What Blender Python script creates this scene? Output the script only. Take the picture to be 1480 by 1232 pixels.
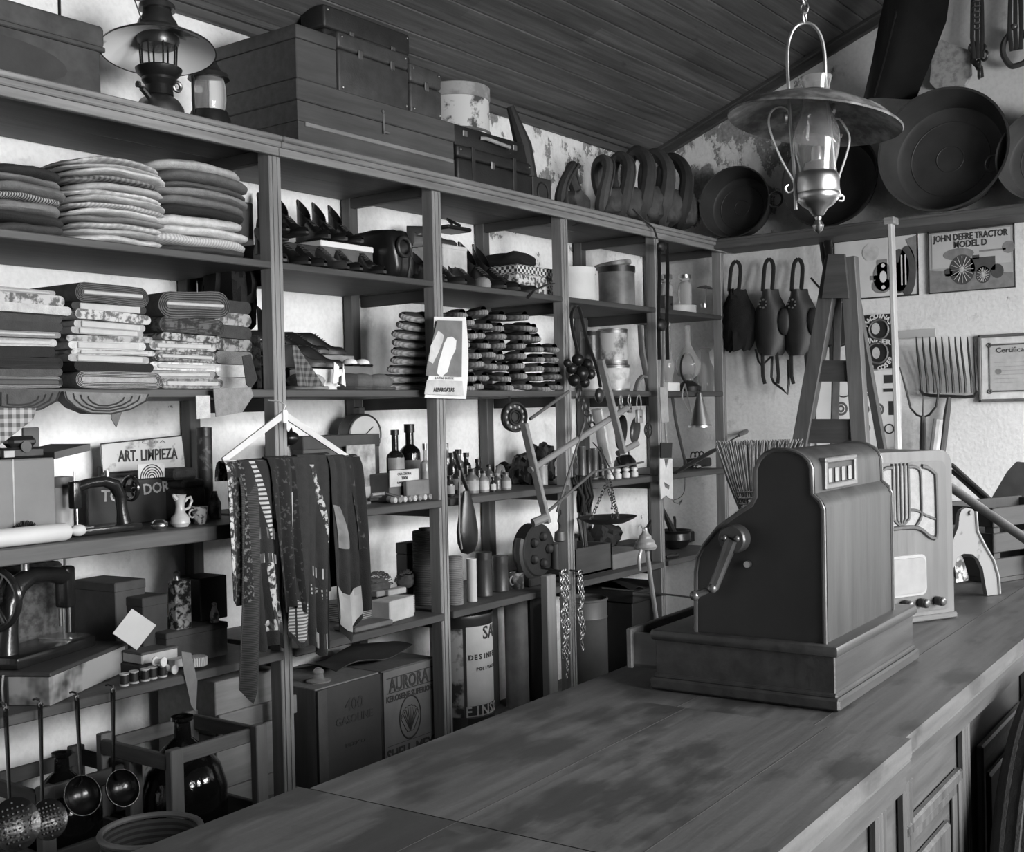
import bpy, bmesh, math, random
from mathutils import Vector, Matrix, Euler, noise
for _o in list(bpy.data.objects): bpy.data.objects.remove(_o)
SC = bpy.context.scene; COL = SC.collection; PI = math.pi
# ---------------------------------------------------------------- camera
F_PX = 1693.18; CAM = Vector((0.0, -2.905, 1.3734))
_yaw, _pit, _rol = math.radians(36.432), math.radians(-0.5775), math.radians(-1.3071)
FW = Vector((math.cos(_yaw)*math.cos(_pit), math.sin(_yaw)*math.cos(_pit), math.sin(_pit)))
_r = FW.cross(Vector((0, 0, 1))).normalized(); _u = _r.cross(FW)
RT = math.cos(_rol)*_r + math.sin(_rol)*_u; UP = -math.sin(_rol)*_r + math.cos(_rol)*_u
cd = bpy.data.cameras.new('camera'); cam = bpy.data.objects.new('camera', cd); COL.objects.link(cam)
cd.sensor_fit = 'HORIZONTAL'; cd.sensor_width = 36.0; cd.lens = F_PX/1480*36.0; cd.clip_start = 0.02
cam.matrix_world = Matrix(((RT.x, UP.x, -FW.x, CAM.x), (RT.y, UP.y, -FW.y, CAM.y), (RT.z, UP.z, -FW.z, CAM.z), (0, 0, 0, 1)))
SC.camera = cam
# ---------------------------------------------------------------- world, exposure, daylight through the windows
SC.view_settings.view_transform = 'Standard'; SC.view_settings.look = 'None'
SC.view_settings.gamma = 1.0; SC.view_settings.exposure = 0.0
try: SC.view_settings.use_curve_mapping = False
except Exception: pass
w = bpy.data.worlds.new('world'); SC.world = w; w.use_nodes = True
w.node_tree.nodes['Background'].inputs[0].default_value = (0.8, 0.8, 0.8, 1)
w.node_tree.nodes['Background'].inputs[1].default_value = 1.0
def area(name, loc, aim, sx, sy, power):
    l = bpy.data.lights.new(name, 'AREA'); l.shape = 'RECTANGLE'; l.size = sx; l.size_y = sy; l.energy = power
    o = bpy.data.objects.new(name, l); COL.objects.link(o); o.location = loc
    o.rotation_euler = (Vector(aim)-Vector(loc)).to_track_quat('-Z', 'Y').to_euler()
    return o
# sky seen through the front window (outside the wall, higher than the opening), and the nearer window
area('daylight_sky_front', (5.3, -6.8, 3.7), (4.9, -3.0, 1.3), 4.6, 2.6, 1950)
area('daylight_sky_near', (1.9, -6.9, 2.0), (2.2, 0.5, 1.7), 3.6, 3.0, 1150)
# ---------------------------------------------------------------- placing
def at(px, py, ax, v):
    d = FW + RT*((px-740)/F_PX) - UP*((py-616)/F_PX)
    return CAM + d*((v-CAM[ax])/d[ax])
def fx(px, py, x): return at(px, py, 0, x)
def fy(px, py, y): return at(px, py, 1, y)
def fz(px, py, z): return at(px, py, 2, z)
def mpp(P): return (Vector(P)-CAM).dot(FW)/F_PX      # metres per photo pixel at a point
# ---------------------------------------------------------------- materials (all grey, procedural)
_mc = {}
def _new(key):
    m = bpy.data.materials.new(key); m.use_nodes = True
    nt = m.node_tree; return m, nt, nt.nodes['Principled BSDF']
def _g(v): return (v, v, v, 1)
def _coord(nt, scale, obj=True, rot=(0, 0, 0)):
    tc = nt.nodes.new('ShaderNodeTexCoord'); mp = nt.nodes.new('ShaderNodeMapping')
    mp.inputs['Scale'].default_value = scale; mp.inputs['Rotation'].default_value = rot
    nt.links.new(tc.outputs['Object'], mp.inputs[0]); return mp.outputs[0]
def _noise(nt, vec, sc, det=4, rough=.55):
    n = nt.nodes.new('ShaderNodeTexNoise'); n.inputs['Scale'].default_value = sc
    n.inputs['Detail'].default_value = det; n.inputs['Roughness'].default_value = rough
    nt.links.new(vec, n.inputs['Vector']); return n.outputs['Fac']
def _ramp(nt, fac, stops):
    r = nt.nodes.new('ShaderNodeValToRGB'); e = r.color_ramp.elements
    e[0].position, e[0].color = stops[0][0], _g(stops[0][1]); e[1].position, e[1].color = stops[-1][0], _g(stops[-1][1])
    for p, c in stops[1:-1]:
        k = e.new(p); k.color = _g(c)
    nt.links.new(fac, r.inputs[0]); return r.outputs['Color']
def _mix(nt, fac, a, b, mode='MIX'):
    m = nt.nodes.new('ShaderNodeMix'); m.data_type = 'RGBA'; m.blend_type = mode
    for k, v in ((0, fac), (6, a), (7, b)):
        if hasattr(v, 'is_output'): nt.links.new(v, m.inputs[k])
        else: m.inputs[k].default_value = v if k == 0 else _g(v)
    return m.outputs[2]
def _math(nt, op, a, b=0.5):
    m = nt.nodes.new('ShaderNodeMath'); m.operation = op
    for s, v in ((m.inputs[0], a), (m.inputs[1], b)):
        if hasattr(v, 'is_output'): nt.links.new(v, s)
        else: s.default_value = v
    return m.outputs[0]
def _bump(nt, bs, h, st, dist=.01):
    b = nt.nodes.new('ShaderNodeBump'); b.inputs['Strength'].default_value = st; b.inputs['Distance'].default_value = dist
    nt.links.new(h, b.inputs['Height']); nt.links.new(b.outputs[0], bs.inputs['Normal'])
def dk(v): return v*(.62+.38*min(1, v/.25))      # print tone: deepen the dark greys
def plain(v, rough=.7, metal=0., var=.25, sc=14., bump=.15):
    if not metal: v = dk(v)
    key = 'plain_%.3f_%.2f_%.1f_%.2f_%g_%.2f' % (v, rough, metal, var, sc, bump)
    if key in _mc: return _mc[key]
    m, nt, bs = _new(key); vec = _coord(nt, (1, 1, 1))
    n = _noise(nt, vec, sc, 5)
    nt.links.new(_ramp(nt, n, [(.3, v*(1-var)), (.7, min(1, v*(1+var)))]), bs.inputs['Base Color'])
    bs.inputs['Roughness'].default_value = rough; bs.inputs['Metallic'].default_value = metal
    if bump: _bump(nt, bs, _noise(nt, vec, sc*6, 3), bump, .004)
    _mc[key] = m; return m
def wood(v, axis=0, var=.35, rough=.6, sc=1., metal=0):
    v = v if v > .15 else dk(v)
    key = 'wood_%.3f_%d_%.2f_%.2f_%g' % (v, axis, var, rough, sc)
    if key in _mc: return _mc[key]
    m, nt, bs = _new(key)
    s = [22*sc]*3; s[axis] = 1.6*sc
    vec = _coord(nt, s); n = _noise(nt, vec, 1.6, 6, .62)
    big = _noise(nt, _coord(nt, (1, 1, 1)), 3.2*sc, 3)
    c = _ramp(nt, n, [(.28, v*(1-var)), (.5, v), (.72, min(1, v*(1+var)))])
    c2 = _mix(nt, .55, c, _ramp(nt, big, [(.3, .62), (.7, 1.)]), 'MULTIPLY')
    nt.links.new(c2, bs.inputs['Base Color'])
    bs.inputs['Roughness'].default_value = rough
    _bump(nt, bs, n, .25, .004)
    _mc[key] = m; return m
def metal(v, rough=.35, var=.2, sc=9): return plain(v, rough, 1., var, sc, .08)
def glass(v=.9, rough=.03, alpha=.75):
    key = 'glass_%.2f_%.2f_%.2f' % (v, rough, alpha)
    if key in _mc: return _mc[key]
    m, nt, bs = _new(key); bs.inputs['Base Color'].default_value = _g(v)
    bs.inputs['Roughness'].default_value = rough; bs.inputs['Transmission Weight'].default_value = alpha
    bs.inputs['IOR'].default_value = 1.35
    _mc[key] = m; return m
def cloth(v, var=.2, sc=40.): return plain(v, .95, 0, var, sc, .5)
def stripes(a, b, sc, axis='X', rough=.9, thr=.5, soft=.05, grid=False):
    key = 'str_%.2f_%.2f_%g_%s_%.2f_%.2f_%d' % (a, b, sc, axis, thr, soft, grid)
    if key in _mc: return _mc[key]
    m, nt, bs = _new(key); vec = _coord(nt, (1, 1, 1))
    def wv(ax):
        t = nt.nodes.new('ShaderNodeTexWave'); t.wave_type = 'BANDS'; t.bands_direction = ax
        t.inputs['Scale'].default_value = sc; t.inputs['Distortion'].default_value = .6; t.inputs['Detail'].default_value = 1
        nt.links.new(vec, t.inputs['Vector']); return _ramp(nt, t.outputs['Fac'], [(thr-soft, a), (thr+soft, b)])
    c = wv(axis)
    if grid: c = _mix(nt, .5, c, wv({'X': 'Z', 'Z': 'X', 'Y': 'Z'}[axis]))
    n = _noise(nt, vec, 60, 3)
    c = _mix(nt, .35, c, _ramp(nt, n, [(.3, .7), (.7, 1.)]), 'MULTIPLY')
    nt.links.new(c, bs.inputs['Base Color']); bs.inputs['Roughness'].default_value = rough
    _bump(nt, bs, n, .3, .003); _mc[key] = m; return m
def blotch(a, b, sc, thr=.5, soft=.04, rough=.8, det=4, metal=0., bump=.1):
    """two-tone spotted surface: peeled paint, printed flowers, rust"""
    a, b = dk(a), dk(b); key = 'blo_%.2f_%.2f_%g_%.2f_%.2f_%.2f_%g_%g' % (a, b, sc, thr, soft, rough, det, metal)
    if key in _mc: return _mc[key]
    m, nt, bs = _new(key); vec = _coord(nt, (1, 1, 1)); n = _noise(nt, vec, sc, det, .6)
    nt.links.new(_ramp(nt, n, [(thr-soft, a), (thr+soft, b)]), bs.inputs['Base Color'])
    bs.inputs['Roughness'].default_value = rough; bs.inputs['Metallic'].default_value = metal
    if bump: _bump(nt, bs, n, bump, .004)
    _mc[key] = m; return m
# ---------------------------------------------------------------- mesh building
class B:
    def __init__(s): s.bm = bmesh.new()
    def _tf(s, vs, loc, rot=(0, 0, 0), sc=None):
        M = Matrix.Translation(loc) @ (rot if isinstance(rot, Matrix) else Euler(rot).to_matrix().to_4x4())
        if sc is not None: M = M @ Matrix.Diagonal((*sc, 1))
        bmesh.ops.transform(s.bm, matrix=M, verts=vs)
    def box(s, c, d, rot=(0, 0, 0), bev=0., seg=1, taper=1.):
        r = bmesh.ops.create_cube(s.bm, size=1); vs = r['verts']
        for v in vs:
            if v.co.z > 0: v.co.x *= taper; v.co.y *= taper
        bmesh.ops.scale(s.bm, vec=d, verts=vs)
        if bev > 0:
            es = list({e for v in vs for e in v.link_edges})
            rr = bmesh.ops.bevel(s.bm, geom=es+vs, offset=bev, segments=seg, affect='EDGES', profile=.5)
            vs = list({v for f in rr['faces'] for v in f.verts} | {v for v in vs if v.is_valid})
        s._tf(vs, c, rot); return s
    def bb(s, a, b, bev=0., seg=1):      # box from corner to corner
        a, b = Vector(a), Vector(b)
        return s.box((a+b)/2, [abs(x) for x in (b-a)], bev=bev, seg=seg)
    def lathe(s, prof, n=24, c=(0, 0, 0), rot=(0, 0, 0), sc=None, close=False, ang=2*PI):
        vs = []; rings = []
        full = abs(ang-2*PI) < 1e-6
        for r, z in prof:
            ring = []
            if r < 1e-5:
                v = s.bm.verts.new((0, 0, z)); ring = [v]*(n if full else n+1); vs.append(v)
            else:
                for i in range(n if full else n+1):
                    a = ang*i/n; v = s.bm.verts.new((r*math.cos(a), r*math.sin(a), z)); ring.append(v); vs.append(v)
            rings.append(ring)
        for A, C in zip(rings, rings[1:]):
            for i in range(n):
                j = (i+1) % n if full else i+1
                f = []
                for v in (A[i], A[j], C[j], C[i]):
                    if v not in f: f.append(v)
                if len(f) > 2:
                    try: s.bm.faces.new(f)
                    except ValueError: pass
        s._tf(vs, c, rot, sc); return s
    def cyl(s, c, r, h, n=20, rot=(0, 0, 0), r2=None, bev=0.):
        r2 = r if r2 is None else r2; b = bev
        p = [(0, -h/2), (r-b, -h/2), (r, -h/2+b), (r2, h/2-b), (r2-b, h/2), (0, h/2)] if b else [(0, -h/2), (r, -h/2), (r2, h/2), (0, h/2)]
        return s.lathe(p, n, c, rot)
    def ball(s, c, r, sc=(1, 1, 1), rot=(0, 0, 0), n=14):
        p = [(r*math.sin(PI*i/8), -r*math.cos(PI*i/8)) for i in range(9)]; p[0] = (0, -r); p[-1] = (0, r)
        return s.lathe(p, n, c, rot, sc)
    def torus(s, c, R, r, rot=(0, 0, 0), n=24, m=8, sc=None, ang=2*PI, a0=0.):
        pts = [(R*math.cos(a0+ang*i/n), R*math.sin(a0+ang*i/n), 0) for i in range(n+(0 if abs(ang-2*PI) < 1e-6 else 1))]
        vs = s._tube(pts, r, m, closed=abs(ang-2*PI) < 1e-6); s._tf(vs, c, rot, sc); return s
    def _tube(s, pts, r, m=8, closed=False, flat=None):
        P = [Vector(p) for p in pts]; n = len(P); rings = []; vs = []; up = None
        for i in range(n):
            if closed: t = P[(i+1) % n]-P[i-1]
            else: t = P[min(i+1, n-1)]-P[max(i-1, 0)]
            t = t.normalized() if t.length > 1e-9 else Vector((0, 0, 1))
            if up is None:
                up = Vector((0, 0, 1)) if abs(t.z) < .9 else Vector((1, 0, 0))
            u = (up-t*up.dot(t))
            if u.length < 1e-4: u = Vector((0, 1, 0))-t*t.y
            u.normalize(); up = u; v = t.cross(u)
            rr = r[i] if isinstance(r, (list, tuple)) else r
            ring = []
            for k in range(m):
                a = 2*PI*k/m; fl = flat or 1.
                q = s.bm.verts.new(P[i]+u*math.cos(a)*rr*fl+v*math.sin(a)*rr); ring.append(q); vs.append(q)
            rings.append(ring)
        R = rings+[rings[0]] if closed else rings
        for A, C in zip(R, R[1:]):
            for k in range(m):
                try: s.bm.faces.new((A[k], A[(k+1) % m], C[(k+1) % m], C[k]))
                except ValueError: pass
        if not closed:
            for g in (rings[0], rings[-1]):
                try: s.bm.faces.new(g)
                except ValueError: pass
        return vs
    def tube(s, pts, r, m=8, closed=False, flat=None): s._tube(pts, r, m, closed, flat); return s
    def prism(s, out, h, c=(0, 0, 0), rot=(0, 0, 0), holes=()):
        """2D outline in local XY extruded by h along local Z (centred)"""
        if holes:
            from mathutils.geometry import tessellate_polygon
            loops = [[Vector((x, y, 0)) for x, y in L] for L in [out]+list(holes)]
            flat = [v for L in loops for v in L]; tris = tessellate_polygon(loops)
            a = [s.bm.verts.new((v.x, v.y, -h/2)) for v in flat]; b = [s.bm.verts.new((v.x, v.y, h/2)) for v in flat]
            for t in tris:
                for ring, o in ((a, 1), (b, -1)):
                    try: s.bm.faces.new([ring[k] for k in t][::o])
                    except ValueError: pass
            k = 0
            for L in loops:
                n = len(L)
                for i in range(n):
                    j = (i+1) % n
                    try: s.bm.faces.new((a[k+i], a[k+j], b[k+j], b[k+i]))
                    except ValueError: pass
                k += n
            s._tf(a+b, c, rot); return s
        a = [s.bm.verts.new((x, y, -h/2)) for x, y in out]; b = [s.bm.verts.new((x, y, h/2)) for x, y in out]
        n = len(out); s.bm.faces.new(a[::-1]); s.bm.faces.new(b)
        for i in range(n):
            j = (i+1) % n; s.bm.faces.new((a[i], a[j], b[j], b[i]))
        s._tf(a+b, c, rot); return s
    def grid(s, fn, nu, nv, th=0.):
        """surface from fn(u,v)->xyz, optional thickness along the normal"""
        V = [[s.bm.verts.new(fn(i/nu, j/nv)) for j in range(nv+1)] for i in range(nu+1)]
        fs = [s.bm.faces.new((V[i][j], V[i+1][j], V[i+1][j+1], V[i][j+1])) for i in range(nu) for j in range(nv)]
        if th:
            bmesh.ops.recalc_face_normals(s.bm, faces=fs)
            bmesh.ops.solidify(s.bm, geom=fs, thickness=th)
        return s
    def mesh(s, name, mat, smooth=35):
        bmesh.ops.recalc_face_normals(s.bm, faces=s.bm.faces[:])
        me = bpy.data.meshes.new(name); s.bm.to_mesh(me); s.bm.free()
        if mat: me.materials.append(mat)
        if smooth:
            try: me.shade_smooth(); me.set_sharp_from_angle(angle=math.radians(smooth))
            except Exception: pass
        return me
    def part(s, name, mat, parent=None, loc=(0, 0, 0), rot=(0, 0, 0), label=None, smooth=35, mod=None):
        o = bpy.data.objects.new(name, s.mesh(name, mat, smooth)); COL.objects.link(o)
        o.location = loc; o.rotation_euler = rot
        if parent: o.parent = parent
        if label: o['label'] = label
        return o
    def thing(s, name, mat, label, cat, loc=(0, 0, 0), rot=(0, 0, 0), group=None, smooth=35):
        o = s.part(name, mat, None, loc, rot, None, smooth); return tag(o, label, cat, group)
def tag(o, label, cat, group=None, kind=None):
    if label: o['label'] = label
    if cat: o['category'] = cat
    if group: o['group'] = group
    if kind: o['kind'] = kind
    return o
def T(name, label, cat, loc=(0, 0, 0), rot=(0, 0, 0), group=None):
    o = bpy.data.objects.new(name, None); o.empty_display_size = .05; COL.objects.link(o); o.location = loc
    if not hasattr(rot, '__len__'): rot = (0, 0, rot)
    o.rotation_euler = rot; return tag(o, label, cat, group)
def S(name, b, mat, loc=(0, 0, 0), smooth=0):
    o = b.part(name, mat, None, loc, smooth=smooth); o['kind'] = 'structure'; return o
def dup(root, loc, rot=None, label=None, group=None, scale=None, mats=None):
    r = root.copy(); COL.objects.link(r); r.location = loc
    if rot is not None: r.rotation_euler = rot if hasattr(rot, '__len__') else (0, 0, rot)
    if label: r['label'] = label
    if group: r['group'] = group
    if scale: r.scale = (scale,)*3 if not hasattr(scale, '__len__') else scale
    def kids(a, b):
        for ch in list(a.children):
            c = ch.copy(); COL.objects.link(c); c.parent = b; kids(ch, c)
    kids(root, r)
    return r
def recolor(o, mat):
    """give this copy its own mesh so it can have its own material"""
    if o.data: o.data = o.data.copy(); o.data.materials.clear(); o.data.materials.append(mat)
    return o
def text(name, body, size, mat, parent, loc, rot, wide=None, depth=.0006, bold=0., spacing=1.):
    cu = bpy.data.curves.new(name, 'FONT'); cu.body = body; cu.size = size; cu.extrude = depth; cu.offset = bold
    cu.align_x = 'CENTER'; cu.align_y = 'CENTER'; cu.space_character = spacing; cu.resolution_u = 2
    t = bpy.data.objects.new(name, cu); COL.objects.link(t)
    bpy.context.view_layer.update()
    me = bpy.data.meshes.new_from_object(t.evaluated_get(bpy.context.evaluated_depsgraph_get()))
    bpy.data.objects.remove(t); bpy.data.curves.remove(cu)
    if wide:
        xs = [v.co.x for v in me.vertices]; k = wide/(max(xs)-min(xs))
        for v in me.vertices: v.co.x *= k
    me.materials.clear(); me.materials.append(mat)
    o = bpy.data.objects.new(name, me); COL.objects.link(o); o.parent = parent; o.location = loc; o.rotation_euler = rot
    return o
def smooth_pts(P, n=5):      # smooth curve through points
    P = [Vector(p) for p in P]; out = []
    for i in range(len(P)-1):
        a, b_, c, d = P[max(i-1, 0)], P[i], P[i+1], P[min(i+2, len(P)-1)]
        for k in range(n):
            t = k/n; out.append(.5*((2*b_)+(c-a)*t+(2*a-5*b_+4*c-d)*t*t+(3*b_-a-3*c+d)*t**3))
    return out+[P[-1]]
RY = (PI/2, 0, 0)          # flat XY drawing stood up facing -Y
RX = (PI/2, 0, -PI/2)      # stood up facing -X
rnd = random.Random(7)
U = rnd.uniform
# ================================================================ the room
WY, WX = .50, 6.05
def ceil_z(y): return 2.87 + .385*(WY-y)
def wall_mat(key, peel_axis, p0, p1, z0, lo=.66):
    m, nt, bs = _new(key); vec = _coord(nt, (1, 1, 1))
    sep = nt.nodes.new('ShaderNodeSeparateXYZ'); nt.links.new(vec, sep.inputs[0])
    n1 = _noise(nt, vec, 2.2, 5); base = _ramp(nt, n1, [(.3, lo), (.7, lo+.11)])
    fine = _noise(nt, vec, 55, 3); base = _mix(nt, .3, base, _ramp(nt, fine, [(.35, .72), (.6, 1.)]), 'MULTIPLY')
    dirt = _noise(nt, vec, 6.5, 6, .7)
    base = _mix(nt, _math(nt, 'MULTIPLY', _ramp(nt, dirt, [(.60, 0), (.68, 1)]), .35), base, .3)
    # peeled limewash showing older grey plaster in ragged patches
    pn = _noise(nt, _coord(nt, (1., 1., .8)), 7.5, 8, .68)
    ax = sep.outputs[peel_axis]
    mr = nt.nodes.new('ShaderNodeMapRange'); nt.links.new(ax, mr.inputs[0])
    mr.inputs[1].default_value = p0; mr.inputs[2].default_value = p1; mr.inputs[3].default_value = 0; mr.inputs[4].default_value = 1
    mz = nt.nodes.new('ShaderNodeMapRange'); nt.links.new(sep.outputs[2], mz.inputs[0])
    mz.inputs[1].default_value = z0; mz.inputs[2].default_value = z0+.35; mz.inputs[3].default_value = 0; mz.inputs[4].default_value = 1
    msk = _math(nt, 'MULTIPLY', mr.outputs[0], mz.outputs[0])
    f = _math(nt, 'ADD', _math(nt, 'MULTIPLY', msk, .17), pn)
    pm = _ramp(nt, f, [(.695, 0), (.71, 1)])
    base = _mix(nt, pm, base, _ramp(nt, fine, [(.3, .17), (.7, .34)]))
    nt.links.new(base, bs.inputs['Base Color']); bs.inputs['Roughness'].default_value = .95
    _bump(nt, bs, _mix(nt, .6, fine, _ramp(nt, f, [(.66, 1), (.71, 0)])), .5, .012)
    return m
WM = wall_mat('limewashed_plaster_side', 0, 3.6, 4.6, 2.05, .77)
WM2 = wall_mat('limewashed_plaster_end', 1, -1.0, -.2, 2.15)
b = B(); b.bb((-2.6, -4.6, -.06), (6.3, .7, 0)); S('floor', b, wood(.09, 0, .4, .7))
b = B(); b.bb((-2.6, WY, 0), (6.3, WY+.12, 3.3)); S('wall_left', b, WM)
def gable(x0, x1):
    b = B(); ys = [-4.6, WY+.12]
    b.prism([(-4.6, 0), (WY+.12, 0), (WY+.12, ceil_z(WY+.12)+.1), (-4.6, ceil_z(-4.6)+.1)], x1-x0, ((x0+x1)/2, 0, 0), Matrix(((0, 0, 1, 0), (1, 0, 0, 0), (0, 1, 0, 0), (0, 0, 0, 1))))
    return b
S('wall_back', gable(WX, WX+.14), WM2)
S('wall_near', gable(-2.6, -2.45), plain(.5, .9))
# front wall with two window openings
b = B(); zt = 4.95
for (a, c, z0, z1) in ((-2.6, .8, 0, zt), (2.95, 3.3, 0, zt), (5.7, 6.2, 0, zt), (.8, 2.95, 0, .45), (.8, 2.95, 2.5, zt), (3.3, 5.7, 0, .85), (3.3, 5.7, 2.35, zt)):
    b.bb((a, -4.5, z0), (c, -4.36, z1))
S('wall_front', b, plain(.5, .9))
for i, (x0, x1, z0, z1) in enumerate(((.8, 2.95, .45, 2.5), (3.3, 5.7, .85, 2.35))):
    b = B(); xm = (x0+x1)/2; t = .05
    b.bb((x0, -4.45, z0), (x0+t, -4.4, z1)).bb((x1-t, -4.45, z0), (x1, -4.4, z1)).bb((x0, -4.45, z0), (x1, -4.4, z0+t)).bb((x0, -4.45, z1-t), (x1, -4.4, z1))
    b.bb((xm-t/2, -4.45, z0), (xm+t/2, -4.4, z1))
    S('window_%d' % (i+1), b, wood(.25, 2))
# sloping ceiling of tongue-and-groove planks running along X
m, nt, bs = _new('ceiling_planks')
s_ = math.atan(.385); vec = _coord(nt, (1, 1, 1)); sep = nt.nodes.new('ShaderNodeSeparateXYZ'); nt.links.new(vec, sep.inputs[0])
gr = _noise(nt, _coord(nt, (1.3, 26, 26)), 1.5, 6, .65)
wn = nt.nodes.new('ShaderNodeTexWhiteNoise'); wn.noise_dimensions = '2D'
row = _math(nt, 'FLOOR', _math(nt, 'DIVIDE', sep.outputs[1], .115))
cb = nt.nodes.new('ShaderNodeCombineXYZ'); nt.links.new(row, cb.inputs[0])
xo = _math(nt, 'ADD', sep.outputs[0], _math(nt, 'MULTIPLY', row, .73)); nt.links.new(_math(nt, 'FLOOR', _math(nt, 'DIVIDE', xo, 1.9)), cb.inputs[1])
nt.links.new(cb.outputs[0], wn.inputs['Vector'])
base = _ramp(nt, gr, [(.3, .05), (.5, .085), (.7, .13)])
base = _mix(nt, 1., base, _ramp(nt, wn.outputs['Value'], [(0, .65), (1, 1.15)]), 'MULTIPLY')
kn = _noise(nt, _coord(nt, (2.2, 6, 6)), 2.1, 3); base = _mix(nt, _ramp(nt, kn, [(.66, 0), (.71, 1)]), base, .05)
nt.links.new(base, bs.inputs['Base Color']); bs.inputs['Roughness'].default_value = .55; _bump(nt, bs, gr, .3, .004)
b = B()
n_ = 48
for i in range(n_):
    y1 = WY+.1-i*.115*math.cos(s_); y0 = y1-.112*math.cos(s_)
    ym = (y0+y1)/2
    b.box((1.8, ym, ceil_z(ym)+.012), (8.9, .1125, .024), rot=(-s_, 0, 0), bev=.004)
b.box((1.8, -2.0, ceil_z(-2.0)+.05), (8.9, 5.6, .04), rot=(-s_, 0, 0))
S('ceiling', b, m)
# cornice mouldings
b = B(); z = ceil_z(WY)
b.bb((-2.4, WY-.028, z-.05), (WX, WY, z+.01), bev=.006); b.bb((-2.4, WY-.05, z-.016), (WX, WY, z+.01), bev=.006)
S('trim_1', b, wood(.10, 0))
b = B(); L = 4.9/math.cos(s_)
ym = WY-2.45
b.box((WX-.015, ym, ceil_z(ym)-.028), (.03, L, .06), rot=(-s_, 0, 0), bev=.006); b.box((WX-.03, ym, ceil_z(ym)-.01), (.06, L, .025), rot=(-s_, 0, 0), bev=.005)
S('trim_2', b, wood(.07, 1))
# ================================================================ shelving along the left wall
PX = [1.30, 2.63, 3.454, 4.338, 5.175, 5.91]; PW = .052
ZT, ZA, ZB, ZC, ZD = 2.30, 1.893, 1.4725, 1.05, .613
WV = wood(.22, 2, .3); WD = wood(.10, 0, .35); WH = wood(.2, 0, .4); WE = wood(.075, 0, .35)
sh = T('wall_shelving', 'long floor to ceiling wooden shelving full of goods on the left wall', 'shelving', (1.3, 0, 0))
def spart(name, b, mat, lab=None): return b.part(name, mat, sh, (-1.3, 0, 0), label=lab)
for i, x in enumerate(PX):
    w_ = PW if i < 4 else .042
    b = B(); b.bb((x, 0, 0), (x+w_, .055, ZT-.03), bev=.003)
    for k in (.3, .7): b.bb((x+w_*k-.003, -.003, .02), (x+w_*k+.003, .002, ZT-.05))
    spart('front_post', b, WV)
    b = B(); b.bb((x+.003, .44, 0), (x+.05, .49, ZT-.03), bev=.003)
    spart('rear_post', b, wood(.1, 2))
segs = list(zip(PX, PX[1:]))
def board(x0, x1, z, t=.024, y0=-.012, y1=.49, mat=None, name='shelf_board', bow=0.):
    b = B(); b.bb((x0, y0, z-t), (x1, y1, z), bev=.003)
    return spart(name, b, mat or WE)
for i, (x0, x1) in enumerate(segs):
    for z, t in ((ZA, .024), (ZB, .026), (ZC, .028), (ZD, .028)):
        if i == 0 and z == ZC: t = .045
        board(x0+PW if i else x0, x1, z, t, y0=.0 if z in (ZA, ZB) else -.015)
        for xx in (x0+.03, ):
            b = B(); b.bb((xx+.02, .055, z-t-.045), (xx+.045, .44, z-t), bev=.002); spart('cross_bar', b, wood(.05, 1))
# top boards and the moulded front lip in two lengths
b = B(); b.bb((1.3, -.01, ZT-.035), (WX-.01, .26, ZT-.012)); b.bb((1.3, .262, ZT-.035), (WX-.01, .49, ZT-.012)); spart('top_board', b, WE)
for a, c in ((1.3, 2.655), (2.657, 5.95)):
    b = B()
    b.bb((a, -.022, ZT-.062), (c, -.002, ZT-.034), bev=.002)
    b.bb((a, -.036, ZT-.036), (c, -.002, ZT-.016), bev=.004)
    b.bb((a, -.045, ZT-.018), (c, .01, ZT), bev=.004)
    spart('front_lip', b, WH)
for x0, x1 in segs:
    b = B(); b.bb((x1+.005, .055, ZT-.075), (x1+.035, .44, ZT-.035), bev=.002); spart('cross_bar', b, wood(.05, 1))
# ================================================================ shelf for the pans on the back wall
ps = T('pan_shelf', 'dark wooden shelf on the back wall carrying the big pans', 'shelf', (5.8, -2.0, 2.25))
b = B(); b.bb((5.80, -4.2, 2.245), (6.05, -.02, 2.272), bev=.002); b.part('shelf_board', wood(.09, 1), ps, (-5.8, 2.0, -2.25))
b = B(); b.bb((5.785, -4.2, 2.245), (5.80, -.02, 2.295), bev=.003); b.bb((5.776, -4.2, 2.28), (5.80, -.02, 2.295), bev=.003); b.part('front_lip', wood(.12, 1), ps, (-5.8, 2.0, -2.25))
# ================================================================ counter
ZK = .85; CR = .035
WK = None
m, nt, bs = _new('worn_counter_top'); vec = _coord(nt, (1, 1, 1))
gr = _noise(nt, _coord(nt, (1.5, 30, 30)), 1.5, 6, .6); st = _noise(nt, _coord(nt, (1.6, 3.4, 3)), 1.7, 5, .6)
base = _ramp(nt, gr, [(.3, .038), (.5, .053), (.72, .073)])
base = _mix(nt, _ramp(nt, st, [(.50, 0), (.58, .85)]), base, .018)
bl = _noise(nt, vec, 9, 4, .6); base = _mix(nt, _ramp(nt, bl, [(.66, 0), (.70, .8)]), base, .04)
sc_ = _noise(nt, vec, 140, 2); base = _mix(nt, .4, base, _ramp(nt, sc_, [(.35, .75), (.65, 1.15)]), 'MULTIPLY')
nt.links.new(base, bs.inputs['Base Color']); bs.inputs['Roughness'].default_value = .5; _bump(nt, bs, gr, .2, .003)
WKT = m; WKF = wood(.046, 0, .5, .5); WKV = wood(.058, 2, .5, .45); WKD = wood(.06, 0, .4, .5)
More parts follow.
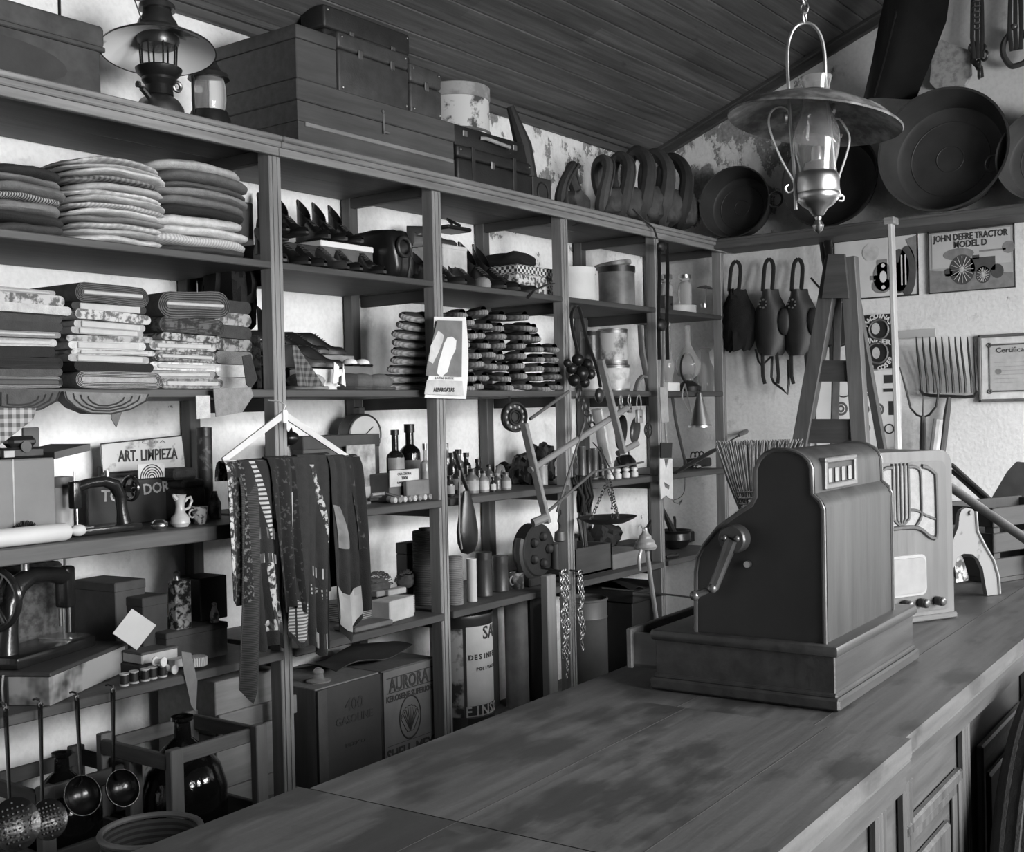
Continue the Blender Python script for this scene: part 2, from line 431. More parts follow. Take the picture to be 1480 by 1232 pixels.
def counter(name, label, x0, x1, y0, y1, rz, ztop, panels, splits):
    c = T(name, label, 'counter', (x0, y0, 0), rz); L = x1-x0; W = y1-y0
    ys = [0]+splits+[W]
    for a, d in zip(ys, ys[1:]):
        b = B(); b.bb((0, a, ztop-.03), (L, d, ztop)); b.part('countertop_plank', WKT, c)
        if a: b = B(); b.bb((0, a-.0009, ztop-.004), (L, a+.0009, ztop+.0003)); b.part('plank_seam', plain(.02, .8), c)
    b = B(); b.bb((.0, .0, ztop-.055), (L, .03, ztop-.03), bev=.004); b.bb((0, .008, ztop-.085), (L, .04, ztop-.055), bev=.004); b.part('edge_moulding', WKF, c)
    b = B(); b.bb((.01, .03, .0), (L-.01, .055, ztop-.03)); b.part('front_board', WKF, c)
    b = B(); b.bb((.01, W-.05, .0), (L-.01, W-.03, ztop-.03)); b.part('rear_board', WKD, c)
    for q in (.01, L-.03):
        b = B(); b.bb((q, .055, .0), (q+.02, W-.05, ztop-.03)); b.part('end_board', WKF, c)
    for (p0, p1) in panels:
        b = B(); zb, zt_ = .12, ztop-.16
        for k, (o, q) in enumerate(((0, .016), (.022, .010))):
            a, d, e, g = p0+o, p1-o, zb+o, zt_-o
            b.bb((a, .03-q, e), (a+.022, .03, g), bev=.004).bb((d-.022, .03-q, e), (d, .03, g), bev=.004)
            b.bb((a, .03-q, g-.022), (d, .03, g), bev=.004).bb((a, .03-q, e), (d, .03, e+.022), bev=.004)
        b.bb((p0+.075, .03-.012, zb+.075), (p1-.075, .03, zt_-.075), bev=.009)
        b.part('door_panel', WKV, c)
    for p in [0.03]+[q for _, q in panels]:
        b = B()
        for k in range(3): b.bb((p+.012+k*.018, .014, .0), (p+.024+k*.018, .03, ztop-.085), bev=.004)
        b.part('fluted_pilaster', WKV, c)
    return c
counter('shop_counter', 'lowest near end piece of the wooden counter, past the crosswise joint', .35, 1.175, -2.365, -1.695, .036, ZK, [(.1, .68)], [.135, .39])
counter('shop_counter', 'dark stained worn counter section right in front of the till', 1.177, 1.842, -2.335, -1.682, .036, ZK, [(.10, .52)], [.135, .39])
counter('shop_counter', 'panelled counter section carrying the till and the radio', 1.846, 5.2, -2.30, -1.66, .036, ZK-.002, [(.05, .42), (.58, 1.0), (1.15, 1.6), (1.75, 2.3)], [.15, .40])
# ================================================================ things on the counter
IRON = plain(.022, .45, .3, .4, 20, .2); DARK = plain(.02, .6); BRASS = metal(.55, .3); STEEL = metal(.5, .35); WHITE = plain(.75, .6, 0, .08); BLK = plain(.012, .4)
PAPER = plain(.72, .9, 0, .05, 8, .05)
# ---- cash register
RX0, RY0 = 1.939, -2.154
reg = T('cash_register', 'antique wooden cash register with side crank standing on the counter', 'cash register', (RX0, RY0, ZK), math.radians(2.2))
W1, W2 = wood(.04, 2, .45, .38), wood(.04, 0, .45, .38)
b = B(); b.bb((-.006, -.006, 0), (.493, .359, .022), bev=.004); b.bb((.0, .0, .02), (.487, .353, .03), bev=.003); b.part('plinth', W2, reg)
b = B(); b.bb((.004, .004, .028), (.483, .349, .094), bev=.002); b.part('base_cabinet', W2, reg)
b = B(); b.bb((-.004, -.004, .092), (.491, .357, .112), bev=.006, seg=2); b.part('base_cornice', W2, reg)
pp = [(1195.6, 930), (1192.7, 736), (1188, 725), (1177, 714), (1175.7, 677), (1172, 667), (1164, 659), (1153, 653), (1141, 650), (1122, 650), (1110, 655), (1101, 664), (1095.5, 678), (1095.5, 718), (1090, 729), (1070, 742), (1042, 762), (1022, 787), (1013, 805), (1010, 826), (1010, 912)]
prof = []
for px, py in pp:
    q = fx(px, py, 1.958); prof.append((q.y-RY0, q.z-ZK))
prof[0] = (prof[0][0], .11); prof[-1] = (prof[-1][0], .11)
RW = fy(1299, 760, -2.13).x-1.958
MYZ = Matrix(((0, 0, 1, 0), (1, 0, 0, 0), (0, 1, 0, 0), (0, 0, 0, 1)))     # outline (y, z) extruded along x
b = B(); b.prism(prof, RW-.016, (.019+RW/2, 0, 0), MYZ); b.part('case', wood(.022, 2, .8, .5, .7), reg, smooth=40)
cx_, cz_ = sum(p[0] for p in prof)/len(prof), sum(p[1] for p in prof)/len(prof)
for sgn, x in ((0, .019), (1, .019+RW)):
    b = B(); b.prism(prof, .008, (x, 0, 0), MYZ); o = b.part('side_panel', blotch(.014, .026, 9, .55, .2, .45), reg, smooth=40)
    b = B(); b.tube([(x-.004 if not sgn else x+.004, p[0]+(cx_-p[0])*.012, p[1]+(cz_-p[1])*.004) for p in prof], .0042, 8); b.part('side_moulding', plain(.055, .35), reg, label='worn paler rounded edge moulding')
# back window with the price flags
yb = prof[4][0]+.002
wq0, wq1 = fy(1208, 688, -2.13), fy(1251, 676, -2.13)
wx0, wx1 = wq0.x-RX0, wq1.x-RX0; zt_ = prof[5][1]
b = B()
for (a, c, d, e) in ((wx0-.012, wx0, prof[4][1]-.035, prof[4][1]+.012), (wx1, wx1+.012, prof[4][1]-.035, prof[4][1]+.012), (wx0-.012, wx1+.012, prof[4][1]+.006, prof[4][1]+.016), (wx0-.012, wx1+.012, prof[4][1]-.041, prof[4][1]-.031)):
    b.bb((a, yb-.010, d), (c, yb+.004, e), bev=.002)
b.part('window_frame', plain(.09, .4), reg)
b = B(); b.bb((wx0, yb-.003, prof[4][1]-.032), (wx1, yb-.001, prof[4][1]+.008)); b.part('window_recess', DARK, reg)
for k in range(4):
    x = wx0+.012+k*(wx1-wx0-.02)/3.6
    b = B(); b.bb((x, yb-.007, prof[4][1]-.03), (x+.016, yb-.004, prof[4][1]-.004), bev=.001); b.part('price_flag', plain(.15, .5), reg)
for k in range(7):
    a_ = prof[14]; c_ = prof[17]; t = .12+k*.13
    yk = a_[0]+(c_[0]-a_[0])*t; zk = a_[1]+(c_[1]-a_[1])*t
    if k > 3: continue
    for j in range(3):
        b = B(); xx = .06+j*.14; b.tube([(xx, yk, zk), (xx, yk+.006, zk+.011)], .003, 6); b.cyl((xx, yk+.007, zk+.013), .0075, .004, 12, rot=(-.5, 0, 0)); b.part('key', WHITE if k % 2 else BRASS, reg)
# crank
pv = fx(1065, 778, 1.94); en = fx(1038, 848, 1.93)
P0 = (-.012, pv.y-RY0, pv.z-ZK); P1 = (-.022, en.y-RY0, en.z-ZK)
b = B(); b.cyl((-.002, P0[1], P0[2]), .026, .03, 20, rot=(0, PI/2, 0), bev=.003)
b.tube([P0, ((P0[0]+P1[0])/2, (P0[1]+P1[1])/2, (P0[2]+P1[2])/2), P1], [.013, .0105, .0095], 10); b.part('crank_arm', plain(.07, .3, .6), reg)
for k in (-1, 1):
    b = B(); b.ball((-.02, P0[1]+k*.012, P0[2]+.002), .006); b.part('crank_rivet', plain(.09, .3, .6), reg)
b = B(); b.ball((P1[0]-.004, P1[1], P1[2]), .009); b.tube([P1, (P1[0]-.01, P1[1]+.028, P1[2]-.012)], [.006, .007], 8); b.ball((P1[0]-.011, P1[1]+.032, P1[2]-.014), .0095); b.part('crank_grip', plain(.12, .25, .7), reg)
b = B(); b.cyl((.008, fx(1084, 815, 1.95).y-RY0, fx(1084, 815, 1.95).z-ZK), .006, .01, 12, rot=(0, PI/2, 0)); b.part('keyhole_cover', BRASS, reg)
# open drawer sticking out on the clerk's side
yd = fx(919, 950, 1.97).y-RY0
dr = WD2 = wood(.30, 0, .25, .6)
b = B(); b.bb((.012, yd-.012, .03), (.475, yd, .106), bev=.002); b.bb((.02, .34, .032), (.03, yd-.012, .098)); b.bb((.457, .34, .032), (.467, yd-.012, .098)); b.bb((.02, .34, .032), (.467, yd-.012, .038))
b.part('drawer', wood(.14, 1, .25), reg, label='pale open cash drawer')
# ---- radio
ra = fz(1384, 893, ZK); RAZ = math.radians(-27); RWD, RHT = .35, .412
ex = Vector((math.cos(RAZ), math.sin(RAZ), 0)); rc = ra-ex*RWD/2
rad = T('radio', 'pale wooden tombstone radio with fretwork grille standing behind the till', 'radio', (rc.x, rc.y, ZK), RAZ)
WR = wood(.12, 2, .2, .4)
def rrect(w_, h_, r, n=6, x0=0, y0=0, low=True):
    pts = []
    for (cx, cy, a0) in ((w_/2-r, h_-r, 0), (-w_/2+r, h_-r, PI/2), (-w_/2+r, r, PI), (w_/2-r, r, 1.5*PI)):
        if cy < h_/2 and not low: pts.append((x0+math.copysign(w_/2, cx), y0)); continue
        for i in range(n+1): a = a0+PI/2*i/n; pts.append((x0+cx+r*math.cos(a), y0+cy+r*math.sin(a)))
    return pts
b = B(); b.prism(rrect(RWD, RHT-.012, .035, low=False, y0=.012), .21, (0, .115, 0), RY); b.part('cabinet', WR, rad)
b = B(); b.prism(rrect(RWD-.05, RHT-.05, .02, low=False, y0=.025), .006, (0, .008, 0), RY); b.part('front_panel', wood(.10, 2, .25, .4), rad)
b = B(); b.bb((-RWD/2-.004, .002, 0), (RWD/2+.004, .222, .014), bev=.003); b.part('foot_rail', wood(.10, 0), rad, label='dark foot rail')
k_ = .00241; v_ = .00169
def gp(x, y): return ((x-665)/3.85*k_, -.0, (1125-y)/3.85*v_)
def gt(pts, r): return smooth_pts([(p[0], .004, p[2]) for p in [gp(*q) for q in pts]], 3)
b = B(); o_ = [gp(x, y) for x, y in ((560, 300), (580, 275), (620, 262), (700, 262), (740, 275), (800, 272), (840, 310), (845, 650), (820, 665), (760, 605), (665, 600), (575, 605), (510, 665), (488, 650), (490, 310), (530, 272))]
b.prism([(p[0], p[2]) for p in o_], .002, (0, .0045, 0), RY); b.part('speaker_cloth', plain(.2, .95, 0, .12, 60, .3), rad)
b = B()
for x in (625, 645, 665, 685, 705): b.tube(gt([(x, 248), (x, 520), (665+(x-665)*.8, 560), (665, 592)], 0), .0042, 6)
for s in (-1, 1):
    m_ = lambda L: [(665+s*(x-665), y) for x, y in L]
    b.tube(gt(m_([(705, 270), (740, 272), (765, 300), (768, 400), (768, 520), (760, 560), (735, 600)]), 0), .005, 6)
    b.tube(gt(m_([(705, 505), (745, 510), (790, 540), (840, 565)]), 0), .004, 6)
    b.tube(gt(m_([(775, 270), (805, 280), (838, 310), (846, 350), (846, 640), (830, 668), (805, 655), (770, 620), (730, 602), (665, 598)]), 0), .006, 6)
b.part('grille', plain(.05, .4), rad, label='dark fretwork grille')
b = B(); b.prism(rrect(.15, .098, .016, y0=.066), .008, (0, .004, 0), RY); b.part('dial_bezel', plain(.2, .4), rad)
b = B(); b.prism(rrect(.136, .084, .012, y0=.073), .004, (0, -.0015, 0), RY); b.part('dial_glass', plain(.16, .6, 0, .12, 30, 0), rad)
for u in (-.11, -.053, .002, .055, .108):
    b = B(); b.cyl((u, -.008, .048), .0115, .02, 18, rot=(PI/2, 0, 0), bev=.002); b.ball((u, -.019, .048), .0105, (1, .5, 1)); b.part('tuning_knob', plain(.05, .35), rad)
# ---- white cast arch behind the radio
wa = fz(1433, 860, ZK); s = mpp(wa)
def apx(x, y): return ((x/5.133+1360-1437)*s/.8, (1130-y)/5.133*s)
arc = T('cast_iron_leg', 'white painted cast iron arched leg standing on the counter beside the radio', 'iron leg', (wa.x, wa.y, ZK), math.radians(-25))
outl = [apx(x, y) for x, y in ((345, 1130), (330, 1050), (310, 930), (270, 850), (220, 810), (150, 800), (100, 820), (60, 900), (40, 1060), (0, 1060), (0, 850), (60, 700), (110, 600), (120, 520), (140, 480), (180, 465), (230, 480), (260, 520), (265, 640), (330, 760), (400, 870), (440, 1000), (445, 1130))]
b = B(); b.prism(outl, .012, (0, 0, 0), RY); b.part('arch', blotch(.15, .06, 14, .62, .03, .5), arc)
b = B(); b.tube([(p[0], -.008, p[1]) for p in [apx(*q) for q in ((255, 500), (263, 640), (330, 765), (400, 875), (438, 1000), (445, 1125))]], .004, 6); b.part('rim', plain(.2, .5), arc)
b = B(); b.cyl((apx(203, 505)[0], -.008, apx(203, 505)[1]), .006, .01, 14, rot=(PI/2, 0, 0)); b.part('bolt', plain(.12, .5), arc)
b = B(); q = [apx(x, y) for x, y in ((210, 1050), (200, 930), (160, 810), (220, 810), (270, 870), (310, 1000), (320, 1045))]; b.prism(q, .012, (0, .05, .006), RY); b.part('rear_leg', blotch(.4, .08, 60, .5, .05, .6), arc, label='patterned rear leg')
# ---- rusty scrap and poles at the far end of the counter
cr = fz(1440, 838, ZK)
sc = T('wooden_crate', 'dark slatted wooden crate at the far end of the counter', 'crate', (cr.x-.06, cr.y-.02, ZK), math.radians(-20))
for zz in (.04, .115, .19):
    b = B(); b.bb((-.02, 0, zz-.028), (.5, .014, zz+.028), bev=.002); b.part('front_slat', wood(.03, 0), sc)
    b = B(); b.bb((-.02, .0, zz-.028), (-.006, .26, zz+.028), bev=.002); b.part('side_slat', wood(.03, 1), sc)
b = B(); b.bb((-.02, .245, 0), (.5, .26, .215)); b.bb((-.02, .0, 0), (.5, .26, .012)); b.bb((.486, 0, 0), (.5, .26, .21)); b.bb((.0, .012, 0), (.03, .04, .2)); b.bb((.45, .012, 0), (.48, .04, .2)); b.part('frame', wood(.025, 2), sc)
b = B(); b.torus((.17, -.012, .055), .04, .011, rot=(PI/2, .1, 0)); b.torus((.17, -.012, .055), .018, .01, rot=(PI/2, .1, 0)); b.thing('iron_ring', plain(.05, .6, .4), 'rusty iron rings leaning on the dark crate', 'ring', (sc.location.x, sc.location.y-.02, ZK), (0, 0, math.radians(-20)))
zc = ZK+.215
p0, p1 = fx(1385, 712, 3.62), fx(1480, 778, 3.50); d_ = (p1-p0)
b = B(); b.tube([p0-d_*.25, p1+d_*.8], .0135, 12); b.thing('wooden_pole', plain(.16, .6), 'pale round wooden pole slanting over the dark crate', 'pole')
p0, p1 = fx(1386, 690, 4.3), fx(1440, 738, 4.2); d_ = p1-p0
for k in range(2):
    b = B(); b.tube([p0-d_*.2+Vector((0, 0, k*.022)), p1+d_*.05+Vector((0, 0, k*.018))], .008, 8); b.thing('thin_stick', plain(.07, .6), ('lower' if not k else 'upper')+' of two thin dark sticks slanting behind the radio', 'stick')
pl = [fx(x, y, 4.25) for x, y in ((1422, 738), (1455, 682), (1468, 668), (1500, 672), (1530, 745))]
b = B(); b.prism([(-p.y, p.z) for p in pl], .03, (4.27, 0, 0), Matrix(((0, 0, 1, 0), (-1, 0, 0, 0), (0, 1, 0, 0), (0, 0, 0, 1)))); b.thing('slate_slab', plain(.06, .8), 'grey angular slab leaning over the crate at the right edge', 'slab')
q = fx(1395, 738, 4.1); b = B(); b.bb((4.05, q.y-.75, q.z-.02), (4.5, q.y+.02, q.z), bev=.003); b.bb((4.1, q.y-.7, q.z-.06), (4.45, q.y-.0, q.z-.02)); b.thing('plank', wood(.08, 1), 'weathered grey plank lying level above the crate', 'plank')
for k, (a, c) in enumerate(((1440, 742), (1452, 752))):
    p0 = fx(a, c-8, 3.9); b = B(); b.tube([p0, p0+Vector((.05, -.25, .012))], .008, 6, flat=.5); b.thing('machete', plain(.2, .4, .5), ('upper' if k == 0 else 'lower')+' pale flat machete blade on the grey plank', 'blade')
# ---- tyre standing in front of the counter
tq = fy(1500, 1100, -2.52)
ty = T('tyre', 'black ribbed tyre standing against the counter front', 'tyre', (2.605, -2.40, 0), 0)
prof_t = []
for i in range(25):
    a = 2*PI*i/24; c_, s_ = math.cos(a), math.sin(a); rr = .33+.075*math.copysign(abs(c_)**.5, c_); prof_t.append((rr, .085*math.copysign(abs(s_)**.6, s_)))
b = B(); b.lathe(prof_t, 48, (0, 0, .41), (PI/2, 0, 0))
b.part('tyre_casing', plain(.018, .7, 0, .3, 40, .4), ty)
for k in range(5):
    b = B(); yy = -.056+k*.028; R = .33+.072*math.sqrt(max(0, 1-(abs(yy)/.085)**4))
    b.torus((0, yy, .41), R, .007, rot=(PI/2, 0, 0), n=64, m=6); b.part('tread_rib', plain(.03, .7, 0, .3, 40, .4), ty)
b = B(); b.torus((0, 0, .41), .245, .02, rot=(PI/2, 0, 0), n=40); b.cyl((0, 0, .41), .235, .02, 36, rot=(PI/2, 0, 0)); b.part('wheel_disc', plain(.03, .6), ty)
# ================================================================ hanging oil lamp
def along(px, py, depth):
    d = FW + RT*((px-740)/F_PX) - UP*((py-616)/F_PX); return CAM+d*depth
HL = along(1180, 160, 2.72); hm = 2.72/F_PX
def hp(px, py, off=0.):      # photo point on the lamp's own upright plane facing the room
    q = along(px, py, 2.72); n = FW; return q-HL-Vector((0, 0, 0))+FW*off
lamp = T('hanging_oil_lamp', 'hanging brass oil lamp with glass chimney and wide flat shade', 'lamp', HL)
AX = along(1181, 240, 2.72)-HL          # axis foot
ax0, ay0 = AX.x, AX.y
def hz(py): return (along(1180, py, 2.72)-HL).z
SH = (Matrix.Rotation(math.radians(9), 4, FW))
b = B(); b.lathe([(.030, .034), (.055, .030), (.11, .016), (.165, -.006), (.196, -.028), (.200, -.031), (.198, -.035), (.192, -.031), (.16, -.012), (.11, .009), (.055, .024), (.030, .028)], 56, (ax0, ay0, hz(158)), SH)
b.part('shade', blotch(.10, .22, 22, .52, .1, .55, metal=.3), lamp)
b = B(); b.lathe([(.030, .026), (.034, .04), (.040, .043), (.042, .034)], 36, (ax0, ay0, hz(160)), SH)
for k in range(28):
    a = 2*PI*k/28; v = SH @ Vector((.038*math.cos(a), .038*math.sin(a), .038)); b.ball((ax0+v.x, ay0+v.y, hz(160)+v.z), .0035, n=6)
b.part('gallery', metal(.3, .4), lamp)
b = B(); zs = [(112, 24), (118, 22), (128, 19.5), (150, 19.5), (165, 24), (190, 32.5), (205, 33.5), (222, 31), (238, 27), (250, 26)]
b.lathe([(r*hm, hz(y)) for y, r in zs]+[((r-1.2)*hm, hz(y)) for y, r in zs[::-1]], 32, (ax0, ay0, 0)); b.part('glass_chimney', glass(.95, .05, .95), lamp)
b = B(); b.lathe([(0, hz(212)), (6*hm, hz(212)), (8*hm, hz(220)), (8*hm, hz(232)), (17*hm, hz(236)), (20*hm, hz(250)), (0, hz(251))], 24, (ax0, ay0, 0)); b.part('burner', metal(.5, .3), lamp)
b = B(); b.lathe([(r*hm, hz(y)) for y, r in ((249, 0), (249, 26), (252, 29), (258, 31), (276, 31), (279, 30), (281, 31), (288, 30), (297, 22), (302, 14), (310, 9), (312, 7), (313, 0))], 32, (ax0, ay0, 0)); b.part('oil_font', metal(.45, .32, .3), lamp)
b = B(); b.lathe([(0, hz(312)), (5*hm, hz(314)), (4*hm, hz(318)), (8*hm, hz(326)), (6*hm, hz(333)), (0, hz(338))], 20, (ax0, ay0, 0)); b.part('finial', metal(.5, .3), lamp)
def hpts(L, off=0): return smooth_pts([tuple(hp(x, y, off)) for x, y in L], 4)
b = B(); b.tube(hpts([(1150, 303), (1148, 250), (1143, 190), (1139, 120), (1138, 75), (1142, 52), (1150, 38), (1163, 33), (1177, 38), (1187, 54), (1192, 80), (1194, 120), (1200, 180), (1206, 240), (1210, 275)]), .0042, 8); b.part('bail', metal(.4, .4), lamp)
for L in ([(1141, 168), (1136, 158), (1126, 155), (1115, 161), (1111, 175), (1115, 195), (1130, 232), (1147, 262), (1147, 274), (1139, 279), (1135, 272), (1139, 267)], [(1206, 172), (1214, 173), (1224, 188), (1228, 203), (1222, 228), (1212, 260), (1215, 285)], [(1204, 176), (1206, 192), (1214, 199), (1216, 194)], [(1212, 280), (1219, 284), (1218, 290), (1212, 290)]):
    b = B(); b.tube(hpts(L), .0028, 6); b.part('scroll', metal(.45, .35), lamp)
b = B(); q = hp(1135, 170); b.cyl(q, .014, .006, 16, rot=(PI/2, 0, .6)); q = hp(1204, 158); b.cyl(q, .014, .006, 16, rot=(PI/2, 0, .6)); b.part('side_boss', metal(.4, .4), lamp)
ch = T('lamp_chain', 'thin chain holding the oil lamp from the ceiling', 'chain', tuple(HL+hp(1163, 30)))
zt_ = ceil_z(HL.y)-(HL+hp(1163, 30)).z; n_ = int(zt_/.022)
b = B()
for k in range(n_+1): b.torus((0, 0, .008+k*.022), .009, .0022, rot=(PI/2, 0, (k % 2)*PI/2), n=10, m=5, sc=(1, 1.5, 1))
b.part('chain_links', metal(.4, .4), ch)
# ================================================================ big pans on the back shelf
def pan(px, py, r_px, depth, mat, label, lean=.12, yaw=0., x=5.86, ell=1., name='round_pan', inner=None):
    """wide vessel standing on its rim, mouth towards -X"""
    P = fx(px, py, x); R = r_px*mpp(P)
    zc_ = 2.296+R*math.cos(lean)
    t = T(name, label, 'pan', (x, P.y, 2.296), (0, 0, yaw), 'big pans on the back shelf' if name == 'round_pan' else None)
    M = Matrix.Rotation(-PI/2-lean*-1, 4, 'Y')
    prof = [(0, -depth), (R*.78, -depth), (R*.86, -depth*.93), (R*.97, -.01), (R, 0), (R*1.0, .006), (R*.965, .004), (R*.94, -.012), (R*.83, -depth*.9), (R*.76, -depth*.965), (R*.5, -depth*.96), (R*.3, -depth*.965), (0, -depth*.96)]
    b = B(); b.lathe(prof, 56, (0, 0, R), M); b.part('pan_body', mat, t)
    b = B(); b.lathe([(R*.2, -depth*.955), (R*.21, -depth*.945), (R*.22, -depth*.955)], 40, (0, 0, R), M); b.lathe([(R*.6, -depth*.955), (R*.61, -depth*.945), (R*.62, -depth*.955)], 40, (0, 0, R), M); b.part('spun_rings', mat, t)
    for s in ((-1,) if name == 'round_pan' and px < 1100 else (1,) if px > 1450 else ()):
        v = M @ Vector((0, s*R*.98, -depth*.3)); b = B(); b.torus((v.x, v.y+s*.02, v.z+R), .04, .006, rot=(0, PI/2, 0), n=18, ang=PI*2); b.part('ring_handle', plain(.06, .5, .5), t)
    return t, R
PM = lambda v: blotch(v, v*1.9, 5, .5, .25, .5, metal=.2)
pan(1061, 297, 53, .13, PM(.035), 'smallest dark round pan, leftmost on the back shelf', x=5.84, yaw=.1)
pan(1198, 258, 72, .10, PM(.022), 'round dark pan behind the hanging lamp', x=5.86, yaw=.0)
pan(1362, 221, 92, .17, PM(.05), 'largest round dark pan with ringed bottom on the back shelf', x=5.80, yaw=.06)
pan(1512, 218, 70, .12, PM(.07), 'round pan with ring handle cut off by the right edge', x=5.84, yaw=0)
# ================================================================ things hung on the back wall
def outl_x(pts, x):       # photo outline -> (-y, z) on the plane X = x
    return [(-q.y, q.z) for q in (fx(px, py, x) for px, py in pts)]
MX = Matrix(((0, 0, 1, 0), (-1, 0, 0, 0), (0, 1, 0, 0), (0, 0, 0, 1)))
def slab_x(pts, x, th, name, mat, label, cat, parent=None, group=None, holes=()):
    b = B(); b.prism(outl_x(pts, x), th, (x, 0, 0), MX, holes=[outl_x(h, x) for h in holes])
    if parent: return b.part(name, mat, parent, -parent.location, label=label)
    return b.thing(name, mat, label, cat, group=group)
def base_x(px, py, x): return fx(px, py, x)
lt = T('leather_chaps', 'long stiff dark leather piece hanging above the big pans', 'leather', fx(1310, 150, 5.93))
def curv(u, v):
    L = [fx(x, y, 5.93) for x, y in ((1284, -12), (1275, 30), (1264, 90), (1251, 147))]; Rr = [fx(x, y, 5.93) for x, y in ((1374, -12), (1368, 30), (1347, 85), (1324, 141))]
    k = min(2.999, v*3); i = int(k); f = k-i
    a = L[i].lerp(L[i+1], f); c = Rr[i].lerp(Rr[i+1], f); q = a.lerp(c, u); q.x -= .08*math.sin(u*PI*1.0)+.03*math.sin(u*PI*2)
    q = CAM+(q-CAM)*(.925+.07*v); return q-lt.location
b = B(); b.grid(curv, 14, 12, .014); b.part('leather_panel', plain(.014, .5, 0, .4, 8, .2), lt)
b = B(); b.tube([curv(0, k/8) for k in range(9)], .008, 6); b.tube([curv(.33, k/8)+Vector((-.012, 0, 0)) for k in range(9)], .006, 6); b.part('piping', plain(.04, .35), lt)
slab_x([(1345, 120), (1352, 128), (1372, 132), (1395, 124), (1404, 108), (1404, 74), (1380, 66), (1362, 58), (1350, 68)], 6.01, .03, 'sack_pad', blotch(.42, .25, 30, .55, .1, .95), 'mottled pale pad on the wall above the largest pan', 'pad')
def bridle(px, w_, ybot, label, ring):
    P = fx(px, 0, 5.99); s = mpp(P); t = T('horse_bridle', label, 'bridle', (5.99, P.y, P.z), 0, None)
    def q(dx, dy, dz=0): return (-.012-dz, -dx*s*1.08, -dy*s)
    for k in range(3):
        b = B(); x = -w_*.4+k*w_*.4; b.tube([q(x*.5, -60), q(x, 10, .01), q(x*1.1, ybot*.5, .02), q(x*.8, ybot*.78, .01)], .011, 6, flat=.45); b.part('strap', plain(.05, .6), t)
    if ring:
        b = B(); b.tube(smooth_pts([q(-w_*.5, ybot*.5), q(-w_*.95, ybot*.62), q(-w_*1.0, ybot*.8), q(-w_*.5, ybot*.98), q(0, ybot), q(w_*.7, ybot*.95), q(w_, ybot*.75), q(w_*.5, ybot*.5)]), .014, 8); b.part('noseband', plain(.07, .5), t)
        b = B(); b.ball(q(-w_*.1, ybot*.42, .01), .018); b.part('boss', plain(.15, .4, .5), t)
    else:
        for k, (dx, dy) in enumerate(((-.6, .62), (.5, .66), (.9, .76), (0, .86), (.1, .98))):
            b = B(); b.torus(q(dx*w_*.6, ybot*dy, .01), .022, .006, rot=(.3*k, PI/2, 0), n=14); b.part('buckle', plain(.09, .4, .6), t)
        b = B(); b.tube([q(-w_*.3, ybot*.55), q(-w_*.5, ybot*.8), q(w_*.1, ybot*.9), q(w_*.15, ybot*1.03)], .016, 6, flat=.5); b.part('strap_end', plain(.05, .6), t)
    for k in range(6):
        if not ring: b = B(); b.torus(q(-w_*.05, 3+k*8, .01), .012, .004, rot=(0, 0, 0), n=10, sc=(1, 1.3, 1)); b.part('strap_keeper', plain(.12, .5), t)
bridle(1414, 15, 110, 'left horse bridle of straps and buckles hanging at upper right', False)
bridle(1469, 17, 95, 'right horse bridle with round noseband, cut off by the picture edge', True)
# horse blinkers
def blinker(px0, px1, y0, y1, mat, label, lobes, furry=False):
    P = fx((px0+px1)/2, y1, 6.0); s = mpp(P); W = (px1-px0)*s*1.08; H = (y1-y0)*s; t = T('horse_blinkers', label, 'horse blinkers', (5.97, P.y, P.z), 0, 'blinkers hanging below the pan shelf')
    def g(u, v):
        a = (u-.5); wd = W*(.62+.38*math.sin(PI*min(1, v*1.15))**.6)*(1-.25*max(0, v-.7)/.3)
        fur = (noise.noise(Vector((u*9, v*9, px0)))*.02) if furry else 0
        return (-.02-.06*math.cos(a*PI)+fur, -a*wd, H*.0+H*v+fur)
    b = B(); b.grid(g, 12, 12, .012); b.part('leather_pad', mat, t)
    for k in (-1, 1):
        b = B(); b.tube(smooth_pts([(-.06, k*W*.13, H*.98), (-.035, k*W*.13, H*1.3), (-.03, k*W*.08, H*1.42), (-.03, 0, H*1.46)]), .012, 6, flat=.5); b.part('strap', plain(.03, .6), t)
    for k in lobes:
        b = B(); b.ball((-.055, -k*W*.45, H*.5), .05, (.45, .75, 1.5)); b.part('eye_cup', plain(.05, .55), t)
    if not furry:
        for k in range(7):
            b = B(); a = 2*PI*k/7; b.ball((-.088, W*.08+.022*math.cos(a), H*.78+.022*math.sin(a)), .006, n=8); b.part('stud', metal(.6, .3), t)
        for k in (-1, 1):
            b = B(); b.tube([(-.05, k*W*.2, H*.05), (-.04, k*W*.22, -H*.3), (-.035, k*W*.18, -H*.42)], .011, 6, flat=.5); b.part('hanging_strap', plain(.03, .6), t)
    return t
blinker(1046, 1100, 420, 508, plain(.008, .95, 0, .4, 60, .9), 'shaggy black horse blinkers hanging leftmost of three', (), True)
blinker(1096, 1146, 420, 515, plain(.035, .5), 'studded dark leather horse blinkers hanging in the middle of three', (1,))
blinker(1137, 1188, 420, 515, plain(.028, .5), 'dark leather horse blinkers hanging next to the stepladder', (1,))
b = B(); P = fx(1122, 568, 5.95); pts = [fx(x, y, 5.95) for x, y in ((1116, 515), (1115, 545), (1118, 553), (1130, 562), (1138, 570), (1140, 555), (1139, 520))]
b.tube([p-P for p in pts], .007, 6); b.thing('curb_chain', plain(.03, .4, .5), 'short dark curb chain under the middle blinkers', 'chain', P)
b = B(); P = fx(1101, 530, 5.95); b.tube([fx(x, y, 5.95)-P for x, y in ((1092, 505), (1096, 522), (1101, 529), (1108, 522), (1114, 516))], .006, 6); b.thing('strap_loop', plain(.03, .5), 'thin dark strap loop under the shaggy blinkers', 'strap', P)
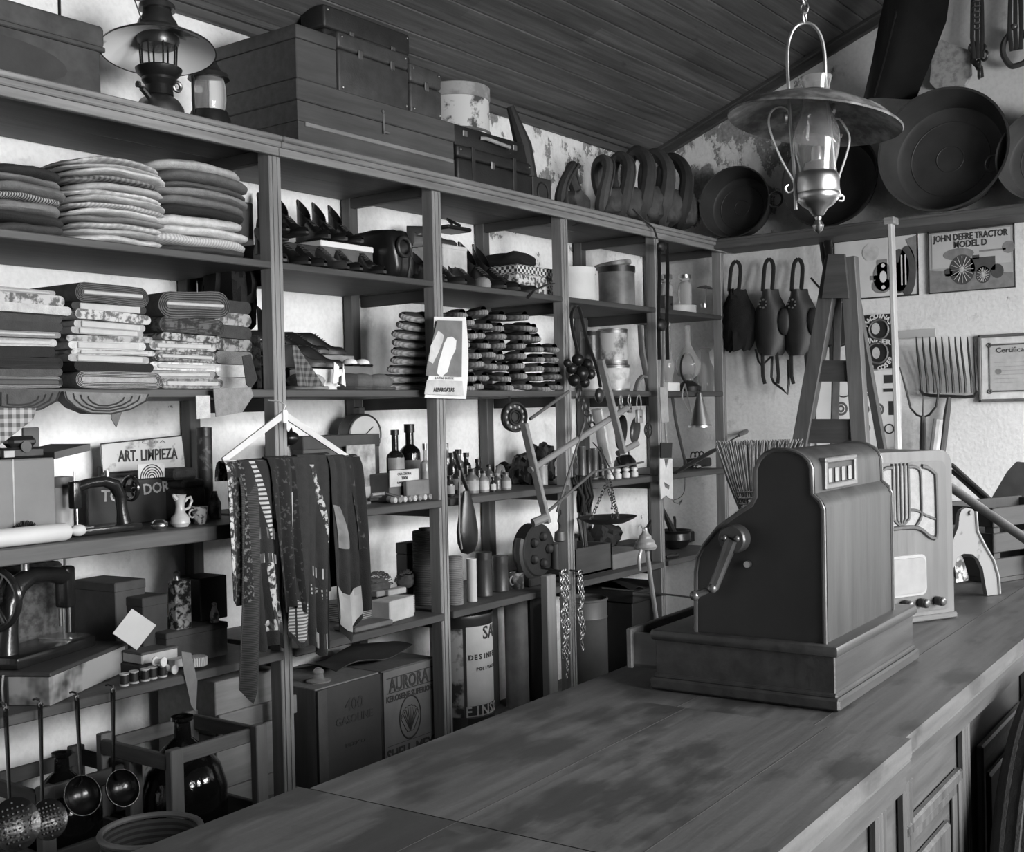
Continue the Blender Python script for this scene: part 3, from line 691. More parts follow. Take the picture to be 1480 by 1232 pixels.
# ---- stepladder (wooden trestle) standing by the back wall
LX = 5.05
lad = T('stepladder', 'wooden A-shaped stepladder standing behind the till', 'stepladder', (LX, fx(1200, 640, LX).y, 0))
def lp(px, py, x=LX): return fx(px, py, x)-lad.location
def beam(b, p, q, w_, t, M=None):
    p, q = Vector(p), Vector(q); d = q-p; L = d.length; rot = d.to_track_quat('Z', 'X').to_matrix().to_4x4(); b.box((p+q)/2, (t, w_, L), rot, bev=.003)
def ext(a, c, z): t = (z-a.z)/(c.z-a.z); return a+(c-a)*t
a, c = lp(1206, 372), lp(1158, 640); b = B(); beam(b, a, ext(a, c, .02), .05, .07); b.part('side_rail', wood(.10, 2), lad)
a, c = lp(1227, 372), lp(1244, 640); b = B(); beam(b, a, ext(a, c, .02), .05, .07); b.part('side_rail', wood(.13, 2), lad)
b = B(); b.prism(outl_x([(1203, 369), (1226, 369), (1232, 432), (1194, 432)], LX), .02, (-lad.location.x+LX-.04, -lad.location.y, 0), MX); b.part('top_plate', wood(.09, 1), lad)
for y0, y1 in ((521, 552), (606, 641), (700, 735), (800, 835)):
    f0 = (y0-372)/268.; x0, x1 = 1206-48*f0, 1234+18*f0
    b = B(); b.prism(outl_x([(x0, y0), (x1, y0), (x1+2, y1), (x0-5, y1)], LX), .022, (-lad.location.x+LX+.0, -lad.location.y, 0), MX); b.part('step', wood(.07, 1), lad)
for (xa, xb, dx) in ((1212, 1170, .5), (1228, 1240, .5)):
    a, c = lp(xa, 380), lp(xb, 640); e = ext(a, c, .02); e.x += .75; b = B(); beam(b, a, e, .035, .03); b.part('rear_leg', wood(.10, 2), lad)
# ---- wall papers and signs; local XY drawing space faces -X
def panel_x(name, pts, x, mat, label, cat, th=.004):
    """a sheet on the back wall: Empty at its lower left corner, returns (empty, width, height)"""
    q = [fx(px, py, x) for px, py in pts]      # tl, tr, br, bl
    y0 = (q[0].y+q[3].y)/2; y1 = (q[1].y+q[2].y)/2; z0 = (q[2].z+q[3].z)/2; z1 = (q[0].z+q[1].z)/2
    t = T(name, label, cat, (x, y0, z0), (0, 0, -PI/2)); W, H = y0-y1, z1-z0
    b = B(); b.bb((0, -th, 0), (W, 0, H)); b.part('sheet', mat, t)
    return t, W, H
def art(t, name, shapes, mat, off=.006, th=.001):
    """flat printed shapes (lists of outline points in sheet metres)"""
    b = B()
    for s in shapes: b.prism(s, th, (0, -off, 0), RY)
    return b.part(name, mat, t)
def disc(cx, cy, r, ry=None, n=20): ry = ry or r; return [(cx+r*math.cos(2*PI*i/n), cy+ry*math.sin(2*PI*i/n)) for i in range(n)]
def rect(x0, y0, x1, y1): return [(x0, y0), (x1, y0), (x1, y1), (x0, y1)]
def ring(b, cx, cy, r, w_, off=.006, n=24): b.torus((cx, -off, cy), r, w_, rot=(PI/2, 0, 0), n=n, m=4, sc=None)
INK = plain(.05, .9, 0, .1); MID = plain(.22, .9, 0, .2, 30); LITE = plain(.5, .9, 0, .15, 30)
XP = 6.04
# poster of the crawler tractor and disc
t, W, H = panel_x('tractor_poster', [(1205, 347), (1326, 337), (1330, 426), (1207, 437)], XP, plain(.6, .85, 0, .1, 6), 'tractor poster with disc and wheel half hidden behind the upright batten', 'poster')
art(t, 'border', [rect(0, H-.012, W, H), rect(0, 0, W, .008), rect(W-.008, 0, W, H), rect(0, 0, .006, H)], INK)
art(t, 'printed_disc', [disc(.20, H*.75, .045)], LITE); art(t, 'printed_wheel', [disc(.26, H*.34, .05, .075)], MID); art(t, 'wheel_hub', [disc(.262, H*.34, .018, .03), disc(.262, H*.52, .01), disc(.262, H*.17, .01)], PAPER, .007)
art(t, 'printed_tractor', [rect(W*.52, H*.16, W*.64, H*.62), rect(W*.44, H*.3, W*.53, H*.37), disc(W*.57, H*.2, .05, .04)], MID)
art(t, 'printed_engine', [disc(W*.78, H*.42, .05, .11), disc(W*.87, H*.4, .045, .13), disc(W*.77, H*.3, .04, .08)], plain(.1, .8)); art(t, 'engine_bands', [rect(W*.8, H*.18, W*.815, H*.66), rect(W*.845, H*.18, W*.86, H*.66)], PAPER, .0075)
art(t, 'dark_corner', [[(W*.86, H*.9), (W, H*.96), (W, H*.35), (W*.95, H*.6)]], MID)
# the red and green tractor poster on the right
t, W, H = panel_x('tractor_poster', [(1341, 336), (1466, 323), (1469, 416), (1343, 425)], XP, plain(.36, .8, 0, .2, 5), 'printed tin tractor sign with lettering at upper right', 'poster')
art(t, 'border', [rect(0, H-.008, W, H), rect(0, 0, W, .006), rect(W-.006, 0, W, H), rect(0, 0, .006, H)], INK)
art(t, 'printed_field', [[(0.006, .006), (W-.006, .006), (W-.006, H*.24), (W*.6, H*.27), (.006, H*.38)]], MID)
art(t, 'printed_sky', [[(.02, H*.4), (W-.02, H*.4), (W-.02, H*.95), (.02, H*.95)]], plain(.48, .85, 0, .1, 6), .0055)
art(t, 'printed_tree', [disc(W*.36, H*.60, .075, .03)], MID, .0065); art(t, 'printed_tree', [disc(W*.93, H*.64, .03, .03)], MID, .0065); art(t, 'printed_roof', [rect(W*.6, H*.6, W*.9, H*.63)], MID, .0065)
art(t, 'printed_tractor', [rect(W*.5, H*.3, W*.78, H*.52), disc(W*.40, H*.35, .062, .075), disc(W*.64, H*.24, .035, .042), disc(W*.80, H*.28, .03, .035), rect(W*.2, H*.26, W*.36, H*.3), disc(W*.24, H*.32, .02), rect(W*.52, H*.5, W*.6, H*.56)], plain(.09, .8), .007)
b = B()
for k in range(8):
    a = PI*k/8; b.tube([(W*.40-.055*math.cos(a), -.009, H*.35-.066*math.sin(a)), (W*.40+.055*math.cos(a), -.009, H*.35+.066*math.sin(a))], .0016, 4)
    b.tube([(W*.64-.03*math.cos(a), -.009, H*.24-.036*math.sin(a)), (W*.64+.03*math.cos(a), -.009, H*.24+.036*math.sin(a))], .0014, 4)
b.part('wheel_spokes', LITE, t)
text('lettering', 'JOHN DEERE TRACTOR', .045, INK, t, (W*.5, -.008, H*.87), (PI/2, 0, 0), W*.86, bold=.0008); text('lettering', 'MODEL D', .045, INK, t, (W*.5, -.008, H*.75), (PI/2, 0, 0), W*.38, bold=.0008)
# sewing machine enamel sign
t, W, H = panel_x('enamel_sign', [(1242, 456), (1292, 454), (1295, 532), (1246, 534)], XP, plain(.035, .35), 'dark enamel sewing machine sign with curved white lettering', 'sign', .008)
b = B(); b.torus((W*.55, -.010, H*.72), W*.28, .006, rot=(PI/2, 0, 0), m=4); b.torus((W*.5, -.010, H*.29), W*.3, .006, rot=(PI/2, 0, 0), m=4); b.part('letter_rings', plain(.15, .5), t)
art(t, 'printed_figure', [disc(W*.47, H*.74, .022, .03)], LITE, .011); art(t, 'printed_figure', [disc(W*.47, H*.29, .02, .03)], LITE, .011)
WL = plain(.7, .5, 0, .05)
for k, ch_ in enumerate('MAQUINAS'):
    a = math.radians(150-k*17); text('letter', ch_, .034, WL, t, (W*.55+W*.40*math.cos(a), -.011, H*.70+W*.42*math.sin(a)), (PI/2, PI/2-a, 0), bold=.0012)
text('lettering', 'SINGER', .036, WL, t, (W*.5, -.011, H*.50), (PI/2, .12, 0), W*.82, bold=.0014)
for k, ch_ in enumerate('PARA COSER'):
    a = math.radians(203+k*15); text('letter', ch_, .032, WL, t, (W*.5+W*.42*math.cos(a), -.011, H*.28+W*.44*math.sin(a)), (PI/2, -(a-1.5*PI), 0), bold=.0012) if ch_ != ' ' else None
# white parts chart with round pulleys drawn on it
t, W, H = panel_x('parts_chart', [(1178, 540), (1300, 534), (1305, 642), (1182, 650)], XP, plain(.75, .85, 0, .05, 6), 'white wall chart with rows of round pulley drawings behind the ladder', 'chart')
def cpx(px, py): q = fx(px, py, XP); return (t.location.y-q.y, q.z-t.location.z)
for (px, py, r) in ((1256, 561, 11), (1216, 591, 9.5), (1269, 592, 9), (1249, 592, 8), (1253, 619, 5.5), (1270, 619, 6)):
    c_ = cpx(px, py); r *= mpp(fx(px, py, XP))*1.05
    art(t, 'pulley_print', [disc(c_[0], c_[1], r)], plain(.13, .8), .0055)
    b = B(); b.torus((c_[0], -.0065, c_[1]), r*.6, r*.06, rot=(PI/2, 0, 0), m=4); b.part('pulley_ring', PAPER, t)
    art(t, 'pulley_hub', [disc(c_[0], c_[1], r*.25)], PAPER, .0068)
b = B()
for (px, py, r) in ((1286, 620, 6.5), (1220, 562, 12)):
    c_ = cpx(px, py); r *= mpp(fx(px, py, XP)); b.torus((c_[0], -.0065, c_[1]), r, .003, rot=(PI/2, 0, 0), m=4)
b.part('ring_print', INK, t)
for (px, py, w_, h_) in ((1286, 548, 16, 12), (1288, 564, 22, 5), (1290, 590, 10, 20)):
    c_ = cpx(px, py); s = mpp(fx(px, py, XP)); art(t, 'tool_print', [rect(c_[0]-w_*s/2, c_[1]-h_*s/2, c_[0]+w_*s/2, c_[1]+h_*s/2)], INK, .0055)
# small grey notice and framed certificate
t, W, H = panel_x('paper_notice', [(1300, 476), (1353, 478), (1352, 489), (1300, 488)], XP, plain(.42, .8, 0, .05), 'small blank grey strip on the wall above the hay fork', 'notice', .012)
t, W, H = panel_x('framed_certificate', [(1414, 486), (1520, 478), (1522, 578), (1416, 583)], XP, plain(.4, .7), 'framed printed certificate on the wall at the right edge', 'certificate', .006)
b = B()
for (x0, x1, z0, z1) in ((0, W, 0, .014), (0, W, H-.014, H), (0, .014, 0, H), (W-.014, W, 0, H)): b.bb((x0, -.018, z0), (x1, 0, z1), bev=.003)
b.part('picture_frame', plain(.14, .5), t)
art(t, 'paper_mount', [rect(.016, .016, W-.016, H-.016)], plain(.6, .8), .007)
art(t, 'printed_sheet', [rect(.05, .045, W-.05, H-.045)], plain(.42, .8, 0, .1, 30), .008)
b = B(); e = .052
for p, q in (((e, e), (W-e, e)), ((e, H-e), (W-e, H-e)), ((e, e), (e, H-e)), ((W-e, e), (W-e, H-e))): b.tube([(p[0], -.009, p[1]), (q[0], -.009, q[1])], .0035, 4)
for p in ((e, e), (e, H-e), (W-e, e), (W-e, H-e)): b.torus((p[0], -.009, p[1]), .009, .004, rot=(PI/2, 0, 0), n=10, m=4)
b.part('ornamental_border', plain(.12, .8), t)
text('lettering', 'Certificado', .035, INK, t, (W*.5, -.010, H*.76), (PI/2, 0, 0), W*.5); art(t, 'printed_seal', [disc(W*.28, H*.45, .014), disc(W*.7, H*.28, .016)], MID, .0095)
b = B()
for k in range(6): b.bb((W*.22, -.0098, H*(.58-k*.06)), (W*.82, -.009, H*(.583-k*.06)))
b.part('text_line', MID, t)
# hay forks
HFX = 6.0
hf = T('hay_fork', 'wide ten-tined iron hay fork leaning on the back wall', 'hay fork', fx(1362, 640, HFX))
def fpt(px, py, x=HFX): return fx(px, py, x)-hf.location
tops = [1324, 1333, 1343, 1352, 1361, 1371, 1380, 1388, 1398, 1407]; bots = [1332, 1341, 1351, 1360, 1369, 1378, 1388, 1396, 1405, 1412]
for k in range(10):
    a, c = fpt(tops[k], 487, HFX-.08), fpt(bots[k], 568); m2 = fpt(tops[k]+(bots[k]-tops[k])*.7-1+2*0, 530, HFX-.02)
    b = B(); b.tube([c, fpt(bots[k]-1, 548), m2, fpt(tops[k]+1.5, 505, HFX-.05), a], [.0065, .0065, .0062, .0055, .003], 6); b.part('tine', IRON, hf)
b = B(); b.tube([fpt(1330, 563), fpt(1334, 570), fpt(1345, 572), fpt(1395, 574), fpt(1408, 573), fpt(1413, 565)], .0085, 6); b.part('crossbar', IRON, hf)
b = B(); a = fpt(1372, 574); c = fpt(1363, 640); b.tube([a, a.lerp(c, .3), c, ext(a, c, .03-hf.location.z)], [.012, .016, .019, .019], 8); b.part('handle', wood(.10, 2), hf)
h3 = T('three_pronged_fork', 'narrow three-pronged fork with short stem beside the wide hay fork', 'fork', fx(1334, 640, 5.97))
def f3(px, py, x=5.97): return fx(px, py, x)-h3.location
for L in ([(1300, 530), (1310, 565), (1316, 590), (1325, 600), (1333, 603)], [(1334.5, 572), (1334, 603)], [(1352, 538), (1356, 570), (1353, 588), (1343, 600), (1335, 603)]):
    b = B(); b.tube([f3(*q) for q in L], [.003]+[.0055]*(len(L)-1), 6); b.part('prong', IRON, h3)
b = B(); a = f3(1334, 602); c = f3(1334, 640); b.tube([a, c, ext(a, c, .03-h3.location.z)], [.013, .018, .019], 8); b.part('handle', wood(.09, 2), h3)
P = fx(1352, 640, 5.9); b = B(); a = fx(1356, 606, 5.9)-P; c = Vector((0, 0, 0)); b.tube([a, c, ext(a, c, .02-P.z)], [.023, .024, .024], 10); b.thing('wooden_stake', plain(.42, .7), 'pale thick wooden handle standing between the two forks', 'stake', P)
# upright batten in front of the shelf
BX = 5.62
bt = T('upright_batten', 'pale upright wooden batten with a block on top in front of the pan shelf', 'batten', fx(1292, 640, BX))
def bp(px, py): return fx(px, py, BX)-bt.location
a, c = bp(1288, 324), bp(1298, 640); e = ext(a, c, .01-bt.location.z); b = B(); beam(b, a, e, .05, .02); b.part('post', wood(.5, 2, .15), bt)
b = B(); beam(b, bp(1288, 325), bp(1287.5, 315), .075, .05); b.part('top_block', wood(.3, 1), bt)
# pulley wheel on the wall behind the ladder, black straps
pw = T('wooden_pulley', 'dark wooden pulley wheel hanging behind the stepladder', 'pulley', fx(1207, 470, 5.95))
b = B(); R = 31*mpp(pw.location); b.cyl((0, 0, 0), R, .05, 36, rot=(0, PI/2, 0), bev=.004); b.torus((-.0, 0, 0), R*.98, .012, rot=(0, PI/2, 0), n=40, m=6); b.part('wheel', wood(.05, 2), pw)
b = B(); b.cyl((-.03, 0, 0), .02, .02, 14, rot=(0, PI/2, 0)); b.part('hub', BLK, pw)
b = B(); b.box((-.02, 0, -R-.06), (.03, .05, .14), bev=.008); b.part('hanger', wood(.04, 2), pw)
b = B(); L = [fx(x, y, 5.93) for x, y in ((1196, 345), (1199, 380), (1205, 410))]; P = L[0].copy(); b.tube([p-P for p in L], .022, 8, flat=.3); b.thing('black_strap', plain(.008, .4), 'black strap hanging from the pan shelf behind the ladder top', 'strap', P)
b = B(); L = [fx(x, y, 5.95) for x, y in ((1187, 350), (1190, 375), (1196, 405))]; P = L[0].copy(); b.tube([p-P for p in L], .012, 8, flat=.3); b.thing('leather_thong', plain(.05, .5), 'narrow dark thong hanging left of the black strap', 'strap', P)
b = B(); L = [fx(x, y, 5.9) for x, y in ((1172, 402), (1192, 425))]; P = L[0].copy(); b.tube([p-P for p in L], .006, 6); b.thing('iron_bit_rod', IRON, 'thin iron rod joining the blinkers to the ladder', 'rod', P)
# ---- broom standing head up behind the till
BR = along(1092, 700, 3.25)
br = T('straw_broom', 'straw broom standing head up between the till and the shelving', 'broom', (BR.x, BR.y, 0), math.radians(-54))
s = 3.25/F_PX; zb = BR.z
def bz(py): return zb+(700-py)*s
def head(u, v):
    w0, w1 = .045, .118; wd = w0+(w1-w0)*(v**.8); x = (u*2-1)*wd+v*.012
    return (x, .0, bz(728)+(bz(641)-bz(728))*v)
b = B()
for k in range(520):
    u = k/519; yy = U(-.014, .014); j = U(-.008, .010)
    p = [head(u, v) for v in (0, .4, 1)]; b.tube([(p[0][0]*.9, yy*.6, p[0][2]-.03), (p[1][0]+U(-.002, .002), yy, p[1][2]), (p[2][0]+U(-.004, .004), yy*1.3, p[2][2]+j)], [.0028, .003, .0014], 4)
b.prism([(-.04, bz(735)), (.04, bz(735)), (.122, bz(646)), (-.104, bz(646))], .012, (0, 0, 0), RY)
b.part('bristles', plain(.17, .9, 0, .35, 40), br)
b = B()
for v in (.0, .1, .2): b.tube([(x*(1 if x > -9 else 1), yy, bz(728)+(bz(641)-bz(728))*v) for x, yy in ((-.05-.02*v, -.016), (.05+.02*v, -.016), (.05+.02*v, .016), (-.05-.02*v, .016))], .002, 5, closed=True)
b.part('stitching', plain(.15, .8), br)
b = B(); b.tube([(0, 0, 0.01), (0, 0, bz(735))], .013, 10); b.tube([(0, 0, bz(745)-.05), (0, 0, bz(728))], [.016, .036], 10); b.part('handle', wood(.2, 2), br)
# ================================================================ generic makers
ORD = ['first', 'second', 'third', 'fourth', 'fifth', 'sixth', 'seventh', 'eighth', 'ninth', 'tenth', 'eleventh', 'twelfth', 'thirteenth', 'fourteenth', 'fifteenth', 'sixteenth']
def place(px0, px1, pt, z0, y, d):
    """box seen straight on: left/right/top pixels, standing height z0, front plane y, depth d"""
    pm = (px0+px1)/2; a = fy(px0, pt, y); c = fy(px1, pt, y); m = fy(pm, pt, y)
    return a.x, c.x, m.z-z0
def boxthing(name, label, cat, px0, px1, pt, z0, y, d, mat, bev=.004, rz=0, group=None, h=None):
    x0, x1, hh = place(px0, px1, pt, z0, y, d); h = h or hh
    t = T(name, label, cat, (x0, y, z0), rz, group); t['_w'] = x1-x0; t['_h'] = h
    return t, x1-x0, h
def simple_box(name, label, cat, px0, px1, pt, z0, y, d, mat, bev=.003, rz=0, group=None, lid=0, h=None, lidmat=None):
    x0, x1, hh = place(px0, px1, pt, z0, y, d); h = h or hh; W = x1-x0
    if not lid:
        b = B(); b.bb((0, 0, 0), (W, d, h), bev=bev); return b.thing(name, mat, label, cat, (x0, y, z0), (0, 0, rz), group)
    t = T(name, label, cat, (x0, y, z0), rz, group)
    b = B(); b.bb((.002, .002, 0), (W-.002, d-.002, h-.004), bev=bev); b.part('box_body', mat, t)
    b = B(); b.bb((0, 0, h-lid), (W, d, h), bev=bev); b.part('lid', lidmat or mat, t)
    return t
def can(name, label, cat, px, r_px, pt, z0, y, mat, lab=None, lid=None, group=None, h=None):
    P = fy(px, pt, y); R = r_px*mpp(P); H = h or P.z-z0
    t = T(name, label, cat, (P.x, y+R, z0), 0, group)
    b = B(); b.lathe([(0, 0), (R*.97, 0), (R, .003), (R, .006), (R*.975, .008), (R*.975, H-.008), (R, H-.006), (R, H-.002), (R*.97, H), (R*.93, H-.003), (0, H-.003)], 32); b.part('can_body', mat, t)
    if lab: b = B(); b.lathe([(R*.985, H*.12), (R*.985, H*.88)], 32); b.part('paper_label', lab, t)
    if lid: b = B(); b.lathe([(R*1.01, H-.03), (R*1.015, H), (0, H+.003)], 32); b.part('lid', lid, t)
    return t
def bottle(name, label, px, r_px, pt, z0, y, mat, cap=None, lab=None, group=None, neck=.32, cat='bottle', nr=.38, h=None):
    P = fy(px, pt, y); R = r_px*mpp(P); H = h or P.z-z0
    t = T(name, label, cat, (P.x, y+R, z0), 0, group)
    hn = H*(1-neck)
    b = B(); b.lathe([(0, 0), (R*.92, 0), (R, R*.1), (R, hn-R*.7), (R*.92, hn-R*.35), (R*.6, hn-R*.05), (R*nr, hn+R*.12), (R*nr, H*.985), (R*nr*.8, H*.99), (0, H*.985)], 18); b.part('bottle_body', mat, t)
    if cap: b = B(); b.cyl((0, 0, H-H*.05), R*nr*1.25, H*.12, 14); b.part('cap', cap, t)
    if lab: b = B(); b.lathe([(R*1.015, hn*.18), (R*1.015, hn*.72)], 18, ang=PI*1.1, rot=(0, 0, -PI*1.05)); b.part('bottle_label', lab, t)
    return t
def superslab(w_, d, h, seed, arch=0., sag=0., wob=.006, n=6):
    """soft folded slab, origin at the middle of its base"""
    r = bmesh.new(); bmesh.ops.create_cube(r, size=2); bmesh.ops.subdivide_edges(r, edges=r.edges[:], cuts=n, use_grid_fill=True)
    for v in r.verts:
        x, y, z = v.co; l = max(abs(x), abs(y), abs(z))
        q = Vector((x, y, z)); k = (abs(x)**8+abs(y)**8+abs(z)**2.6)**(1/5.2); q = q/max(k, .2)*1.0
        q.x = max(-1, min(1, q.x)); q.y = max(-1, min(1, q.y)); q.z = max(-1, min(1, q.z))
        nz = noise.noise(Vector((x*1.7+seed, y*1.3, seed*.37)))*wob*1.2; ne = noise.noise(Vector((x*2.5, y*2.5, z*2+seed*3)))*wob
        v.co = (q.x*w_/2+ne, q.y*d/2+ne*1.5, h/2+q.z*h/2+nz+arch*(1-q.x*q.x)+sag*q.x)
    b = B(); b.bm.free(); b.bm = r; return b
# ================================================================ top of the shelving
ZS = 2.2885
LEA = lambda v: plain(v, .5, 0, .35, 18, .3)
# big dark chest, far left
x1 = fy(153, 130, .03).x
t = T('storage_chest', 'dark worn wooden chest with domed lid at the far left of the top shelf', 'chest', (x1-.62, .03, ZS))
zt0 = fy(157, 40, .03).z-ZS; zl = zt0*.72
b = B(); b.bb((.01, .008, 0), (.612, .36, zl), bev=.006); b.part('chest_body', blotch(.03, .085, 9, .5, .2, .8), t)
b = B(); b.bb((0, 0, zl), (.622, .37, zt0), bev=.012, seg=3); b.part('lid', blotch(.04, .09, 12, .5, .2, .8), t)
b = B(); b.bb((0, -.004, 0), (.622, .37, .02), bev=.003); b.bb((0, -.002, zl-.012), (.622, .37, zl+.003), bev=.003); b.part('trim_band', plain(.05, .6), t)
b = B(); b.prism(disc(.30, zl*.45, .2, .055), .006, (0, .006, 0), RY); b.part('painted_oval', plain(.035, .7), t)
q = fy(110, 25, .16); b = B(); b.bb((x1-.6, .1, ZS+zt0), (q.x, .30, ZS+zt0+.022), bev=.008, seg=2); b.thing('dark_tray', plain(.015, .5), 'flat dark tray lying on the lid of the left chest', 'tray')
q = fy(86, 18, .12); b = B(); b.tube([(q.x, .12, ZS+zt0+.024), (q.x, .12, ZS+zt0+.10)], .005, 6); b.torus((q.x, .12, ZS+zt0+.10), .012, .004, rot=(PI/2, 0, 0)); b.thing('candle_snuffer', IRON, 'small iron upright with a ring on the dark tray', 'ironware')
# pressure lantern with enamel shade
P = fy(243, 168, .07); s = mpp(P); LX_ = P.x; ly = .07+.0
t = T('pressure_lantern', 'pressure lantern with wide enamel shade at the left of the top shelf', 'lantern', (P.x, .11, ZS)); s = mpp(fy(243, 168, .11))
def hz_(py): return fy(243, py, .11).z-ZS
b = B(); b.lathe([(0, 0), (34*s, 0), (36*s, .012), (34*s, hz_(160)), (27*s, hz_(149)), (18*s, hz_(143)), (16*s, hz_(140)), (0, hz_(140))], 32); b.part('fuel_tank', metal(.22, .4), t)
b = B(); b.lathe([(0, hz_(143)), (20*s, hz_(142)), (19*s, hz_(128)), (24*s, hz_(121)), (24*s, hz_(117)), (31*s, hz_(110)), (33*s, hz_(104)), (30*s, hz_(102)), (0, hz_(103))], 32); b.part('burner_cage', plain(.03, .35, .7), t)
for k in range(8):
    a = PI/8+k*PI/4; b = B(); b.tube([(25*s*math.cos(a), 25*s*math.sin(a), hz_(102)), (27*s*math.cos(a), 27*s*math.sin(a), hz_(66))], .003, 6); b.part('cage_rod', plain(.03, .35, .7), t)
b = B(); b.lathe([(27*s, hz_(62)-hz_(70)), (55*s, hz_(70)-hz_(70)), (80*s, hz_(82)-hz_(70)), (81.5*s, hz_(83)-hz_(70)), (80*s, hz_(80)-hz_(70)), (55*s, hz_(65)-hz_(70)), (30*s, hz_(50)-hz_(70)), (26*s, hz_(48)-hz_(70))], 56, rot=(-.12, .10, 0), c=(0, 0, hz_(67))); b.part('shade', plain(.05, .35), t, label='wide dark enamel shade')
b = B(); b.lathe([(27*s, hz_(62)-hz_(70)-.002), (55*s, hz_(70)-hz_(70)-.002), (79.5*s, hz_(82)-hz_(70)-.001)], 56, rot=(-.12, .10, 0), c=(0, 0, hz_(67))); b.part('shade_lining', blotch(.06, .85, 4.5, .38, .03, .4), t, label='pale chipped enamel lining')
b = B(); b.lathe([(0, hz_(73)), (27*s, hz_(72)), (30*s, hz_(64)), (29*s, hz_(42)), (26*s, hz_(35)), (22*s, hz_(30)), (19*s, hz_(20)), (0, hz_(20))], 32); b.lathe([(0, hz_(22)), (26*s, hz_(20)), (25*s, hz_(13)), (19*s, hz_(8)), (8*s, hz_(5)), (0, hz_(5))], 32); b.part('chimney_hood', plain(.06, .3, .7), t)
b = B(); b.tube([(-24*s, -.02, hz_(150)), (-40*s, -.03, hz_(141))], .009, 8); b.tube([(-40*s, -.03, hz_(141)), (-45*s, -.033, hz_(138))], .004, 6); b.cyl((-47*s, -.034, hz_(138)), .010, .008, 10, rot=(0, PI/2, 0)); b.part('pump', metal(.15, .4), t)
b = B(); b.torus((24*s, -.02, hz_(125)), .014, .006, rot=(PI/2, 0, 0), n=14); b.part('valve_ring', metal(.2, .4), t)
q0, q1 = fy(194, -2, .11), fy(208, 37, .11); b = B(); b.tube([q0-t.location, q1-t.location], .0022, 5); b.part('hanging_wire', IRON, t)
# hurricane lantern
P = fy(311, 150, .08); s = mpp(fy(311, 150, .16))
t = T('hurricane_lantern', 'small dark hurricane lantern between pressure lantern and chests', 'lantern', (fy(311, 150, .16).x, .19, ZS))
def h2(py): return fy(311, py, .16).z-ZS
b = B(); b.lathe([(0, 0), (28*s, 0), (30*s, h2(172)), (26*s, h2(160)), (0, h2(158))], 28); b.part('fuel_tank', plain(.03, .4, .6), t)
b = B(); b.lathe([(22*s, h2(158)), (25*s, h2(145)), (24*s, h2(122)), (21*s, h2(112))], 28); b.part('glass_globe', glass(.8, .08, .85), t)
b = B(); b.lathe([(0, h2(112)), (30*s, h2(113)), (28*s, h2(106)), (20*s, h2(102)), (15*s, h2(95)), (12*s, h2(88)), (0, h2(84))], 28); b.part('hood', plain(.04, .4, .6), t)
for k in (-1, 1): b = B(); b.tube([(k*28*s, 0, h2(170)), (k*29*s, 0, h2(115)), (k*20*s, 0, h2(98))], .005, 6); b.part('side_tube', plain(.03, .4, .6), t)
b = B(); b.tube([(-29*s, -.01, h2(118)), (-38*s, -.03, h2(135)), (-42*s, -.04, h2(152))], .002, 5); b.part('bail_wire', IRON, t)
# stacked chests and cases
y0 = .03; xa, xb = fy(430, 150, y0).x, fy(656, 215, y0).x; W = xb-xa
H1 = .245; H2 = fy(430, 34, y0).z-ZS-H1
t = T('storage_chest', 'large grey plank chest under the suitcases on the top shelf', 'chest', (xa, y0, ZS))
CM = wood(.085, 0, .35, .7)
b = B(); b.bb((0, 0, 0), (W, .44, .10)); b.bb((0, .002, .102), (W, .44, .170)); b.part('chest_body', CM, t)
b = B(); b.bb((-.004, -.004, .172), (W+.004, .44, H1), bev=.004); b.part('lid', CM, t)
b = B(); b.bb((.03, -.006, .085), (W-.01, .001, .10), bev=.002); b.part('pale_batten', wood(.2, 0), t, label='pale worn batten')
q = fy(553, 185, y0).x-xa; b = B(); b.box((q, -.006, .165), (.006, .006, .075), bev=.001); b.box((q+.012, -.007, .135), (.03, .006, .007), bev=.001); b.cyl((q-.004, -.006, .21), .006, .006, 8, rot=(PI/2, 0, 0)); b.part('hasp', metal(.3, .5), t)
t = T('storage_chest', 'smaller dark trunk with worn edge sitting on the left end of the plank chest', 'chest', (xa, y0, ZS+H1+.001))
xc = fy(486, 70, y0).x-xa; b = B(); b.bb((0, .0, 0), (xc, .44, H2-.05), bev=.003); b.part('chest_body', CM, t)
b = B(); b.bb((-.003, -.003, H2-.05), (xc+.003, .44, H2), bev=.01, seg=2); b.part('lid', wood(.075, 0, .35, .7), t)
def suitcase(label, pa, pb, pt, z0, y, d, mat, latch, split=.5, handle=True, straps=0, name='suitcase'):
    t, W, H = boxthing(name, label, 'suitcase', pa, pb, pt, z0, y, d, mat)
    b = B(); b.bb((0, 0, 0), (W, d, H*split-.001), bev=.012, seg=3); b.part('case_bottom', mat, t)
    b = B(); b.bb((0, 0, H*split+.001), (W, d, H), bev=.012, seg=3); b.part('case_lid', mat, t)
    for f in latch:
        b = B(); b.bb((W*f-.012, -.006, H*split-.02), (W*f+.012, .002, H*split+.014), bev=.003); b.part('latch', metal(.35, .4), t)
    if handle:
        m_ = W/2; b = B(); b.tube([(m_-.07, -.004, H*split-.012), (m_-.06, -.03, H*split-.016), (m_+.06, -.03, H*split-.016), (m_+.07, -.004, H*split-.012)], .008, 8); b.part('handle', mat, t)
    for f in (straps or []):
        b = B(); b.bb((W*f-.011, -.004, .002), (W*f+.011, d, H+.003), bev=.002); b.part('strap', LEA(.03), t)
    for (cx, cz) in ((.02, .02), (W-.02, .02), (.02, H-.02), (W-.02, H-.02)):
        b = B(); b.ball((cx, -.001, cz), .005, n=8); b.part('corner_rivet', metal(.4, .4), t)
    return t, W, H
zc_ = ZS+H1+.001
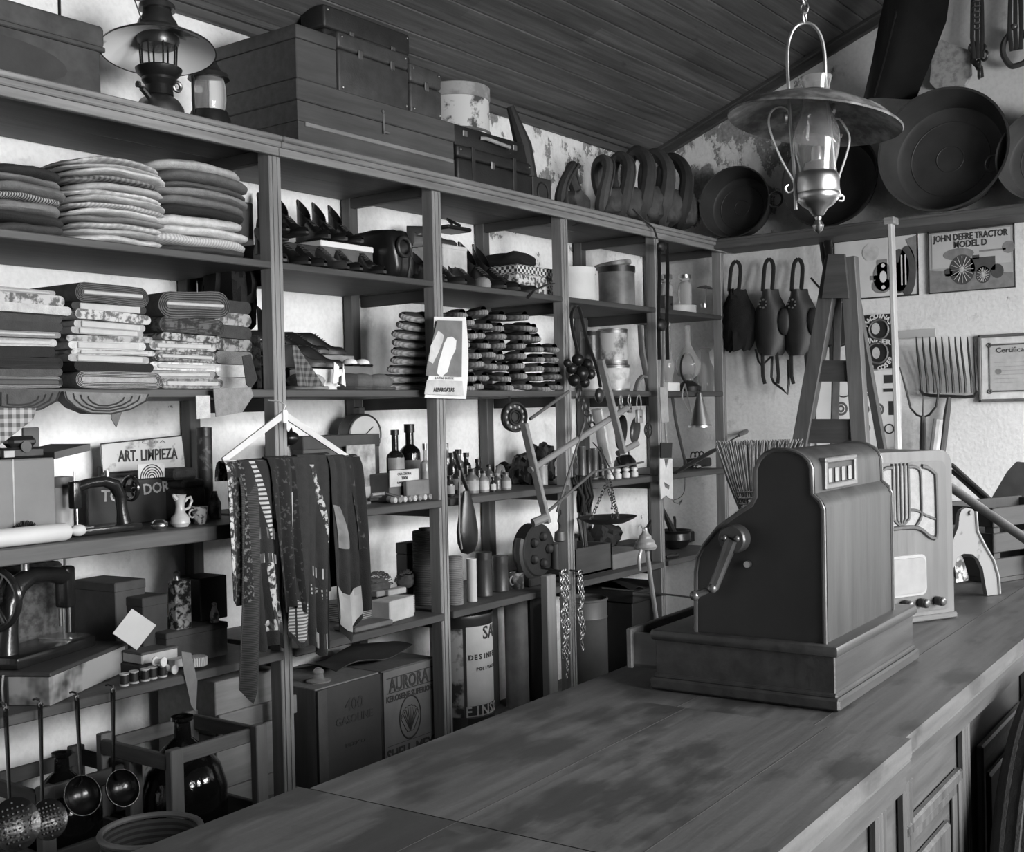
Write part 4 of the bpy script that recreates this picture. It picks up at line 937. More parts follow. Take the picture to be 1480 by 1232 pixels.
s1 = suitcase('flat leather suitcase with two latches leaning along the plank chest', 488, 590, 61, zc_, .05, .2, LEA(.055), (.3, .75), .72, False)
s2 = suitcase('short leather case with single latch at the right end of the plank chest', 592, 638, 97, zc_, .05, .2, LEA(.06), (.5,), .62, False)
s3, W3, H3 = suitcase('dark bag-like case with handle, topmost on the stacked chests', 468, 592, 27, zc_+s1[2]*0+.0, .26, .13, LEA(.03), (.3, .78), .78, True)
# round box with flowered paper
P = fy(690, 140, .09); R = 50*mpp(P)
t = T('hat_box', 'round hat box in pale flowered paper on the small suitcases', 'hat box', (P.x, .09+R*.8, 0)); 
zb_ = fy(690, 186, .04).z; t.location.z = zb_; Hh = fy(690, 116, .04).z-zb_
b = B(); b.cyl((0, 0, Hh*.4), R*.97, Hh*.8, 40); b.part('box_body', blotch(.07, .5, 16, .44, .05, .8), t)
b = B(); b.cyl((0, 0, Hh*.88), R, Hh*.28, 40, bev=.003); b.part('lid', blotch(.2, .3, 14, .5, .1, .8), t)
b = B(); b.torus((0, 0, .012), R*.975, .006, n=40, m=6); b.part('base_band', plain(.12, .8), t)
ya = .03; za = fy(707, 230, ya).z
sA = suitcase('black suitcase with strap and studs, lower of two small ones', 661, 768, 222, ZS, .03, .25, LEA(.02), (.45,), .7, False, straps=(.2, .75))
z_ = ZS+sA[2]+.001
x0_, x1_ = fy(657, 200, .05).x, fy(757, 215, .05).x
t = T('suitcase', 'small black briefcase with pale handle under the round hat box', 'suitcase', (x0_, .05, z_)); W = x1_-x0_; H = zb_-z_-.001
b = B(); b.bb((0, 0, 0), (W, .24, H), bev=.008, seg=2); b.part('case_body', LEA(.015), t)
b = B(); b.tube([(W*.35, -.004, H*.62), (W*.38, -.022, H*.6), (W*.72, -.022, H*.5), (W*.75, -.004, H*.5)], .008, 8); b.part('handle', plain(.3, .5), t)
for f in (.14, .86): b = B(); b.bb((W*f-.014, -.004, H*.5), (W*f+.014, .002, H*.78), bev=.002); b.part('latch', metal(.5, .4), t)
# folded dark umbrella-like roll and radio-like box
q0, q1 = fy(748, 152, .12), fy(775, 268, .10)
b = B(); b.tube([(q0.x, .16, q0.z), ((q0.x+q1.x)/2, .13, (q0.z+q1.z)/2), (q1.x, .11, ZS+.03)], [.018, .04, .03], 10); b.thing('folded_umbrella', plain(.025, .7), 'folded dark umbrella leaning behind the small suitcases', 'umbrella')
q0, q1 = fy(765, 200, .16), fy(790, 275, .12)
t, W, H = boxthing('camera_box', 'small dark box with round opening right of the suitcases', 'box', 770, 797, 257, ZS, .05, .12, DARK)
b = B(); b.bb((0, 0, 0), (W, .12, H), bev=.005); b.part('box_body', plain(.035, .6), t); b = B(); b.torus((W*.5, -.001, H*.5), H*.32, .005, rot=(PI/2, 0, 0)); b.part('round_opening', plain(.02, .4), t)
# horse collars leaning in a row
def collar(px, py, r_px, label, ry, y, mat, ell=1.35, tilt=0.):
    P = fy(px, py, y); R = r_px*mpp(P)
    t = T('horse_collar', label, 'horse collar', (P.x, y+.05, P.z), (0, tilt, ry), 'horse collars leaning at the right end of the top shelf')
    pts = []; rr = []
    for i in range(28):
        a = 2*PI*i/28; x = R*.85*math.cos(a); z = R*ell*math.sin(a)
        if z > 0: x *= 1-.45*(z/(R*ell))**2
        pts.append((x, .02*math.sin(a*2), z)); rr.append(R*(.27+.10*max(0, -math.sin(a))))
    b = B(); b.tube(pts, rr, 10, closed=True); b.part('padded_ring', mat, t)
    b = B(); b.tube([(p[0]*1.12, p[1]-.03, p[2]*1.08) for p in pts[2:26]], R*.06, 6); b.part('hame', plain(.07, .4), t)
    b = B(); b.box((0, -.02, R*ell*1.02), (R*.3, .05, R*.25), bev=.008); b.part('cap_strap', plain(.04, .5), t)
    b = B(); b.tube([(-R*.3, -.04, -R*.6), (-R*.1, -.07, -R*.9), (R*.25, -.06, -R*1.0)], R*.05, 6); b.part('buckled_strap', LEA(.05), t)
    b = superslab(R*1.7, .10, R*1.3, px, .0, 0, .012); b.part('leather_pad', plain(.06, .7, 0, .4, 14, .5), t, (0, -.03, -R*1.55), smooth=60)
    return t
for k, (px, py, r_, lab, ry, m_) in enumerate((
    (838, 272, 31, 'first horse collar from the left, lying low and open', .2, .04), (884, 268, 30, 'second horse collar with pale metal hames', .75, .075),
    (910, 268, 33, 'third horse collar from the left, tall and pointed', .9, .05), (935, 266, 37, 'fourth horse collar, middle of the leaning row', 1.0, .045),
    (961, 270, 37, 'fifth horse collar, leaning on its neighbour to the left', 1.05, .06), (986, 275, 36, 'sixth and darkest horse collar, nearest the back wall', 1.1, .02))):
    collar(px, py, r_, lab, ry, .09+.02*k, plain(m_, .75, 0, .35, 14, .5), 1.35 if k else 1.1, .15)
b = B(); L = [fy(x, y, -.06) for x, y in ((915, 302), (930, 318), (945, 330), (950, 345))]; P = L[0].copy(); b.tube([p-P for p in L], .006, 6, flat=.5); b.thing('loose_strap', LEA(.06), 'thin strap trailing over the shelf edge below the horse collars', 'strap', P)
# ================================================================ folded shirts on the upper left shelf
def stack(px0, px1, ytop, n, mats, z0, y, d, name, lab, group, cat, arch, seed, bottom_first=True, step=None):
    """n soft slabs from the shelf up to the photo's top edge"""
    xm = (px0+px1)/2; P = fy(xm, ytop, y); x0, x1 = fy(px0, 300, y).x, fy(px1, 300, y).x; Wd = x1-x0
    H = P.z-z0-arch; hs = [U(.75, 1.25) for _ in range(n)]; k = H/sum(hs); z = z0
    for i in range(n):
        h = hs[i]*k; w_ = Wd*U(.9, 1.02)
        fr = i/max(1, n-1)
        b = superslab(w_, d*U(.9, 1.0), h*1.05, seed+i*3.3, arch*(.25+.75*fr), U(-.006, .006), .005)
        m_ = mats[i % len(mats)]
        o = b.thing(name, m_, lab % ORD[i], cat, (x0+Wd/2+U(-.012, .012), y+d/2+U(-.01, .012), z+.0005), (0, 0, U(-.03, .03)), group, smooth=60)
        z += h
    return z
SHL = 'folded shirts in three piles on the upper left shelf'
g_ = [cloth(v) for v in (.02, .13, .02, .3, .28, .04)]
stack(-14, 106, 236, 7, [cloth(.05), cloth(.03), cloth(.16), stripes(.03, .3, 40, 'X'), cloth(.14), cloth(.17), cloth(.025)], ZA, .03, .34, 'folded_garment', '%s folded garment from the bottom of the left pile, upper left shelf', SHL, 'garment', .012, 3)
wm = [cloth(.42), cloth(.32), stripes(.3, .5, 14, 'X', grid=True), cloth(.18), cloth(.5), stripes(.3, .45, 25), cloth(.40), stripes(.35, .6, 10, 'X', grid=True), cloth(.34), stripes(.04, .2, 18, 'X', grid=True), cloth(.48), cloth(.36), stripes(.28, .48, 12, 'X', grid=True)]
stack(108, 252, 228, 13, wm, ZA, .02, .33, 'folded_shirt', '%s pale folded shirt from the bottom of the tall middle pile', SHL, 'shirt', .022, 11)
wm = [cloth(.05), stripes(.35, .5, 30), cloth(.5), cloth(.46), cloth(.025), cloth(.14), cloth(.2), cloth(.09), cloth(.12), cloth(.34)]
stack(232, 372, 232, 10, wm, ZA, .02, .33, 'folded_sweater', '%s folded sweater from the bottom of the right pile by the post', SHL, 'sweater', .02, 23)
q0, q1 = fy(350, 270, .3), fy(376, 290, .3); b = B(); b.bb((q0.x, .36, q1.z), (q1.x+.02, .40, q0.z), bev=.002); o = b.thing('card', PAPER, 'white card behind the sweater pile near the first post', 'card'); 
for v in o.data.vertices: v.co.z -= 0
b = B(); b.bb((q0.x, .36, ZA+.001), (q1.x+.02, .40, q1.z-.001), bev=.002); b.thing('small_carton', plain(.12, .8), 'dim carton behind the sweater pile supporting the white card', 'box')
# ================================================================ bolts of cloth on the shelf below
def stadium(w_, h, n=8, seed=None):
    r = h/2; L = w_/2-r; pts = []
    for s, a0 in ((1, -PI/2), (-1, PI/2)):
        for i in range(n+1): a = a0+PI*i/n; pts.append((s*L+r*math.cos(a), r*math.sin(a)))
        if seed is not None:
            for k in range(1, 6): f = k/6; pts.append((s*L*(1-2*f), r*s))
    if seed is None: return pts
    # cloth is soft: edges wander and the middle sags a little
    return [(x*(1+.05*noise.noise(Vector((y*20, seed, 0)))), y*(1+.12*noise.noise(Vector((x*9, seed, 2))))+.10*h*noise.noise(Vector((x*6, seed, 5)))) for x, y in pts]
def bolt(x, z, w_, h, y, d, mat, label, core, rz=0., tilt=0., layers=3, corem=None):
    t = T('cloth_bolt', label, 'fabric bolt', (x, y, z+h/2), (0, tilt, rz), 'bolts of cloth in three piles on the left shelf')
    R = Matrix.Rotation(PI/2, 4, 'X')
    sd = x*37.1+z*91.7
    b = B(); b.prism(stadium(w_, h, 8, sd), d, (0, d/2, 0), R); b.part('cloth_roll', mat, t, smooth=50)
    if layers:
        b = B()
        for k in range(layers+2):
            f = .9-.18*k; b.tube([(p[0], -.0015, p[1]) for p in stadium(w_*(1-(1-f)*h/w_), h*f, 6, sd)], h*.022, 4, closed=True)
        b.part('layer_edges', plain(.04, .9), t)
    if core:
        b = B(); b.bb((-w_*.40, -.006, -h*core), (w_*.40, .03, h*core), bev=.002); b.part('card_core', corem or plain(.36, .8, 0, .15), t, label='pale cardboard core')
    return t
def boltpile(px0, px1, ytop, spec, y, d, nm, seed, z0=ZB+.001, xs=None):
    x0, x1 = fy(px0, 500, y).x, fy(px1, 500, y).x; H = fy((px0+px1)/2, ytop, y).z-z0; tot = sum(s_[0] for s_ in spec); z = z0
    r_ = random.Random(seed)
    for i, (hh, v, core, m_) in enumerate(spec):
        h = hh/tot*H; w_ = (x1-x0)*r_.uniform(.88, 1.0)*(1 if hh < 2 else .98)
        bolt((x0+x1)/2+r_.uniform(-.012, .012), z, w_, h*.985, y+r_.uniform(-.03, .02), d, m_ or cloth(v*.85), '%s cloth bolt from the bottom of the %s pile under the shirts' % (ORD[i], nm), core, r_.uniform(-.09, .09), r_.uniform(-.02, .02), 2 if h > .03 else 0)
        z += h
pr_ = lambda a, c, s_=30: blotch(a, c, s_, .5, .05, .9)
boltpile(-22, 92, 416, [(1.6, .2, 0, stripes(.06, .28, 9, 'Z')), (1.1, .08, 0, None), (1.6, .015, 0, None), (1.5, .02, 0, None), (1.1, .4, .25, None), (.9, .2, .2, None), (1.3, .05, 0, None), (1.1, .06, 0, None), (1.3, .42, 0, None), (1.5, .2, 0, pr_(.1, .35)), (.8, .28, .2, None)], -.01, .42, 'left', 1)
boltpile(97, 218, 411, [(2.0, .3, 0, None), (1.1, .015, 0, None), (.9, .3, .4, None), (.7, .34, .3, pr_(.2, .4)), (.9, .5, .42, None), (.8, .2, 0, pr_(.12, .3)), (.8, .3, .4, None), (.9, .36, .42, None), (1.2, .2, 0, pr_(.12, .4, 45)), (1.0, .05, .42, None), (2.4, .12, .09, None)], -.005, .42, 'middle', 2)
boltpile(220, 322, 422, [(1.1, .3, .2, pr_(.2, .45, 60)), (.9, .25, .2, None), (.9, .4, .25, pr_(.3, .5, 60)), (1.3, .3, .14, pr_(.15, .4, 80)), (1.0, .2, .25, pr_(.12, .35, 50)), (.8, .1, 0, pr_(.05, .3, 40)), (1.8, .05, 0, pr_(.02, .1, 30)), (2.9, .13, .06, None)], -.005, .42, 'right', 3)
for i in range(7):
    zz = ZB+.002+i*.042; x = fy(338, 520, .12).x; m_ = [cloth(.3), cloth(.4), cloth(.15), pr_(.05, .25), cloth(.06), pr_(.1, .3), cloth(.05)][i]
    bolt(x-.015, zz, .17, .040, .10, .3, m_, '%s narrow bolt up in the pile between the big bolts and the first post' % ORD[i], 0, .1, 0, 0)
# hanging cloth corners
def rag(pts, y, mat, label, name='cloth_corner', th=.003, cat='cloth'):
    L = [fy(px, py, y) for px, py in pts]; P = L[0].copy()
    b = B(); b.prism([(p.x-P.x, p.z-P.z) for p in L], th, (0, 0, 0), RY); return b.thing(name, mat, label, cat, P)
for k, (pts, v, lab) in enumerate((([(92, 566), (216, 570), (212, 580), (190, 592), (160, 599), (130, 598), (108, 589), (95, 577)], .16, 'loose sagging end of the lowest bolt of the middle pile'), ([(-20, 560), (88, 566), (82, 580), (60, 592), (30, 597), (0, 597), (-20, 594)], .07, 'loose sagging end of the lowest bolt of the left pile'))):
    L = [fy(px, py, -.042) for px, py in pts]; P = L[0].copy(); t = T('cloth_end', lab, 'cloth', P); b = B(); b.prism([(p.x-P.x, p.z-P.z) for p in L], .045, (0, .0225, 0), RY); b.part('cloth_fold', cloth(v), t)
    c_ = sum((p-P for p in L), Vector())/len(L); b = B()
    for f in (.97, .78, .6, .42): b.tube([(c_.x+(p.x-P.x-c_.x)*f, -.002, c_.z+(p.z-P.z-c_.z)*f+.012*(1-f)) for p in L[1:]+L[:1]], .0022, 4)
    b.part('layer_edges', plain(.04, .9), t)
rag([(308, 562), (362, 560), (366, 572), (350, 596), (312, 603)], -.035, cloth(.2), 'grey cloth corner hanging below the right pile of bolts')
rag([(283, 572), (303, 572), (304, 604), (284, 606)], -.045, cloth(.4), 'small pale cloth end hanging below the right pile of bolts')
rag([(-10, 590), (52, 590), (48, 606), (20, 628), (-10, 650)], -.05, stripes(.06, .3, 14, 'X', grid=True), 'chequered cloth corner hanging at the far left below the bolts')
rag([(160, 585), (180, 575), (176, 596), (168, 618), (161, 606)], -.04, cloth(.13), 'dark pointed cloth corner hanging below the middle pile of bolts')
rag([(350, 515), (362, 512), (372, 548), (362, 562), (356, 556)], -.03, cloth(.04), 'dark strip of cloth beside the right pile and the first post')
P = fy(372, 470, .05); b = superslab(.1, .2, .22, 5, .03, 0, .03); b.thing('dark_bundle', cloth(.012), 'dark cloth bundle beside the first post above the bolts', 'bundle', (P.x+.03, .22, ZB+.20))
b = B(); b.bb((0, 0, 0), (.12, .22, .19), bev=.01); b.thing('patterned_bundle', pr_(.02, .12, 30), 'patterned dark bundle under the dark cloth by the first post', 'bundle', (P.x-.02, .14, ZB+.001))
# ================================================================ footwear
def boot_proto(name, L, hs, mat, label, cat, laces=True, sole_m=None, toe=1.):
    t = T(name, label, cat, (0, 0, 0), 0)
    N, K = 14, 14; k_ = L/.28
    def sec(s):      # s 0 toe .. 1 heel: half width, height
        w_ = .040*min(1, (max(0, s)/.22))**.5*(1-.30*max(0, min(1, (s-.38)/.25))+.06*max(0, (s-.7)/.3))
        w_ *= (1 if s < .93 else max(.35, 1-((s-.93)/.07)**2*.6))
        h_ = .034*min(1, s/.12+.25)**.6 + .072*max(0, min(1, (s-.25)/.36))**1.1
        return max(.008, w_)*k_, h_*k_
    def f(u, v):
        w_, h_ = sec(v); a = PI*u
        return (w_*math.cos(a), -L/2+L*v, .016+h_*abs(math.sin(a))**.6)
    b = B(); b.grid(f, K, N)
    if hs:
        def g(u, v):
            a = 2*PI*u; c_ = math.cos(a); top = max(.075, hs*(.76+.24*c_))      # c_ = 1 at the back
            z = .06+(top-.06)*v
            return ((.031-.003*math.sin(PI*v))*k_*math.sin(a)*(1-.25*max(0, c_)*v), L/2-.066*k_+(.062-.012*v)*k_*c_+.016*v, z)
        b.grid(g, 18, 6, .004)
    o = b.part('upper', mat, t, smooth=60)
    out = []
    for i in range(15): s = i/14; w_, _ = sec(s); out.append((w_*1.06, -L/2+L*s*.97))
    for i in range(15): s = 1-i/14; w_, _ = sec(s); out.append((-w_*1.06, -L/2+L*s*.97))
    b = B(); b.prism(out, .012, (0, 0, .015)); b.bb((-.028, L*.22, 0), (.028, L*.49, .014), bev=.003); b.part('sole', sole_m or plain(.03, .5), t)
    if laces:
        b = B()
        for k in range(5):
            f_ = k/4; q_ = .40+.16*f_; z = .0175+sec(q_)[1]; y = -L/2+L*q_
            b.tube([(-.016, y+.006, z), (0, y-.004, z+.003), (.016, y+.006, z)], .0022, 4)
        b.part('laces', plain(.06, .7), t)
    return t
LB = lambda v: plain(v, .32, 0, .3, 12, .1)
protos = {
 'tall': boot_proto('ankle_boot', .27, .235, LB(.016), 'x', 'boot'),
 'mid': boot_proto('ankle_boot', .26, .18, LB(.03), 'x', 'boot'),
 'low': boot_proto('leather_shoe', .27, .10, LB(.02), 'x', 'shoe'),
 'brown': boot_proto('leather_shoe', .27, .10, LB(.055), 'x', 'shoe')}
_used = set()
def shoe(kind, px, pb, y, z, label, rz=0., sc=1., tilt=0., group='shoes and boots on the shelves'):
    P = fy(px, pb, y); p = protos[kind]; first = kind not in _used; _used.add(kind)
    loc = (P.x, y+.13*sc, z)
    if first: p.location = loc; p.rotation_euler = (tilt, 0, rz); p.scale = (sc,)*3; p['label'] = label; p['group'] = group; return p
    return dup(p, loc, (tilt, 0, rz), label, group, sc)
# bay 2, upper shelf: boxes at the back carry the rear row
simple_box('shoe_box', 'long dark shoe box under the rear boots, second bay upper shelf', 'box', 404, 462, 352, ZA+.001, .16, .24, plain(.03, .8), lid=.02)
simple_box('shoe_box', 'shoe box with white lid among the boots, second bay upper shelf', 'box', 464, 540, 352, ZA+.001, .15, .24, plain(.12, .8), lid=.022, lidmat=PAPER)
zb1 = ZA+.001+fy(500, 352, .15).z-ZA
FT = 'front row' ; 
for k, (px, kd, rz, lab) in enumerate(((424, 'mid', -.3, 'dark boot in front by the first post, front row of second bay'), (450, 'low', -.1, 'low dark shoe second in the front row, second bay'), (473, 'low', -.1, 'low dark shoe below the left end of the white lidded box'), (502, 'brown', .0, 'low shoe in front of the white lidded box'), (526, 'tall', -.15, 'laced boot right of the white lidded box'), (560, 'tall', -.15, 'rightmost tall boot of the front row, second bay'))):
    shoe(kd, px, 380+k, .02, ZA+.001, lab, rz, .85)
for k, (px, kd, rz, lab) in enumerate(((422, 'tall', -.2, 'leftmost boot of the raised rear row'), (448, 'tall', -.15, 'second boot of the raised rear row'), (480, 'tall', -.15, 'third boot of the raised rear row, above the white lid'), (503, 'tall', -.1, 'fourth boot of the raised rear row above the white lid'), (526, 'tall', -.1, 'fifth boot of the raised rear row'))):
    shoe(kd, px, 352, .12, zb1+.001, lab, rz, .72)
t, W, H = boxthing('leather_bag', 'dark bulky leather bag at the right end of the boots, second bay', 'bag', 568, 602, 328, ZA+.001, .06, .3, DARK)
b = superslab(W*.9, .28, H*.97, 9, .0, 0, .012); o = b.part('bag_body', LB(.016), t, (W/2, .15, 0), smooth=60)
b = B(); b.torus((W*.45, 0, H*.62), .035, .008, rot=(PI/2, 0, 0), sc=(1, 1, 1)); b.part('round_buckle', LB(.03), t)
# bay 3, upper shelf
simple_box('shoe_box', 'pale shoe box behind the low shoes, third bay upper shelf', 'box', 640, 676, 355, ZA+.001, .2, .2, plain(.45, .8), lid=.018)
zb2 = fy(650, 355, .2).z
for k, (px, kd, rz, lab) in enumerate(((650, 'mid', -.2, 'narrow boot right beside the second post'), (672, 'low', .0, 'low shoe second from the left, third bay'), (700, 'mid', .0, 'third shoe from the left, third bay'), (732, 'tall', -.1, 'tall laced boot in the middle of the third bay'), (752, 'tall', -.1, 'tall laced boot right of the middle, third bay'), (772, 'low', .25, 'low black shoe in front of the patterned basket'))):
    shoe(kd, px, 395+k*3, .03, ZA+.001, lab, rz, 1.0 if kd == 'tall' else .85)
shoe('brown', 652, 350, .21, zb2+.001, 'brown shoe on the pale shoe box by the second post', .9, .8)
shoe('tall', 704, 380, .2, ZA+.001, 'boot behind the others left of the tall laced boots', .2, .95)
P = fy(708, 402, .0); b = B(); b.lathe([(0, 0), (.025, 0), (.028, .015), (.022, .035), (.01, .045), (0, .046)], 16, sc=(1, 1.5, 1)); b.thing('baby_shoe', plain(.22, .7), 'tiny pale baby shoe at the shelf edge, third bay', 'shoe', (P.x, .04, ZA+.001))
P = fy(662, 338, .25); b = B(); b.bb((0, 0, 0), (.16, .12, .018), bev=.006); b.tube([(.02, 0, .018), (.05, .05, .05), (.08, 0, .018)], .006, 6); b.thing('sandal', LB(.02), 'dark strappy sandal on top of the brown shoe', 'sandal', (P.x-.06, .25, zb2+.085))
x0_, x1_ = fy(748, 400, .10).x, fy(803, 400, .10).x
t = T('woven_basket', 'white and black chequered woven box at the right of the third bay', 'basket', (x0_, .10, ZA+.001)); W = x1_-x0_; H = fy(775, 386, .1).z-ZA
mm, nt, bs = _new('chequered_weave'); ck = nt.nodes.new('ShaderNodeTexChecker'); ck.inputs['Scale'].default_value = 70; ck.inputs[1].default_value = _g(.6); ck.inputs[2].default_value = _g(.03)
nt.links.new(_coord(nt, (1, 1, 1)), ck.inputs[0]); nt.links.new(ck.outputs[0], bs.inputs['Base Color']); bs.inputs['Roughness'].default_value = .9
b = B(); b.bb((0, 0, 0), (W, .3, H*.7), bev=.006); b.part('basket_body', blotch(.08, .55, 40, .5, .04, .9), t)
b = B(); b.bb((-.004, -.005, H*.7), (W+.004, .305, H), bev=.006); b.part('chequered_lid', mm, t)
b = superslab(W*.62, .2, .055, 4, .008, 0, .01); b.thing('flat_cap', cloth(.008), 'black flat cap lying on the chequered woven box', 'cap', (x0_+W*.36, .22, ZA+.002+H), smooth=60)
P = fy(768, 430, -.015); b = B(); L = [fy(x, y, -.014) for x, y in ((800, 410), (785, 414), (772, 420), (763, 431))]; b.tube([p-P for p in L], .010, 6, flat=.4); b.thing('leather_strip', LEA(.06), 'curled leather strip hanging off the shelf edge below the woven box', 'strip', P)
# bay 4 and 5, upper shelf
can('hat_box', 'white round hat box with lid, fourth bay upper shelf', 'hat box', 856, 32, 386, ZA+.001, .02, plain(.55, .7, 0, .06), lid=plain(.58, .7, 0, .05))
can('round_tin', 'large dull round tin with black lid beside the white hat box', 'tin', 914, 27, 384, ZA+.001, .05, blotch(.06, .2, 6, .5, .2, .5), lid=plain(.01, .4))
P = fy(905, 374, .1); b = B(); b.cyl((0, 0, 0), .095, .022, 32, rot=(-.12, -.1, 0), bev=.003); b.thing('enamel_plate', blotch(.08, .35, 6, .55, .1, .3), 'enamel lid tilted on top of the large dull tin', 'lid', (P.x+.035, .2, fy(914, 384, .05).z+.022))
can('round_tin', 'low pale round tin at the right of the fifth bay', 'tin', 1004, 26, 438, ZA+.001, .06, plain(.45, .5, 0, .1), h=.05)
z5 = ZA+.052
for k, (px, lab) in enumerate(((971, 'left one of two glass spice jars with metal caps'), (998, 'right one of two glass spice jars with metal caps'))):
    bottle('glass_jar', lab, px, 9.5, 397, ZA+.001 if k == 0 else z5, .09 if k else .1, glass(.6, .1, .6), metal(.5, .3), None, None, .2, 'jar', .75)
t = T('small_tin_box', 'small dull tin box in front of the left spice jar', 'tin', (fy(962, 440, .03).x, .03, ZA+.001)); b = B(); b.bb((0, 0, 0), (.085, .05, .075), bev=.004); b.part('tin_body', plain(.06, .5), t); b = B(); b.cyl((.06, -.002, .03), .006, .006, 10, rot=(PI/2, 0, 0)); b.part('knob', DARK, t)
t = T('carbide_lamp', 'small bent white metal lamp standing on the low pale tin', 'lamp', (fy(1022, 436, .1).x, .12, z5))
b = B(); b.cyl((0, 0, .012), .02, .024, 18, bev=.002); b.part('foot', metal(.6, .3), t); b = B(); b.tube([(0.01, 0, .02), (.03, 0, .09), (.04, 0, .125)], .0045, 6); b.part('stem', WHITE, t)
b = B(); b.lathe([(.0, .0), (.03, .008), (.052, .02)], 20, (.01, -.01, .128), (PI+.15, 0, 0)); b.part('reflector', plain(.1, .3), t)
# ---------------- middle shelf, bay 2: shoes on boxes
simple_box('shoe_box', 'pale long box carrying the dark shoe heap, second bay middle shelf', 'box', 432, 512, 494, ZB+.095, .14, .26, plain(.2, .85), h=.035)
simple_box('shoe_box', 'wide box under the pale long box, second bay middle shelf', 'box', 425, 500, 520, ZB+.001, .15, .28, plain(.09, .85), h=.092)
for k, (px, pb, kd, rz, lab) in enumerate(((424, 492, 'low', .9, 'leftmost dark shoe of the top heap, second bay'), (440, 490, 'tall', 1.1, 'boot lying in the middle of the top heap, second bay'), (462, 492, 'low', .7, 'shoe with shiny toe in the top heap, second bay'), (488, 492, 'low', 1.0, 'rightmost shoe on the pale long box, second bay'))):
    shoe(kd, px, pb, .15, ZB+.131, lab, rz, .75)
simple_box('shoe_box', 'white shoe box low at the shelf edge, second bay', 'box', 450, 499, 533, ZB+.001, .02, .11, plain(.55, .8), h=.072)
zq = ZB+.074
for k, (px, kd, rz, lab) in enumerate(((458, 'brown', .8, 'brown oxford shoe on the white shoe box'), (484, 'low', .9, 'dark shoe right of the brown oxford, middle shelf'))): shoe(kd, px, 525, .01, zq, lab, rz, .72)
simple_box('shoe_box', 'small grey box under the white-toed slippers', 'box', 497, 540, 527, ZB+.001, .04, .2, plain(.13, .8), h=.085)
for k, (px, lab) in enumerate(((515, 'left white-toed slipper on the small grey box'), (533, 'right white-toed slipper on the small grey box'))):
    P = fy(px, 522, .04); t = T('slipper', lab, 'slipper', (P.x, .12, ZB+.0865), .05, 'pair of white-toed slippers')
    b = B(); b.bb((-.024, -.08, 0), (.024, .1, .008), bev=.004); b.part('sole', BLK, t); b = B(); b.ball((0, -.045, .012), .024, (.95, 1.3, .7)); b.part('toe_cap', WHITE, t)
for k, (px, lab, v) in enumerate(((455, 'pale cloth shoe lying sideways at the shelf edge, second bay', .3), (515, 'brown cloth shoe lying sideways at the shelf edge, second bay', .05), (535, 'grey cloth shoe lying beside the brown one, second bay', .1), (560, 'grey mottled cloth shoe near the slipper pile, second bay', .12))):
    P = fy(px, 560, -.0); b = B(); b.ball((0, 0, .03), .05, (1.7, .8, .6), n=16); b.bb((-.08, -.035, 0), (.08, .035, .012), bev=.006); o = b.thing('cloth_shoe', cloth(v), lab, 'shoe', (P.x, .04, ZB+.001), (0, 0, .1*k), smooth=60)
P = fy(410, 500, .0)
def ck(u, v): return (.0+.0+(.02+.10*v)*u*1.0+.02*v, -.02-.03*math.sin(u*9)*v*.3, -.135*v)
t = T('chequered_cloth', 'chequered cloth hanging in folds over the boxes beside the first post', 'cloth', (P.x, -.02, P.z)); b = B(); b.grid(ck, 18, 8, .003); b.part('cloth_sheet', stripes(.03, .14, 16, 'X', grid=True), t)
P = fy(484, 545, -.03); b = B(); b.prism([(0, 0), (.025, .005), (.03, .06), (.008, .075)], .004, (0, 0, 0), RY); b.prism([(.03, 0), (.05, -.01), (.042, .07)], .004, (0, -.01, 0), RY); b.thing('price_tag', PAPER, 'folded white paper tag on the pale cloth shoe', 'tag', (P.x, -.02, ZB+.02))
# ---------------- rope-soled slippers
out = []
for i in range(20):
    a = 2*PI*i/20; y = math.cos(a); x = math.sin(a); out.append((x*(.0355+.005*y)-.003*(y > 0), y*.125))
ap = T('rope_soled_slipper', 'x', 'slipper', (0, 0, 0))
b = B(); b.prism(out, .02, (0, 0, .01)); b.part('rope_sole', stripes(.16, .33, 60, 'Y', soft=.2), ap)
b = B(); b.tube([(x*1.0, y, .012) for x, y in out], .0115, 8, closed=True); b.part('rope_edge', stripes(.15, .30, 30, 'X', soft=.4), ap)
def upf(u, v): a = PI*u; y = -.12+.24*v; w_ = .041*math.sqrt(max(.02, 1-(y/.128)**2)); return (w_*.88*math.cos(a), y, .02+(.018 if v < .5 else .010)*math.sin(a)**.6)
b = B(); b.grid(upf, 8, 8); b.part('canvas_upper', cloth(.035), ap, smooth=60)
ap2 = dup(ap, (0, 0, 0)); 
for c in ap2.children:
    if c.name.startswith('canvas'): recolor(c, cloth(.09))
apn = [0, 0]; ra_ = random.Random(5)
GS = 'pile of rope-soled slippers on the middle shelf'
def slipper(x, y, z, rot, label, sc=1.):
    k = 0 if ra_.random() < .65 else 1; src = (ap, ap2)[k]
    if apn[k] == 0: apn[k] = 1; src.location = (x, y, z); src.rotation_euler = rot; src['label'] = label; src['group'] = GS; src.scale = (sc,)*3; return src
    return dup(src, (x, y, z), rot, label, GS, sc)
hts = {0: 446, 1: 448, 2: 445, 3: 450, 4: 462, 5: 498}
